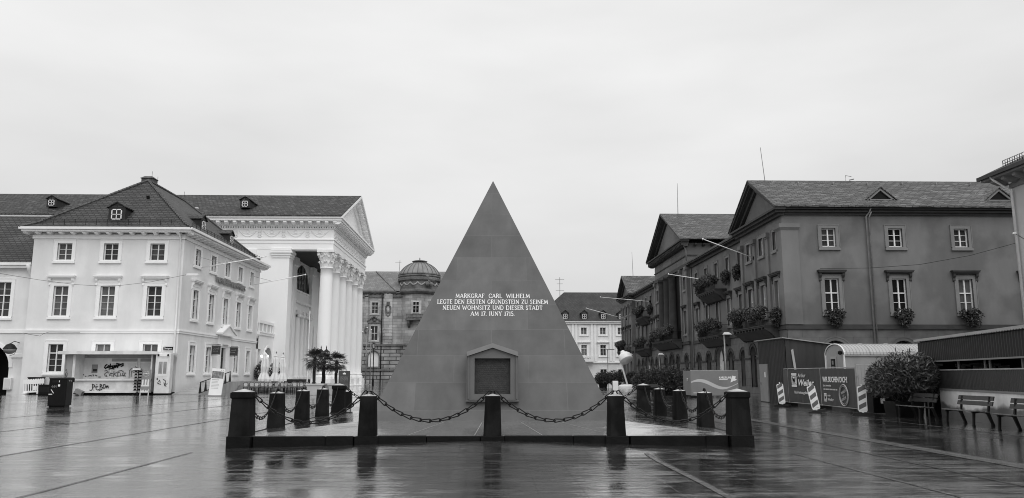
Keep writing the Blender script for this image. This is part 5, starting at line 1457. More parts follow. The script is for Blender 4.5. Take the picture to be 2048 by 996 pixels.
for a in (-1.62, -.7):
    x, y = tc_[0]+3.76*math.cos(a), tc_[1]+3.76*math.sin(a)
    T = Matrix.Translation((x,y,0)) @ Matrix.Rotation(a+math.pi/2, 4, 'Z')
    mb = MB(T); mb.box(-1.0,1.0,-.12,.3,12.9,15.5); b_ = mb.build('window_bay', M['baroque_trim'], tw)
    window(D, (x+.16*math.cos(a),y+.16*math.sin(a),13.1), a+math.pi/2, 1.2, 2.15, 2, .68, mats=('frame','glass','baroque_trim','baroque_dark'), case=0, sill=None, dep=.02)
    mb = MB(T); mb.box(-1.8,1.8,-1.2,.3,11.7,11.95); mb.box(-1.7,1.7,-1.15,-1.0,12.75,12.9)
    for k in range(15): mb.lathe([(.05,11.95),(.12,12.2),(.05,12.5),(.07,12.75)], (-1.6+k*.23,-1.08,0), 6)
    for s in (-1,1): mb.px([(.2,11.7),(-1.0,11.7),(-.8,11.2),(-.3,10.6),(.2,10.3)], s*1.3-.2, s*1.3+.2)
    mb.build('balcony', M['baroque_dark'], D)
mb = MB()
sx_, sy_ = tc_[0]+3.9*math.cos(-.95), tc_[1]+3.9*math.sin(-.95)
rl = random.Random(8)
for k in range(10): mb.lathe([(.02,-.5),(.35,-.3),(.45,0),(.3,.35),(.02,.5)], (sx_+rl.uniform(-.7,.7), sy_+rl.uniform(-.4,.2), 18.3+rl.uniform(-.2,1.9)), 8)
mb.build('sculpture_group', M['baroque_dark'], tw)

# ------------------------------------------------------------------ white building at the end of the square
V = thing('white_building', 'white building with dark tiled hip roof and dormers at the far end', 'building', (25, 155, 0))
vx = [10.4,14.05,17.7,21.35,24.75,28.3]
mb = MB(fr4(0, 150, 0)); mb.wall(8.4, 44, -.3, 11.5, [(x-.55,x+.55,z,z+h) for x in vx for z,h in ((9.15,1.35),(5.15,2.05))] + [(x-.6,x+.6,.8,2.6) for x in vx], .3)
mb.M = None; mb.poly([(8.4,150,-.3),(8.4,162,-.3),(8.4,162,11.5),(8.4,150,11.5)])
mb.build('wall', M['plaster'], V)
wm = ('frame','glass','plaster_trim','plaster_trim')
for x in vx:
    window(V, (x,150,9.15), 0, 1.1, 1.35, 2, mats=wm, case=.32); window(V, (x,150,5.15), 0, 1.1, 2.05, 2, .66, mats=wm, case=.34, hood=.1, console=False); window(V, (x,150,.8), 0, 1.2, 1.8, 2, mats=wm, case=.1)
    dormer(V, x+.1, 149.7, 11.9, 0, 1.25, 1.35, 3.0, M['far_roof'], peak=.55)
mb = MB(fr4(0, 150, 0))
for x in [8.8]+[(a+b)/2 for a, b in zip(vx, vx[1:])]: mb.box(x-.5,x-.1,-.14,.02,4.1,11.3); mb.box(x+.15,x+.5,-.1,.02,4.1,11.3)
mb.build('pilaster', M['plaster_trim'], V)
mb = MB(fr4(0, 150, 0)); mb.box(8.2,44,-.25,.02,3.75,4.0); mb.box(8.2,44,-.35,.1,11.2,11.5); mb.box(8.0,44,-.6,.1,11.5,11.75); mb.build('cornice', M['plaster_trim'], V)
mb = MB()
A,B_,C_,D_ = (7.7,149.3,11.75),(45,149.3,11.75),(45,163,11.75),(7.7,163,11.75); e1,e2 = (14.5,156,17.9),(45,156,17.9)
mb.poly([A,B_,e2,e1]).poly([C_,D_,e1,e2]).poly([D_,A,e1]); rf = mb.build('roof', M['far_roof'], V)
mb = MB(); mb.tube([(13.6,155,16.5),(13.6,155,20.8)], .06, 5)
for z, l in ((20.4,.9),(19.5,.6),(18.2,.8)): mb.tube([(13.6-l,155,z),(13.6+l,155,z)], .04, 4)
mb.build('antenna', M['zinc'], rf)
mb = MB(fr4(0, 150, 0)); mb.box(16.5,19.4,-1.3,0,4.0,4.2); mb.box(16.5,19.4,-1.3,-1.22,4.2,5.05); mb.box(19.32,19.4,-1.22,0,4.2,5.05)
bc = mb.build('balcony', M['white'], V)
mb = MB(fr4(0, 150, 0))
for k, (x0, x1) in enumerate(((17.2,17.9),(18.0,18.8))): mb.tube([(x0+ (x1-x0)*t, -1.32, 4.68+.05*math.sin(9*t+k)) for t in [i/8 for i in range(9)]], .035, 4)
mb.build('shop_lettering', M['grey_ink'], bc)

# ------------------------------------------------------------------ giant desk lamp sculpture, stele, hedges
G = thing('lamp_sculpture', 'giant white desk lamp sculpture in front of the dark hedges', 'sculpture', (16.3, 94, 0))
b0 = at(1256,775,94); hd = at(1250,714,93.6); lo_ = at(1255,770,94); hi_ = at(1241,722,94)
MB().lathe([(1.15,.0),(1.15,.18),(1.0,.34),(.4,.42)], (b0.x, 94, .02), 28).build('base', M['white'], G, smooth=False)
MB().tube([lo_, hi_], .11, 10).build('arm', M['white'], G, smooth=True)
ax = Vector((-.30, .55, .86)).normalized()
q = Vector((0,0,1)).rotation_difference(ax).to_matrix().to_4x4()
MS = Matrix.Translation(hd) @ q
sh = MB(MS).lathe([(.80,-.52),(.82,-.45),(.82,-.12),(.74,.2),(.55,.42),(.30,.52),(.30,.72),(.24,.84),(.06,.9)], n=28).build('lamp_shade', M['white'], G, smooth=True)
MB(MS).lathe([(.78,-.525),(.70,-.40),(.4,-.2),(.05,-.1)], n=28, cap=False).build('shade_inside', M['bandlight'], sh, smooth=True)
ST = thing('stele', 'narrow pale upright slab behind the right front post', 'stele', (7.85, 50, 0))
MB().box(7.68,8.02,49.9,50.1,0,1.16).build('slab', M['offwhite'], ST, bevel=.01)
MB().box(7.6,8.1,49.8,50.2,0,.05).build('base', M['zinc'], ST)
hl = ['dark hedge shrub at the left end beside the pyramid edge','dark hedge shrub left of the lamp sculpture','dark hedge shrub directly behind the lamp sculpture','dark hedge shrub right of the lamp sculpture, tallest of the row','dark hedge shrub in the middle of the row by the town hall','dark hedge shrub over the small dark info stand','dark hedge shrub at the right end behind the grey banner']
hp = [(13.7,97,1.45,1.05),(15.4,97.5,1.4,1.1),(17.6,99,1.45,1.1),(12.35,64,1.05,1.12),(13.3,63,1.2,1.15),(14.3,63.4,1.2,1.2),(15.4,62.5,1.1,1.05)]
for i, ((x, y, rx, rz_), l) in enumerate(zip(hp, hl)):
    h0 = .28
    r = leafy('hedge_shrub', l, 'shrub', (x, y, 0), [(0,0,h0+rz_*.8,rx*.8,rx*.8,rz_*.85),(-.45,.1,h0+rz_*.7,.6,.7,.75),(.5,-.1,h0+rz_*.85,.6,.7,.8)], 2600, .20, .35, 200+i, 'hedge shrubs before the town hall', 'leaf_hedge', hollow=.25)
    MB().hexa(octo(.42,.1),0,octo(.52,.12),.55).build('planter', M['black'], r) if False else put(cached('hedgepot', lambda: MB().hexa(octo(.42,.1),0,octo(.52,.12),.55).mesh('planter', M['black'])), 'planter', r, (x,y,0))
    put(cached('hedgestem', lambda: MB().tube([(0,0,.4),(.03,.02,.9),(.1,.05,1.5)], .06, 5).tube([(0,0,.5),(-.2,.05,1.3)], .04, 5).mesh('stem', M['bark'])), 'stem', r, (x,y,0))
I = thing('info_stand', 'small dark tilted info stand beside the rear right corner post', 'sign', (9.25, 45, 0))
MB().tube([(9.25,45,0),(9.25,45,.8)], .04, 6).build('post', M['iron'], I)
MB().solid([(8.98,44.8,.80),(9.52,44.8,.80),(9.52,45.15,.98),(8.98,45.15,.98)],[(8.98,44.8,.84),(9.52,44.8,.84),(9.52,45.15,1.02),(8.98,45.15,1.02)]).build('panel', M['black'], I)
# grey KARLSRUHE banner fence
B1 = thing('banner_fence', 'grey construction banner with KARLSRUHE logo and pale wave in front of the town hall', 'banner', (15.3, 54, 0))
ang = -3
T = Matrix.Translation((13.68,54,0)) @ Matrix.Rotation(R(ang),4,'Z')
mb = MB(T); mb.box(0,3.2,-.015,.015,.16,1.82); cl_ = mb.build('cloth', M['banner_grey'], B1)
mb = MB(T); mb.solid([(-.0,.0,.16),(-.12,2.0,.16),(-.12,2.0,1.82),(-.0,.0,1.82)],[(-.03,.0,.16),(-.15,2.0,.16),(-.15,2.0,1.82),(-.03,.0,1.82)]); mb.build('side_cloth', M['banner_grey'], B1)
mb = MB(T)
for x in (0,1.6,3.2): mb.tube([(x,.04,0),(x,.04,1.86)], .025, 6)
mb.tube([(0,.03,1.83),(3.2,.03,1.83)], .02, 6); mb.tube([(0,.03,.14),(3.2,.03,.14)], .02, 6); mb.tube([(-.13,2,0),(-.13,2,1.86)], .025, 6)
mb.build('frame', M['zinc'], B1)
mb = MB(T)
for x in (0,3.1): mb.box(x-.15,x+.3,-.35,.4,0,.12)
mb.build('foot', M['black'], B1)
mb = MB(T); up_, dn = [], []
for k in range(25):
    t = k/24; x = 3.18*t; zc = .92 + .26*math.sin(2*math.pi*(t*.95+.08)); th = .03+.13*math.sin(math.pi*min(1,t*1.1+.05))
    up_.append((x,-.02,zc+th*.6)); dn.append((x,-.02,zc-th))
for k in range(24): mb.poly([dn[k],dn[k+1],up_[k+1],up_[k]])
mb.build('wave_print', M['bandlight'], cl_)
def lettering(parent, s, T, x, z, width, size, m, y=-.02, **kw):
    me = text_mesh(s, size, m, .002, align='LEFT', **kw); xv = [v.co.x for v in me.vertices]; sc_ = width/(max(xv)-min(xv))
    x0_ = min(xv)
    for v in me.vertices: v.co.x = (v.co.x-x0_)*sc_
    o = put(me, 'lettering', parent, (0,0,0)); base = T @ Matrix.Translation((x,y,z))
    o.matrix_local = base if parent.type != 'EMPTY' else Matrix.Translation(-parent.location) @ base
    return o
def lettering_on(part, root, s, T, x, z, width, size, m, y=-.02, **kw):     # letters under a part whose mesh is in world space
    o = lettering(part, s, T, x, z, width, size, m, y, **kw); return o
lettering_on(cl_, B1, 'KARLSRUHE', T, 1.92, 1.29, .82, .19, M['letter'], bold=.006)
mb = MB(T); mb.box(1.92,2.5,-.02,-.016,1.2,1.24)
mb.poly([(2.68,-.02,1.02),(2.82,-.02,1.52),(2.86,-.02,1.1)]).poly([(2.8,-.021,1.12),(2.84,-.021,1.48),(3.08,-.021,1.42),(3.0,-.021,1.3),(3.12,-.021,1.22),(3.0,-.021,1.14)]); mb.box(.14,1.0,-.02,-.016,.3,.335)
mb.build('logo_print', M['letter'], cl_)
mb = MB(T)
for z in (1.25,1.16): mb.box(-.13,-.06,.6,1.3,z,z+.05) if False else mb.solid([(-.105,.9,z),(-.09,.5,z),(-.09,.5,z+.05),(-.105,.9,z+.05)],[(-.115,.9,z),(-.1,.5,z),(-.1,.5,z+.05),(-.115,.9,z+.05)])
mb.build('side_print', M['letter'], cl_)

# ------------------------------------------------------------------ building site on the right
def corrugated(T, x0, x1, z0, z1, pitch, dep, zs=None):
    mb = MB(T); n = int((x1-x0)/pitch*4); pr_ = []
    for k in range(n+1):
        x = x0+(x1-x0)*k/n; pr_.append((x, [0,-dep,-dep,0][k % 4]))
    for (a, ya_), (b, yb_) in zip(pr_, pr_[1:]):
        za = z1 if zs is None else zs(a); zb = z1 if zs is None else zs(b)
        mb.poly([(a,ya_,z0),(b,yb_,z0),(b,yb_,zb),(a,ya_,za)])
    return mb
SH = thing('site_shed', 'tall dark corrugated site shed with grey door in front of the town hall', 'shed', (18, 43.5, 0))
sx0, sY0, sY1, sx1 = 15.75, 41.8, 46.1, 21.5
corrugated(side(sx0), f(sY1), f(sY0), 0, 3.45, .22, .035).build('side_wall', M['corr'], SH)
corrugated(fr4(0,sY0,0), sx0, sx1, 0, 3.45, .42, .015, lambda x: 3.45-(x-sx0)*.13).build('front_wall', M['corr2'], SH)
MB().poly([(sx0,sY1,0),(sx1,sY1,0),(sx1,sY1,2.7),(sx0,sY1,3.4)]).poly([(sx1,sY0,0),(sx1,sY1,0),(sx1,sY1,2.7),(sx1,sY0,2.7)]).build('back_wall', M['corr'], SH)
MB().solid([(sx0-.2,sY0-.15,3.48),(sx1+.2,sY0-.15,2.7),(sx1+.2,sY1+.15,2.7),(sx0-.2,sY1+.15,3.48)],[(sx0-.2,sY0-.15,3.53),(sx1+.2,sY0-.15,2.75),(sx1+.2,sY1+.15,2.75),(sx0-.2,sY1+.15,3.53)]).build('roof', M['zinc'], SH)
mb = MB(side(sx0)); mb.box(f(45.9),f(44.6),-.07,-.0,.03,2.15); dr = mb.build('door', M['midgrey'], SH)
mb = MB(side(sx0)); mb.box(f(45.05),f(44.9),-.08,-.07,1.4,1.7); mb.build('notice', M['letter'], dr); mb = MB(side(sx0)); mb.box(f(45.78),f(45.7),-.12,-.07,1.0,1.15); mb.build('handle', M['zinc'], dr)
MB().solid([(16.02,41.74,2.85),(16.14,41.74,2.9),(16.32,41.74,1.2),(16.2,41.74,1.2)],[(16.02,41.77,2.85),(16.14,41.77,2.9),(16.32,41.77,1.2),(16.2,41.77,1.2)]).build('batten', M['concrete'], SH)
TR = thing('site_trailer', 'pale round roofed site trailer between the dark shed and the canopy', 'trailer', (20, 37, 0))
ty0, ty1, tx0, tx1 = 36.0, 38.05, 16.3, 23.5
tm_ = (ty0+ty1)/2
prof = [(ty0,.75),(ty0,2.46)] + [(tm_-(tm_-ty0)*math.cos(math.pi*k/12), 2.46+.47*math.sin(math.pi*k/12)) for k in range(1,12)] + [(ty1,2.46),(ty1,.75)]
MB().px(prof, tx0, tx1).build('body', M['trailer'], TR)
mb = MB(); arcp = [(tm_-(tm_-ty0+.05)*math.cos(math.pi*k/14), 2.46+.52*math.sin(math.pi*k/14)) for k in range(15)]
for (a, b) in zip(arcp, arcp[1:]):
    mb.poly([(tx0-.04,a[0],a[1]),(tx1+.04,a[0],a[1]),(tx1+.04,b[0],b[1]),(tx0-.04,b[0],b[1])])
rfT = mb.build('roof', M['roofsheet'], TR)
mb = MB(); x = tx0+.1
while x < tx1: mb.tube([(x,p[0],p[1]+.006) for p in arcp], .012 if round((x-tx0)*10) % 12 else .03, 4); x += .155
mb.box(tx0,tx1,ty0-.06,ty0-.01,2.38,2.44); mb.build('roof_rib', M['trailer'], rfT)
mb = MB(); mb.box(tx0-.05,tx0,ty0-.03,ty0+.08,.75,2.46); mb.box(tx0-.05,tx0,ty1-.06,ty1+.03,.75,2.46); mb.tube([(tx0-.02,p[0],p[1]) for p in arcp], .03, 5); mb.build('edge_trim', M['white'], TR)
mb = MB(); mb.box(tx0-.03,tx0-.005,36.85,37.55,.95,2.4); dr = mb.build('door', M['roofsheet'], TR)
mb = MB(); mb.box(tx0-.05,tx0-.03,36.98,37.42,1.72,2.28); ps = mb.build('poster', M['black'], dr)
mb = MB(); mb.box(tx0-.055,tx0-.05,37.12,37.3,2.02,2.2); mb.box(tx0-.055,tx0-.05,37.04,37.36,1.78,1.93); mb.build('poster_print', M['midgrey'], ps)
MB().lathe([(.02,-.1),(.1,-.06),(.1,.06),(.02,.1)], (tx0-.12,36.2,2.55), 8).build('lamp', M['black'], TR)
for x in (17.6,22.0):
    for y in (36.15,37.9):
        mb = MB(Matrix.Translation((x,y,.38)) @ Matrix.Rotation(R(90),4,'X')); mb.lathe([(.2,-.1),(.37,-.1),(.38,0),(.37,.1),(.2,.1)], n=18); mb.build('wheel', M['black'], TR)
mb = MB(); mb.box(tx0+.3,tx1-.3,36.2,37.85,.55,.76); mb.build('chassis', M['iron'], TR)

FN = thing('site_fence', 'mesh site fence with two dark printed banners, one reading WIR SUCHEN DICH', 'fence', (15.3, 36.5, 0))
F = [(15.5,41.6),(15.2,40.2),(15.33,36.5),(15.0,32.2)]
for k in range(3):
    a, b = Vector((*F[k],0)), Vector((*F[k+1],0)); d = b-a; ln = d.length
    T = Matrix.Translation(a) @ Matrix.Rotation(math.atan2(d.y,d.x),4,'Z')
    mb = MB(T)
    mb.tube([(0.03,0,.1),(0.03,0,1.86)], .022, 6); mb.tube([(ln-.03,0,.1),(ln-.03,0,1.86)], .022, 6); mb.tube([(0,0,1.84),(ln,0,1.84)], .02, 6); mb.tube([(0,0,.16),(ln,0,.16)], .02, 6)
    mb.build('frame', M['zinc'], FN)
    n = max(2, int(ln/.3)); mb = MB(T)
    rl = random.Random(k+4)
    off = [rl.uniform(-.02,.02) for _ in range(n+1)]
    for i in range(n): mb.poly([(ln*i/n+.04*(i==0),-.03+off[i],.2),(ln*(i+1)/n-.04*(i==n-1),-.03+off[i+1],.2),(ln*(i+1)/n-.04*(i==n-1),-.03+off[i+1]*.3,1.8),(ln*i/n+.04*(i==0),-.03+off[i]*.3,1.8)])
    cl_ = mb.build('banner', M['banner'], FN)
    mb = MB(T); mb.box(-.12,.12,-.38,.38,0,.13); mb.build('foot', M['black'], FN)
    if k == 1:      # first printed banner
        s = ln/3.6
        def W_logo(x, z, sz, mbT):
            mb = MB(T); t_ = sz*.09
            mb.box(x,x+sz,-.066,-.062,z+sz*.9,z+sz*1.02); mb.box(x,x+sz,-.066,-.062,z-sz*.05,z+sz*.07)
            for (a0,a1,b0,b1) in ((.03,.97,.78,.86),(.03,.97,.12,.2),(.03,.14,.12,.86),(.86,.97,.12,.86)): mb.box(x+a0*sz,x+a1*sz,-.066,-.062,z+b0*sz,z+b1*sz)
            mb.poly([(x+.2*sz,-.065,z+.24*sz),(x+.8*sz,-.065,z+.24*sz),(x+.8*sz,-.065,z+.74*sz),(x+.2*sz,-.065,z+.74*sz)])
            lg = mb.build('logo_print', M['letter'], cl_)
            mb = MB(T); pts = [(.28,.68),(.38,.3),(.5,.6),(.62,.3),(.72,.68)]
            mb.tube([(x+p*sz,-.07,z+q_*sz) for p, q_ in pts], sz*.045, 4); mb.build('logo_letter', M['black'], cl_)
        W_logo(.55, .98, .62, T)
        lettering_on(cl_, FN, 'Arthur', T, 1.3, 1.42, .9, .27, M['letter'], y=-.065, shear=.35)
        lettering_on(cl_, FN, 'Weiler', T, 1.36, 1.02, 1.75, .42, M['letter'], y=-.065, shear=.3, bold=.008)
        lettering_on(cl_, FN, 'Rohrleitungsbau · Tiefbau', T, .85, .62, 2.5, .19, M['letter'], y=-.065)
    if k == 2:
        lettering_on(cl_, FN, 'WIR SUCHEN DICH!', T, .42, 1.22, 3.05, .33, M['letter'], y=-.065, bold=.008)
        lettering_on(cl_, FN, 'Jetzt bewerben', T, .48, 1.02, 1.0, .12, M['letter'], y=-.065)
        mb = MB(T); x = .48
        for l in (.22,.3,.12,.4,.26,.2): mb.box(x,x+l,-.066,-.062,.86,.92); x += l+.05
        mb.build('small_print', M['bandlight'], cl_)
        W_logo(.5, .36, .34, T)
        lettering_on(cl_, FN, 'Arthur', T, .95, .58, .4, .12, M['letter'], y=-.065, shear=.35)
        lettering_on(cl_, FN, 'Weiler', T, .97, .38, .75, .18, M['letter'], y=-.065, shear=.3)
        mb = MB(T); cx, cz = 2.95, .68
        for r_ in (.52,.44): mb.tube([(cx+r_*math.cos(2*math.pi*i/28),-.064,cz+r_*.86*math.sin(2*math.pi*i/28)) for i in range(28)], .02 if r_ > .5 else .012, 4, closed=True)
        mb.build('stamp_ring', M['bandlight'], cl_)
        for s_, z_ in (('WEILER',.76),('IST',.63),('GEILER',.47)):
            lettering_on(cl_, FN, s_, T @ Matrix.Translation((cx,0,z_)) @ Matrix.Rotation(R(-14),4,'Y'), -.3 if s_ != 'IST' else -.1, 0, .6 if s_ != 'IST' else .2, .16 if s_ != 'IST' else .09, M['bandlight'], y=-.065)
mb = MB(); 
for x, y in ((15.0,32.2),(15.7,32.4),(16.6,32.6)): mb.tube([(x,y,.1),(x,y,2.0)], .022, 6)
for z in (1.95,1.1,.2): mb.tube([(15.0,32.2,z),(18.4,32.9,z)], .016, 5)
x = 15.1
while x < 18.4: mb.tube([(x,32.2+(x-15)*.2,.2),(x,32.2+(x-15)*.2,1.95)], .006, 3); x += .15
mb.build('mesh_panel', M['zinc'], FN)
MB().lathe([(.03,1.42),(.06,1.42),(.06,1.5),(.03,1.5)], (15.0,32.15,0), 8).build('clamp', M['zinc'], FN)
# beacons
def beacon0():
    r = thing('warning_beacon', 'x', 'beacon')
    mb = MB(); o = [(-.125,.14),(.125,.14),(.16,.2),(.16,1.06),(.125,1.1),(-.125,1.1),(-.16,1.06),(-.16,.2)]
    mb.solid([(x,-.02,z) for x,z in o],[(x,.02,z) for x,z in o]); b = mb.build('panel', M['white'], r)
    mb = MB()
    for k in range(3):
        z = .22+k*.32
        mb.poly([(-.13,-.024,z+.0),(.13,-.024,z+.14),(.13,-.024,z+.31),(-.13,-.024,z+.17)])
    mb.poly([(-.13,-.024,.21),(.13,-.024,.21),(.13,-.024,.36-.14)]) 
    mb.build('stripe', mat('beacon_stripe', .12, .5, .1, 2), b)
    MB().box(-.03,.03,-.025,.025,.05,.16).box(-.025,.025,-.02,.02,1.1,1.18).build('post', M['offwhite'], r)
    MB().hexa([(-.4,-.2),(.4,-.2),(.4,.2),(-.4,.2)],0,[(-.34,-.15),(.34,-.15),(.34,.15),(-.34,.15)],.11).build('foot', M['black'], r)
    return r
bb = beacon0()
bl = [((14.15,30.0,0),-24,0,'upright striped warning beacon at the right end of the WIR SUCHEN DICH banner'),((13.3,32.2,0),-15,11,'tilted striped warning beacon in front of the two banners'),((14.25,38.6,0),-40,5,'striped warning beacon at the shed side of the banners')]
for i, (l, rz, tl, d_) in enumerate(bl):
    o = bb if i == 0 else dup(bb, l, label=d_)
    o.location = l; o.rotation_euler = (0, R(-tl), R(rz)); o['label'] = d_; o['group'] = 'striped warning beacons by the site fence'
U = thing('utility_box', 'low black utility box with a pale sticker behind the right warning beacon', 'box', (15.6, 31.4, 0))
MB().box(15.05,16.1,31.0,31.6,.05,.82).build('cabinet', M['black'], U, bevel=.02); MB().box(15.35,15.52,30.985,30.998,.42,.62).build('sticker', M['letter'], U); MB().box(15.0,16.15,30.97,31.65,.82,.88).build('lid', M['corr2'], U)
# canopy over the stairs
cang = math.atan2(-7.1, -1.5)
P0 = Vector((15.1,21.5,0)); dirv = Vector((math.cos(cang), math.sin(cang), 0))
T = Matrix.Translation(P0) @ Matrix.Rotation(cang,4,'Z')       # local x toward the camera, -y outward to the square
KN = thing('stair_canopy', 'long dark corrugated canopy on a pale concrete wall behind the benches', 'canopy', (16, 24, 0))
La = -9.9
mb = MB(T); mb.box(La+2.0, 9, 0, .3, -.2, .98); mb.build('parapet', damp_wall(), KN)
mb = MB(T); mb.box(La+2.0,9,-.03,.34,.98,1.04); mb.build('coping', M['red_trim'], KN)
corrugated(T, La+.9, 9, 1.04, 1.69, .12, .012).build('panel', M['corr2'], KN)
mb = MB(T); mb.box(La+.9,9,-.03,.06,1.69,1.73); mb.build('rail', M['concrete'], KN)
corrugated(T, La, 9, 2.06, 2.80, .19, .045).build('fascia', M['corr'], KN)
Te = T @ Matrix.Translation((La,0,0)) @ Matrix.Rotation(R(-90),4,'Z')
corrugated(Te, -4.2, 0, 2.06, 2.80, .19, .045).build('end_fascia', M['corr'], KN)
mb = MB(T); n = int((9-La)/.19*2)
for k in range(n):
    a, b = La-.1+(9.1-La)*k/n, La-.1+(9.1-La)*(k+1)/n; za, zb = 2.82+.03*(k%2), 2.82+.03*((k+1)%2)
    mb.poly([(a,-.14,za),(b,-.14,zb),(b,4.3,zb+.2),(a,4.3,za+.2)]); mb.poly([(a,-.14,za),(b,-.14,zb),(b,-.14,2.93),(a,-.14,2.93)])
mb.build('roof', M['roofsheet'], KN)
MB(T).box(La,9,-.07,.02,2.01,2.06).build('beam', M['red_trim'], KN)
for x in (La+.1,-6.2,-3.9,-3.5,-1.2,1.1,3.4): MB(T).tube([(x,.15,0),(x,.15,2.5)], .04, 6).build('post', M['red_trim'], KN)
mb = MB(T); mb.box(La+.5,9,4.1,4.2,-.2,2.85); mb.box(La+.1,9,.5,4.1,2.55,2.6); mb.box(La+.05,La+.12,.05,4.2,-.2,2.85); mb.build('back_wall', M['black'], KN)  # black sheets: the shade under the canopy is put into their colour
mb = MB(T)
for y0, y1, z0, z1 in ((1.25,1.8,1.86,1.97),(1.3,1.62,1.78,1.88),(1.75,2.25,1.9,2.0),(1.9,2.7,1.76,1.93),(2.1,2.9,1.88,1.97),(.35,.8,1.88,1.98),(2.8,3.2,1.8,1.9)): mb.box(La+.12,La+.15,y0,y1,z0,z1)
mb.build('daylight_slot', M['trailer'], KN)  # pale boxes painting the daylight that shows through the far end
# big shrub in front of the canopy end
BS = leafy('oleander_bush', 'big leafy oleander bush between the warning beacon and the benches', 'bush', (15.42,29.4,0), [(0,0,1.38,1.25,1.2,.8),(-.65,-.2,1.3,.8,.8,.68),(.65,.1,1.35,.85,.8,.7),(.1,-.3,1.65,.8,.7,.5)], 9000, .22, .17, 400, None, 'leaf', hollow=.3, lump=.42)
put(MB().hexa(octo(.5,.1),0,octo(.56,.12),.55).mesh('planter', M['black']), 'planter', BS, (15.42,29.4,0))
mb = MB(); rl = random.Random(3)
for k in range(12):
    a = rl.uniform(0,6.28); r_ = rl.uniform(.4,1.1); mb.tube([(rl.uniform(-.2,.2),rl.uniform(-.2,.2),.5),(math.cos(a)*r_*.5,math.sin(a)*r_*.5,1.1),(math.cos(a)*r_,math.sin(a)*r_,1.9)], .03, 5, r2=.01)
put(mb.mesh('stem', M['bark']), 'stem', BS, (15.42,29.4,0))
# benches: local frame faces -y
def bench0():
    r = thing('bench', 'x', 'bench'); hw = .92
    mb = MB()
    for k in range(3): mb.box(-hw,hw,-.30+k*.155,-.165+k*.155,.43-.012*k,.465-.012*k)
    mb.build('seat', M['wood_wet'], r, bevel=.008)
    mb = MB()
    for z, y in ((.60,.21),(.76,.255)): mb.solid([(-hw,y,z),(hw,y,z),(hw,y+.04,z+.13),(-hw,y+.04,z+.13)],[(-hw,y+.04,z-.005),(hw,y+.04,z-.005),(hw,y+.08,z+.125),(-hw,y+.08,z+.125)])
    mb.build('backrest', M['wood'], r, bevel=.006)
    def leg():
        mb = MB(); 
        mb.px([(-.30,0),(-.22,0),(-.235,.05),(-.20,.38),(-.06,.40),(.12,.38),(.16,.36),(.28,.06),(.27,0),(.37,0),(.36,.05),(.24,.40),(.31,.88),(.27,.89),(.19,.45),(.1,.425),(-.3,.43),(-.27,.36),(-.29,.06)], -.03, .03)
        return mb.mesh('leg', M['iron'])
    m_ = leg()
    for x in (-.72,.72): put(m_, 'leg', r, (x,0,0))
    return r
bn = bench0()
for i, (l, rz, d_) in enumerate((((14.85,24.5,0),-91,'dark wooden bench in the middle, before the pale concrete wall'),((14.4,21.15,0),-88,'dark wooden bench cut by the right edge of the picture'),((15.0,27.75,0),-92,'dark wooden bench half hidden in the shade of the big bush'))):
    o = bn if i == 0 else dup(bn, l); o.location = l; o.rotation_euler = (0,0,R(rz)); o['label'] = d_; o['group'] = 'benches along the canopy wall'
# slim street lamps before the town hall
for x, y, h, l in ((19.4,65,4.85,'slim pale street lamp standing behind the grey banner'),(20.3,95,3.95,'slim pale street lamp behind the right hedge'),(21.2,121,4.6,'slim pale street lamp at the farthest pavilion')):
    r = thing('street_lamp', l, 'street lamp', (x,y,0), 'slim lamps along the town hall')
    MB().tube([(x,y,0),(x,y,h)], .07, 8).build('pole', M['zinc'], r, smooth=True)
    MB().solid([(x-.1,y-.35,h),(x+.55,y-.35,h),(x+.55,y+.2,h),(x-.1,y+.2,h)],[(x,y-.15,h+.2),(x+.35,y-.15,h+.2),(x+.35,y+.05,h+.2),(x,y+.05,h+.2)]).build('lamp_head', M['offwhite'], r)
r = thing('street_lamp', 'thin dark street lamp with flat head before the white building', 'street lamp', (20.7,140,0)); MB().tube([(20.7,140,0),(20.7,140,6)], .07, 6).build('pole', M['zinc'], r); MB().box(20.5,21.9,139.8,140.2,5.95,6.1).build('lamp_head', M['zinc'], r)
# ------------------------------------------------------------------ graffiti kiosk
KI = thing('kiosk', 'open fronted kiosk covered in graffiti in front of the white corner house', 'kiosk', (-30, 63.6, 0))
kF, kB = 62.4, 63.8
def xa(px, Y): return at(px, 745, Y).x
kx0, kx1 = xa(128,kF), xa(303,kF)
mb = MB(); mb.box(kx0+.35,kx1+.05,kB,kB+.08,1.1,3.1); bk = mb.build('back_wall', M['offwhite'], KI)
mb = MB(); mb.box(kx0+.6,kx1-.05,kF+.12,kF+.2,.2,1.1); mb.box(kx0+.5,kx1,kF+.08,kF+.2,.16,.3); lf = mb.build('counter_front', M['offwhite'], KI)
mb = MB(); mb.box(kx0+.4,kx1,kF-.05,kB,1.1,1.2); mb.build('counter', M['offwhite'], KI)
mb = MB(); mb.box(kx0-.35,kx1+.1,kF-.45,65.0,3.12,3.36); mb.solid([(kx1+.1,kF-.45,3.12),(kx1+1.15,kF+.3,3.12),(kx1+1.15,65,3.12),(kx1+.1,65,3.12)],[(kx1+.1,kF-.45,3.34),(kx1+1.15,kF+.3,3.26),(kx1+1.15,65,3.26),(kx1+.1,65,3.34)]); mb.build('roof', M['offwhite'], KI)
mb = MB(); mb.box(kx0+.02,kx0+.56,kF+.05,kF+.11,.9,3.1); mb.box(kx0-.02,kx0+.06,kF,64.9,.2,3.1); sp = mb.build('side_panel', M['trailer'], KI)
MB().box(kx0+.58,kx0+.78,kF+.05,kB,.2,3.1).build('post', M['offwhite'], KI); MB().box(kx1-.1,kx1,kF,kF+.1,.2,3.1).build('post', M['offwhite'], KI)
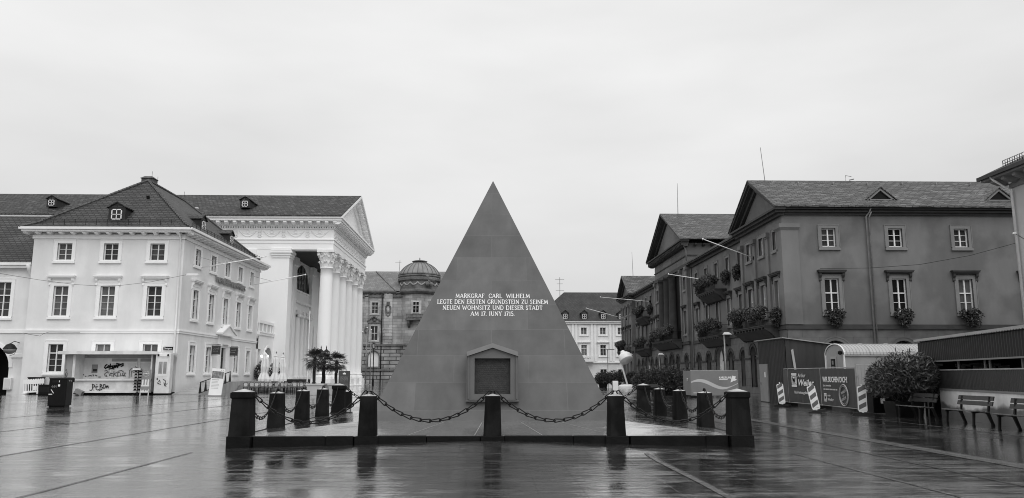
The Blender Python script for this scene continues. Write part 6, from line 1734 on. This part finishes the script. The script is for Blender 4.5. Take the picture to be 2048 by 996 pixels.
mb = MB(); mb.solid([(kx1+.02,kF+.05,.3),(kx1+.62,kF+1.4,.3),(kx1+.62,kF+1.4,3.1),(kx1+.02,kF+.05,3.1)],[(kx1+.06,kF+.03,.3),(kx1+.66,kF+1.38,.3),(kx1+.66,kF+1.38,3.1),(kx1+.06,kF+.03,3.1)]); mb.build('smoked_panel', M['midgrey'], KI)
MB().box(kx0+.3,kx1+.9,kF+.3,64.9,.0,.18).build('plinth', M['black'], KI)
mb = MB(); mb.box(kx0+.8,kx1-.02,kB-.03,kB,2.86,3.1); mb.box(kx0+2.95,kx0+4.95,kB-.03,kB,2.6,2.82); mb.box(kx0+5.2,kx1-.1,kB-.03,kB,2.6,2.82); mb.build('shutter_box', M['trailer'], bk)
mb = MB()
for x0, x1 in ((kx0+2.9,kx0+4.95),(kx0+5.15,kx1-.1)):
    mb.box(x0,x0+.05,kB-.035,kB,1.25,2.6); mb.box(x1-.05,x1,kB-.035,kB,1.25,2.6); mb.box(x0,x1,kB-.034,kB,2.5,2.55)
mb.build('panel_frame', M['plaster_trim'], bk)
# graffiti strokes, each traced on its wall at the wall's real depth
def scrawl(name, parent, Y, strokes, wd, m):
    mb = MB()
    for st_ in strokes:
        pts = [at(x, y, Y) for x, y in st_]
        for a, b in zip(pts, pts[1:]):
            d = (b-a); nrm = Vector((-d.z,0,d.x)).normalized()*wd/2 if d.length > 1e-6 else Vector((0,0,wd))
            e = d.normalized()*wd*.3
            mb.poly([a-nrm-e, b-nrm+e, b+nrm+e, a+nrm-e])
    return mb.build(name, m, parent)
G1 = [[(214,729),(211,731),(209,735),(211,737),(216,733)],[(217,731),(215,735),(219,734),(220,731)],[(221,728),(220,735),(223,732),(225,735)],[(226,731),(225,735),(228,735),(229,731),(229,735)],[(231,731),(231,735),(233,730),(235,735),(237,728)],[(236,732),(242,729),(233,727)],[(241,729),(246,727),(246,731),(242,733)],[(218,738),(224,737),(228,738)]]
G2 = [[(218,746),(213,745),(209,748),(210,752),(214,753),(212,750)],[(219,749),(225,747),(221,746),(219,751),(225,752)],[(228,742),(227,753)],[(233,745),(228,748),(234,753)],[(236,742),(235,752),(239,752)],[(234,746),(240,744)],[(241,747),(241,752),(245,751),(245,746)],[(247,746),(251,746),(247,751),(251,752),(246,752)],[(237,742),(243,741),(247,744)],[(209,742),(213,741),(216,743)]]
G3 = [[(185,769),(185,778),(182,781),(179,780)],[(184,768),(189,770),(189,773),(185,775)],[(187,780),(188,780)],[(192,772),(192,778),(195,780),(199,778)],[(190,774),(196,773)],[(193,769),(194,769)],[(200,768),(200,778)],[(200,768),(204,770),(201,773),(205,775),(203,779),(198,781)],[(207,769),(206,775),(208,777),(211,774),(210,769),(207,769)],[(214,770),(213,776)],[(212,773),(217,772)],[(214,771),(217,776)]]
G4 = [[(258,756),(259,741),(263,737),(275,736),(283,738),(285,742),(280,743)],[(262,754),(263,743),(268,741),(278,741)],[(271,733),(273,736)],[(266,745),(271,743),(275,745),(279,742)]]
scrawl('graffiti', bk, kB-.045, G1, .10, M['ink']); scrawl('graffiti', bk, kB-.045, G2, .055, M['grey_ink']); scrawl('graffiti', bk, kB-.045, G4, .05, M['grey_ink'])
scrawl('graffiti', bk, kB-.045, [[(156,749),(158,747),(160,749),(158,752),(156,750)],[(163,750),(166,749),(168,750)],[(177,752),(180,751),(184,752)],[(186,749),(187,752)],[(170,752),(172,753)],[(197,754),(201,754)],[(190,750),(194,752)]], .06, M['ink'])
scrawl('graffiti', lf, kF+.07, G3, .055, M['ink'])
scrawl('graffiti', sp, kF+.03, [[(130,741),(133,739),(134,744),(130,748),(132,752)],[(129,755),(133,753),(131,749)],[(134,751),(135,746)]], .05, M['grey_ink'])
def card(name, parent, Y, px0, px1, py0, py1, m, t=.012):
    a, b = at(px0, py1, Y), at(px1, py0, Y); return MB().box(a.x, b.x, Y-t, Y, a.z, b.z).build(name, m, parent)
po = card('poster', bk, kB-.002, 183, 196, 729, 746, M['midgrey'], .02)
card('poster_print', po, kB-.024, 185.5, 194, 738, 743, M['ink'], .006)
# end cabinet with bottle poster
CB = thing('sales_cabinet', 'white cabinet with bottle poster at the right end of the kiosk', 'cabinet', (-25.9, 62.9, 0))
T = Matrix.Translation((at(341,750,62.5).x,62.35,0)) @ Matrix.Rotation(R(6),4,'Z')
MB(T).box(-1.12,0,0,.75,.12,3.18).build('body', M['offwhite'], CB, bevel=.02); MB(T).box(-1.05,-.05,.05,.7,0,.12).build('foot', M['black'], CB)
mb = MB(T); mb.box(-1.0,-.1,-.03,0,2.95,3.15); mb.build('top_panel', M['plaster_trim'], CB)
mb = MB(T)
for x in (-.92,-.2): mb.lathe([(.02,-.08),(.07,-.05),(.07,.05),(.02,.08)], (x,-.06,3.06), 8)
mb.build('spotlight', M['black'], CB)
mb = MB(T); mb.box(-.92,-.2,-.02,0,1.45,2.75); ps = mb.build('poster', M['plaster'], CB)
mb = MB(T); mb.box(-.86,-.58,-.026,-.02,1.62,2.55); mb.box(-.52,-.26,-.026,-.02,1.62,2.55); pp = mb.build('poster_print', M['trailer'], ps)
mb = MB(T)
for x in (-.72,-.39):
    mb.py([(x-.09,1.72),(x+.09,1.72),(x+.09,2.0),(x+.03,2.12),(x+.03,2.35),(x-.03,2.35),(x-.03,2.12),(x-.09,2.0)], -.032, -.027)
mb.build('bottle_print', M['midgrey'], ps)
mb = MB(T)
for p in ([(-.95,1.2),(-.9,1.3),(-.86,1.15)],[(-.9,.95),(-.75,.85),(-.6,.82)],[(-.8,1.0),(-.72,1.15),(-.66,.95)],[(-.45,1.2),(-.3,1.1),(-.25,.85),(-.35,.7)],[(-.4,.95),(-.3,.75),(-.2,.65)],[(-.18,.8),(-.14,.9)]):
    mb.tube([(x,-.015,z) for x, z in p], .028, 4)
mb.build('graffiti', M['ink'], CB)
# things around the kiosk
b_ = thing('trash_container', 'black square waste container with pale stickers standing on the open wet square', 'waste bin', (-20.9, 39, 0))
T = Matrix.Translation((at(94,800,38.7).x,38.75,0)) @ Matrix.Rotation(R(11),4,'Z')
MB(T).box(0,.78,0,.95,.06,1.36).build('body', M['black'], b_, bevel=.02); MB(T).box(-.02,.80,-.02,.97,1.36,1.41).build('lid', M['corr'], b_); MB(T).box(.05,.73,.1,.85,0,.06).build('foot', M['black'], b_)
mb = MB(T); mb.box(.14,.42,-.012,-.0,1.17,1.28); mb.build('slot', M['iron'], b_)
mb = MB(T); mb.box(.40,.49,-.01,-.002,.98,1.08); mb.box(.43,.455,-.01,-.002,1.18,1.27); mb.solid([(.1,-.01,.84),(.13,-.01,.84),(.25,-.01,.66),(.22,-.01,.66)],[(.1,-.002,.84),(.13,-.002,.84),(.25,-.002,.66),(.22,-.002,.66)]); mb.box(.02,.18,-.01,-.002,.6,.635); mb.build('sticker', M['letter'], b_)
mb = MB(T)
for x0 in (.12,.2,.27): mb.tube([(x0,-.008,.95),(x0+.05,-.008,1.05),(x0+.06,-.008,.93)], .012, 4)
mb.tube([(.788,.25,1.26),(.788,.4,1.28),(.788,.35,1.2)], .02, 4); mb.tube([(.788,.6,1.28),(.788,.6,1.2)], .02, 4)
mb.build('scribble', M['trailer'], b_)
b_ = thing('barrier', 'white plastic construction barrier leaning by the house wall', 'barrier', (-36.3, 64.4, 0))
T = Matrix.Translation((at(46,775,64).x,64.0,0)) @ Matrix.Rotation(R(-3),4,'Y')
mb = MB(T); mb.box(0,1.65,0,.06,.78,1.12); mb.box(.02,1.55,0,.06,.12,.26)
for k in range(9): mb.box(.04+k*.18,.11+k*.18,.005,.055,.26,.78)
for k in range(9): mb.box(.02+k*.185,.12+k*.185,0,.06,1.12,1.18)
mb.box(.78,1.1,-.01,.05,.3,.62); mb.build('panel', M['white'], b_)
mb = MB(T); mb.box(.05,.35,-.2,.3,0,.12); mb.box(1.2,1.5,-.2,.3,0,.12); mb.build('foot', M['white'], b_)
b_ = thing('crate', 'dark crate standing behind the white plastic barrier', 'crate', (-36.5, 64.7, 0)); MB().box(-37.1,-36.05,64.5,65.0,0,1.32).build('body', M['iron'], b_); MB().box(-37.15,-36.0,64.45,65.05,1.32,1.36).build('lid', M['black'], b_)
b_ = thing('crate', 'low dark crate between the white barrier and the waste container', 'crate', (-35, 63.7, 0)); MB().box(-35.6,-34.3,63.4,64.1,0,.78).build('body', M['black'], b_, bevel=.03); MB().box(-35.5,-34.4,63.39,63.4,.2,.6).build('panel', M['iron'], b_)
b_ = thing('bollard_sign', 'slim black and white post on a round foot beside the kiosk', 'post', (-32.6, 62, 0)); x = at(144,780,62).x
MB().lathe([(.1,.08),(.1,1.25)], (x,62,0), 10).build('post', M['offwhite'], b_); MB().lathe([(.42,0),(.4,.06),(.15,.1)], (x,62,0), 14).build('foot', M['trailer'], b_); MB().lathe([(.13,1.0),(.13,1.28)], (x,62,0), 10).build('cap', M['black'], b_)
b_ = thing('carton', 'grey carton tipped over at the left foot of the kiosk', 'carton', (-31.9, 61.9, .2)); T = Matrix.Translation((at(148,780,61.9).x,61.7,.14)) @ Matrix.Rotation(R(24),4,'Y')
MB(T).box(.05,.62,0,.4,.1,.42).build('box', M['midgrey'], b_)
r = thing('postcard_rack', 'black wire postcard rack beside the ice cream board', 'rack', (at(275,770,61.9).x, 61.9, 0)); cx = r.location.x
MB().tube([(cx,61.9,0),(cx,61.9,1.95)], .035, 6).build('pole', M['iron'], r)
mb = MB()
for k in range(7):
    z = .35+k*.23
    for a in range(5):
        t_ = a*2*math.pi/5+.3; mb.box(cx+.2*math.cos(t_)-.075, cx+.2*math.cos(t_)+.075, 61.9+.2*math.sin(t_)-.02, 61.9+.2*math.sin(t_)+.02, z, z+.15)
    mb.tube([(cx+.3*math.cos(i*.5236),61.9+.3*math.sin(i*.5236),z) for i in range(12)], .012, 4, closed=True)
mb.build('card_holder', M['iron'], r)
mb = MB()
for a in range(4): mb.tube([(cx,61.9,.22),(cx+.35*math.cos(a*1.571+.6),61.9+.35*math.sin(a*1.571+.6),.02)], .022, 5)
mb.build('foot', M['iron'], r); MB().box(cx-.38,cx+.2,61.7,61.85,1.92,2.04).build('header', M['offwhite'], r)
b_ = thing('ice_cream_board', 'dark ice cream board with round emblem and pale lollies in front of the kiosk', 'sign', (at(290,770,61.8).x, 61.8, 0)); cx = b_.location.x
T = Matrix.Translation((cx,61.75,0)) @ Matrix.Rotation(R(-5),4,'X')
MB(T).box(-.33,.33,0,.05,.16,1.95).build('board', M['midgrey'], b_); mb = MB(T); mb.box(-.33,-.29,-.02,.06,0,.2); mb.box(.29,.33,-.02,.06,0,.2); mb.build('foot', M['white'], b_)
mb = MB(T); mb.tube([(.22*math.cos(i*.314),-.006,1.62+.2*math.sin(i*.314)) for i in range(20)], .012, 4, closed=True); mb.tube([(-.2,-.008,1.58),(-.05,-.008,1.66),(.08,-.008,1.6),(.2,-.008,1.68)], .035, 4)
for x in (-.2,.02,.22): mb.py([(x-.06,.78),(x+.06,.78),(x+.06,1.15),(x,1.22),(x-.06,1.15)], -.012, -.002)
mb.box(-.31,.31,-.01,-.003,.66,.78); mb.py([(-.31,.2),(.31,.2),(.31,.5),(.2,.28),(.1,.42),(0,.25),(-.1,.44),(-.2,.3),(-.31,.5)], -.01, -.003); mb.build('print', M['offwhite'], b_)
b_ = thing('wall_lantern', 'round dark lantern hanging under the archway of the side wing', 'lamp', at(20,697,64.8)); p = Vector(b_.location)
mb = MB(); mb.lathe([(.05,.42),(.3,.3),(.5,.02),(.52,-.02)], tuple(p), 18); mb.build('lamp_shade', M['iron'], b_, smooth=True); MB().lathe([(.5,-.02),(.42,-.26),(.2,-.42),(.02,-.45)], tuple(p), 16).build('globe', M['glass_pale'], b_, smooth=True)
MB().tube([(p.x,p.y,p.z+.4),(p.x,p.y+.5,p.z+.6),(p.x,p.y+1.3,p.z+.5)], .03, 5).tube([(p.x+.55,p.y,p.z),(p.x+.4,p.y,p.z-.45),(p.x+.0,p.y,p.z-.6)], .02, 4).build('arm', M['iron'], b_)
b_ = thing('meter_box', 'small pale meter box on the wall beside the archway', 'box', (-39.3, 65.8, 0)); MB().box(-39.75,-39.15,65.7,65.98,.35,1.3).build('cabinet', M['plaster'], b_, bevel=.02); MB().box(-39.68,-39.22,65.68,65.7,.45,1.2).build('door', M['church_in'], b_)
b_ = thing('flower_tub', 'dark low tub standing in the shade of the archway', 'tub', (-41.5, 65.4, 0)); MB().hexa(octo(.5,.1),0,octo(.6,.1),.5).build('tub', M['black'], b_) if False else put(MB().hexa(octo(.5,.1),0,octo(.6,.1),.5).mesh('pot', M['black']), 'pot', b_, (-41.5,65.4,0)); put(leaf_mesh('leaves', M['leaf_hedge'], [(0,0,.8,.6,.5,.5)], 300, .2, .5, 77), 'leaves', b_, (-41.5,65.4,0))

# ------------------------------------------------------------------ signs, ramp and steps by the house door
for Y, x0, x1, l in ((73.0,-25.7,-24.86,'dark square shop sign nearer to the corner, above the door ramp'),(77.6,-25.66,-24.74,'dark square shop sign farther along the wall, beyond the door')):
    r = thing('shop_sign', l, 'sign', (-25.6, Y, 3.3), 'projecting signs by the house door')
    b = MB().box(x0+.04,x1,Y-.04,Y+.04,3.38,4.2).build('panel', M['sign_dark'], r); MB().tube([(-25.7,Y,4.28),(x1,Y,4.28)], .02, 5).tube([(-25.7,Y,3.32),(x1-.2,Y,3.32)], .015, 5).build('bracket', M['iron'], r)
    cx = (x0+x1)/2+.02; mb = MB(); mb.tube([(cx+dx,Y-.05,3.85+dz) for dx, dz in ((-.25,-.05),(-.1,.06),(0,-.02),(.1,.09),(.18,.0),(.3,.03))], .016, 4); mb.tube([(cx+dx,Y-.05,3.85+dz) for dx, dz in ((-.2,.0),(.0,.05),(.3,.08),(.22,.16))], .012, 4)
    for k in range(4): mb.box(cx-.24+k*.12,cx-.17+k*.12,Y-.05,Y-.042,3.66,3.72)
    mb.build('logo_print', M['trailer'], b)
RP = thing('access_ramp', 'sloping stone access ramp with black railing beside the house door', 'ramp', (-23.8, 66, 0))
mb = MB(); mb.px([(63.4,0),(71.0,0),(71.0,.95),(63.4,.04)], -25.2, -23.05); mb.build('ramp', M['concrete'], RP)
mb = MB(); mb.box(-25.65,-23.05,71.0,81.0,0,.95); mb.build('landing', M['concrete'], RP)
mb = MB()
for k in range(7):
    y = 63.7 + k*1.17; z = .06+.9*(y-63.4)/7.6
    mb.solid([(-23.12,y-.28,z),(-23.12,y+.28,z),(-23.12,y+.03,z+.86),(-23.12,y-.03,z+.86)],[(-23.08,y-.28,z),(-23.08,y+.28,z),(-23.08,y+.03,z+.86),(-23.08,y-.03,z+.86)])
mb.tube([(-23.1,63.6,.95),(-23.1,70.8,1.82)], .035, 6); mb.tube([(-23.1,63.6,.1),(-23.1,70.8,.98)], .03, 5)
mb.build('railing', M['iron'], RP)
TS = thing('terrace_steps', 'three low broad stone steps up to the church terrace behind the cafe chairs', 'steps', (-20, 76, 0))
mb = MB()
for k in range(3): mb.box(-23.0,-17.2,72.2+k*.42,90.0,.2*k-.05,.2*(k+1)-.003)
mb.build('step', mat('wet_step_stone', .2, .35, .3, 1.5, spec=.6), TS)
AB = thing('info_board', 'white upright information board with photograph before the ramp', 'sign', (-20, 57.8, 0))
T = Matrix.Translation((at(430,780,57.8).x,57.8,.08)) @ Matrix.Rotation(R(4),4,'Y') @ Matrix.Rotation(R(-4),4,'X')
b = MB(T).box(-.46,.46,0,.05,0,1.92).build('panel', M['white'], AB)
MB(T).box(-.42,.42,-.008,0,1.22,1.72).build('photo_print', mat('printed_photo', .2, .5, .9, 5, detail=8), b)
mb = MB(T)
for k, (l, h_) in enumerate(((.5,.06),(.42,.035),(.45,.035),(.55,.03),(.56,.03),(.5,.03),(.53,.03))): mb.box(-.36,-.36+l,-.006,0,1.08-k*.1,1.08-k*.1+h_)
mb.box(.18,.26,-.006,0,1.78,1.84); mb.box(.32,.38,-.006,0,1.78,1.84); mb.build('print', M['bandlight'], b)
MB().box(at(430,780,57.8).x-.6,at(430,780,57.8).x+.55,57.5,58.2,0,.09).build('foot', M['zinc'], AB)
# ------------------------------------------------------------------ cafe terrace
def chair0():
    r = thing('cafe_chair', 'x', 'chair')
    MB().lathe([(.2,.38),(.23,.40),(.23,.47),(.2,.49)], n=14).build('seat', M['wicker'], r)
    mb = MB(); P = [(-.2,.19,.46),(-.21,.23,.7),(-.17,.26,.85),(0,.28,.92),(.17,.26,.85),(.21,.23,.7),(.2,.19,.46)]; mb.tube(P, .03, 6)
    mb.tube([(-.2,.0,.62),(-.22,.1,.66),(-.21,.23,.68)], .022, 5); mb.tube([(.2,.0,.62),(.22,.1,.66),(.21,.23,.68)], .022, 5); bk_ = mb.build('backrest', M['wicker'], r); MB().py([(.15*math.cos(k*.5236),.71+.16*math.sin(k*.5236)) for k in range(12)], .235, .255).build('woven_panel', M['wicker_pale'], bk_)
    l = MB().tube([(0,0,.46),(0,0,0)], .022, 5).mesh('leg', M['iron'])
    for x, y in ((-.17,-.17),(.17,-.17),(-.18,.19),(.18,.19)): put(l, 'leg', r, (x,y,0))
    return r
c0 = chair0(); rl = random.Random(21)
ordn = ['first','second','third','fourth','fifth','sixth','seventh','eighth','ninth','tenth','eleventh','twelfth','thirteenth','fourteenth']
for k in range(14):
    x = -21.4 + k*.45; y = 70.2 + rl.uniform(-.5,.4)
    l = f'pale cane cafe chair, {ordn[k]} from the left in the front row'
    o = c0 if k == 0 else dup(c0, (x,y,0)); o.location = (x,y,0); o.rotation_euler = (0,0,R(180+rl.uniform(-35,35))); o['label'] = l; o['group'] = 'cafe chairs by the church terrace'
for k in range(9):
    x = -21.2 + k*.66; o = dup(c0, (x, 71.6+rl.uniform(-.1,.2), 0), R(rl.uniform(-30,30))); o['label'] = 'pale cane cafe chair behind the front row, below the furled parasols'; o['group'] = 'cafe chairs by the church terrace'
for k in range(3):
    x = -20.3+k*2.0; r = thing('cafe_table', ['small round cafe table at the left of the chair rows','small round cafe table in the middle of the chair rows','small round cafe table at the right of the chair rows'][k], 'table', (x,70.95,0), 'cafe tables among the chairs')
    MB().lathe([(.33,.72),(.35,.73),(.35,.75),(.33,.76)], (x,70.95,0), 16).build('tabletop', M['trailer'], r); MB().tube([(x,70.95,.02),(x,70.95,.73)], .03, 6).lathe([(.22,0),(.2,.03),(.04,.06)], (x,70.95,0), 10).build('leg', M['iron'], r)
for i, (px, yt, l) in enumerate(((527,703,'furled white parasol nearest to the house arcade'),(549,706,'furled white parasol in the middle of the three'),(563,708,'slim furled white parasol nearest to the church'))):
    Y = 75.5; p = at(px+1, 765, Y); h = at(px, yt, Y).z
    r = thing('parasol', l, 'parasol', (p.x, Y, .6), 'furled parasols on the cafe terrace')
    MB().tube([(p.x,Y,.6),(p.x,Y,h)], .035, 6).build('pole', M['zinc'], r)
    mb = MB(); n = 18; rings = []
    w_ = .62 if i == 0 else .5
    for z, k_ in ((.95,1.0),(1.15,1.05),(1.55,.72),(1.75,.55),(2.3,.72),(3.0,.55),(h-.35,.32),(h-.3,.42),(h-.12,.2),(h-.02,.05)):
        rings.append([mb.add((p.x + w_*k_*(.8+.35*((j+i)%2))*math.cos(2*math.pi*j/n)*.8 + .04*math.sin(z*3+i), Y + w_*k_*(.8+.35*((j+i)%2))*math.sin(2*math.pi*j/n)*.8, z)) for j in range(n)])
    for a, b in zip(rings, rings[1:]):
        for j in range(n): mb.f.append([a[j], a[(j+1)%n], b[(j+1)%n], b[j]])
    mb.build('canopy', M['cloth'], r); MB().lathe([(.02,h-.02),(.06,h+.05),(.02,h+.14)], (p.x,Y,0), 8).build('finial', M['wicker'], r)
    MB().lathe([(.4,.6),(.4,.68),(.1,.72)], (p.x,Y,0), 12).build('foot', M['iron'], r)
for i, (x, y, l) in enumerate(((-25.0,86.5,'dark potted shrub at the house end of the arcade'),(-24.6,90.8,'dark potted shrub under the arcade arch'))):
    r = leafy('potted_shrub', l, 'shrub', (x,y,.6), [(0,0,1.1,.75,.7,1.0),(.1,0,1.8,.5,.5,.6)], 900, .22, .4, 300+i, 'potted shrubs by the arcade', 'leaf_hedge'); put(cached('pot2', lambda: MB().lathe([(.3,0),(.45,.5),(.48,.55)]).mesh('pot', M['midgrey'])), 'pot', r, (x,y,.6))
# palms
def palm_mesh(seed, H_):
    rl = random.Random(seed); mb = MB()
    for k in range(34):
        a = k*2.4 + rl.uniform(-.3,.3); el = R(82 - 140*(k/34)**.9) + rl.uniform(-.12,.12)
        d = Vector((math.cos(a)*math.cos(el), math.sin(a)*math.cos(el), math.sin(el)))
        b0 = Vector((0,0,H_-.1)); pl_ = .47*rl.uniform(.85,1.15); b1 = b0 + d*pl_ - Vector((0,0,.04))
        mb.tube([b0, b1], .013, 4)
        s = d.cross(Vector((0,0,1))); s = s.normalized() if s.length > .05 else Vector((1,0,0)); u = s.cross(d)
        for j in range(13):
            t = (j-6)/6; th = t*1.35
            e = (d*math.cos(th) + s*math.sin(th)).normalized(); ln = (.66-.14*abs(t))*rl.uniform(.85,1.1)
            q = b1 + e*ln*.55 + u*.02; tip = b1 + e*ln - Vector((0,0,ln*.16+.03)); w_ = s*math.cos(th)*.028 - d*math.sin(th)*.028
            mb.f.append([mb.add(b1), mb.add(q-w_), mb.add(tip), mb.add(q+w_)])
    return mb.mesh('fronds', M['leaf_palm'])
for i, (px, yt, Y, l) in enumerate(((628,715,61.5,'fan palm at the left of the three, slimmest trunk'),(647,722,63.5,'fan palm in the middle, in front of the lantern'),(672,722,62.0,'fan palm at the right, beside the menu board'))):
    x = at(px, 760, Y).x; h = at(px, yt, Y).z
    r = thing('fan_palm', l, 'palm', (x,Y,.75), 'potted fan palms in front of the church')
    rl = random.Random(i); pts = [(x+rl.uniform(-.008,.008)*k, Y, .7+(h-.7)*k/6) for k in range(7)]
    MB().tube(pts, .11 if i != 1 else .15, 8, r2=.13).build('trunk', M['bark'], r)
    put(palm_mesh(500+i, 0), 'fronds', r, (pts[-1][0], Y, h))
for i, (px, Y, w_, l) in enumerate(((634,61.7,1.35,'wide pale planter under the left palm'),(652,63.4,1.0,'pale planter under the middle palm'),(672,62.0,1.1,'pale planter behind the rear left corner post'))):
    x = at(px-2 if i == 0 else px, 780, Y).x; r = thing('planter', l, 'planter', (x,Y,0), 'pale planters of the fan palms')
    MB().hexa([(x-w_*.36,Y-.4),(x+w_*.36,Y-.4),(x+w_*.36,Y+.4),(x-w_*.36,Y+.4)],0,[(x-w_*.47,Y-.52),(x+w_*.47,Y-.52),(x+w_*.47,Y+.52),(x-w_*.47,Y+.52)],.74).build('pot', M['pot'], r, bevel=.02)
    mb = MB(); mb.box(x-w_*.52,x+w_*.52,Y-.57,Y+.57,.74,.86); mb.build('rim', M['pot'], r, bevel=.02)
# lanterns
def lantern(x, Y, zt, name, l, heads):
    r = thing('street_lantern', l, 'street lamp', (x,Y,0), 'old style street lanterns')
    zb = zt-1.25
    mb = MB().tube([(x,Y,.0),(x,Y,zb)], .07, 8).lathe([(.16,0),(.15,.9),(.1,1.0),(.09,1.3),(.07,1.35)], (x,Y,0), 10); mb.build('pole', M['iron'], r)
    for dx in heads:
        if dx: MB().tube([(x,Y,zb-.35),(x+dx*.6,Y,zb-.3),(x+dx,Y,zb-.05)], .03, 5).build('arm', M['iron'], r)
        c = (x+dx,Y,zb)
        g = MB().lathe([(.16,.06),(.30,.62)], c, 6).build('lantern_glass', M['lantern_glass'], r)
        mb = MB().lathe([(.17,0),(.18,.06),(.03,.05)], c, 6).lathe([(.34,.62),(.26,.7),(.1,.82),(.04,.92),(.05,1.0),(.01,1.2)], c, 6)
        for k in range(6): a = k*math.pi/3; mb.tube([(c[0]+.17*math.cos(a),c[1]+.17*math.sin(a),zb+.05),(c[0]+.32*math.cos(a),c[1]+.32*math.sin(a),zb+.64)], .022, 4)
        mb.build('lantern_frame', M['iron'], g)
p = at(648, 690, 72); lantern(p.x, 72, p.z, 'a', 'two headed black street lantern rising behind the middle palm', (-.24,.24))
p = at(748, 680, 117); lantern(p.x, 117, p.z, 'b', 'single black street lantern before the domed building', (0,))
for px, yt, yb, Y, l in ((736,672,769,118,'left of the three bare flagpoles beside the church columns'),):
    pass
for i, (pb, pt, l) in enumerate((((722,771),(727,672),'bare flagpole closest to the church columns'),((731,770),(736,664),'middle bare flagpole beside the church columns'),((739.5,769),(745,668),'bare flagpole next to the single street lantern'))):
    Y = 121 + i*1.5; a = at(*pb, Y); b = at(*pt, Y); r = thing('flagpole', l, 'flagpole', (a.x, Y, 0), 'flagpoles beside the church')
    MB().tube([(a.x,Y,0),(a.x,Y,b.z+.6)], .09, 8, r2=.06).build('pole', M['zinc'], r, smooth=True); MB().lathe([(.02,-.08),(.12,.05),(.02,.18)], (a.x,Y,b.z+.6), 8).build('finial', M['white'], r); MB().lathe([(.22,0),(.2,.12),(.1,.14)], (a.x,Y,0), 10).build('foot', M['zinc'], r)
r = thing('flagpole', 'thin white pole standing before the church door columns', 'flagpole', (at(614,766,80).x, 80, .6)); x = r.location.x
MB().tube([(x,80,.6),(x,80,at(621,622,80).z)], .055, 8, r2=.04).build('pole', M['white'], r); MB().lathe([(.2,.6),(.18,.7),(.06,.74)], (x,80,0), 10).build('foot', M['zinc'], r)
b_ = thing('menu_board', 'tall dark menu board with pale leaf emblem right of the palms', 'sign', (at(688,770,60).x, 60, 0)); x = b_.location.x
b = MB().box(x-.42,x+.42,60,60.06,.12,1.83).build('panel', M['sign_dark'], b_); mb = MB(); mb.box(x-.4,x-.34,59.98,60.3,0,.14); mb.box(x+.34,x+.4,59.98,60.3,0,.14); mb.build('foot', M['iron'], b_)
mb = MB()
for dx, dz, r_ in ((-.08,0,.045),(0,.03,.06),(.08,0,.045)): mb.py([(x+dx-r_,1.62+dz),(x+dx,1.55),(x+dx+r_,1.62+dz),(x+dx,1.70+dz)], 59.985, 59.999)
mb.build('emblem', M['letter'], b)
mb = MB(); rl = random.Random(9)
for k in range(14):
    q = x-.28
    while q < x+.26: l = rl.uniform(.04,.14); mb.box(q,min(q+l,x+.3),59.99,59.999,1.42-k*.085,1.45-k*.085); q += l+.03
mb.build('print', M['midgrey'], b)
b_ = thing('menu_box', 'small black box on thin legs behind the rear left corner post', 'box', (at(693,800,32.7).x, 32.7, 0)); x = b_.location.x
MB().box(x-.21,x+.21,32.55,32.85,.2,.86).build('body', M['black'], b_, bevel=.01)
mb = MB()
for dx in (-.17,.17): mb.tube([(x+dx,32.6,0),(x+dx,32.6,.2)], .015, 5); mb.tube([(x+dx,32.8,0),(x+dx,32.8,.2)], .015, 5)
mb.build('leg', M['iron'], b_); MB().box(x-.21,x+.21,32.54,32.86,.86,.9).build('lid', M['offwhite'], b_)
# ------------------------------------------------------------------ wires across the square
def wire(l, pts, r_=.012):
    o = MB().tube(pts, r_, 4).build('overhead_wire', M['iron']); tag(o, l, 'wire', 'overhead wires')
P = [at(-40,541,58), at(0,547,60), at(80,560,61), at(150,569,62), at(200,572,62.6), at(240,571,63), at(300,564,63.8), at(375,549,64.9)]
wire('thin overhead wire sagging in front of the white corner house', P, .012)
q = P[-1]; r = thing('wire_lamp', 'small white street light hung from the wire at the house corner', 'street lamp', q); MB().box(q.x-.05,q.x+.9,q.y-.15,q.y+.15,q.z-.12,q.z+.06).build('lamp_head', M['white'], r, bevel=.03); MB().tube([q, q+Vector((.1,.4,.1))], .03, 5).build('arm', M['iron'], r)
P = [at(1640,537,58.0), at(1740,536,57), at(1840,529,55), at(1940,511,51), at(2032,486,46.5)]
wire('thin overhead wire between the town hall and the right edge house', P, .015)
P = [at(100,672,65.1), at(80,678,65.1), at(47,668,65.1)]
wire('loose cable looping on the belt course of the white corner house', [at(160,664.5,64.98), at(98,664,64.98), at(88,667,64.98), at(80,672,64.98), at(60,669,64.98), at(47,666,64.98)], .015)
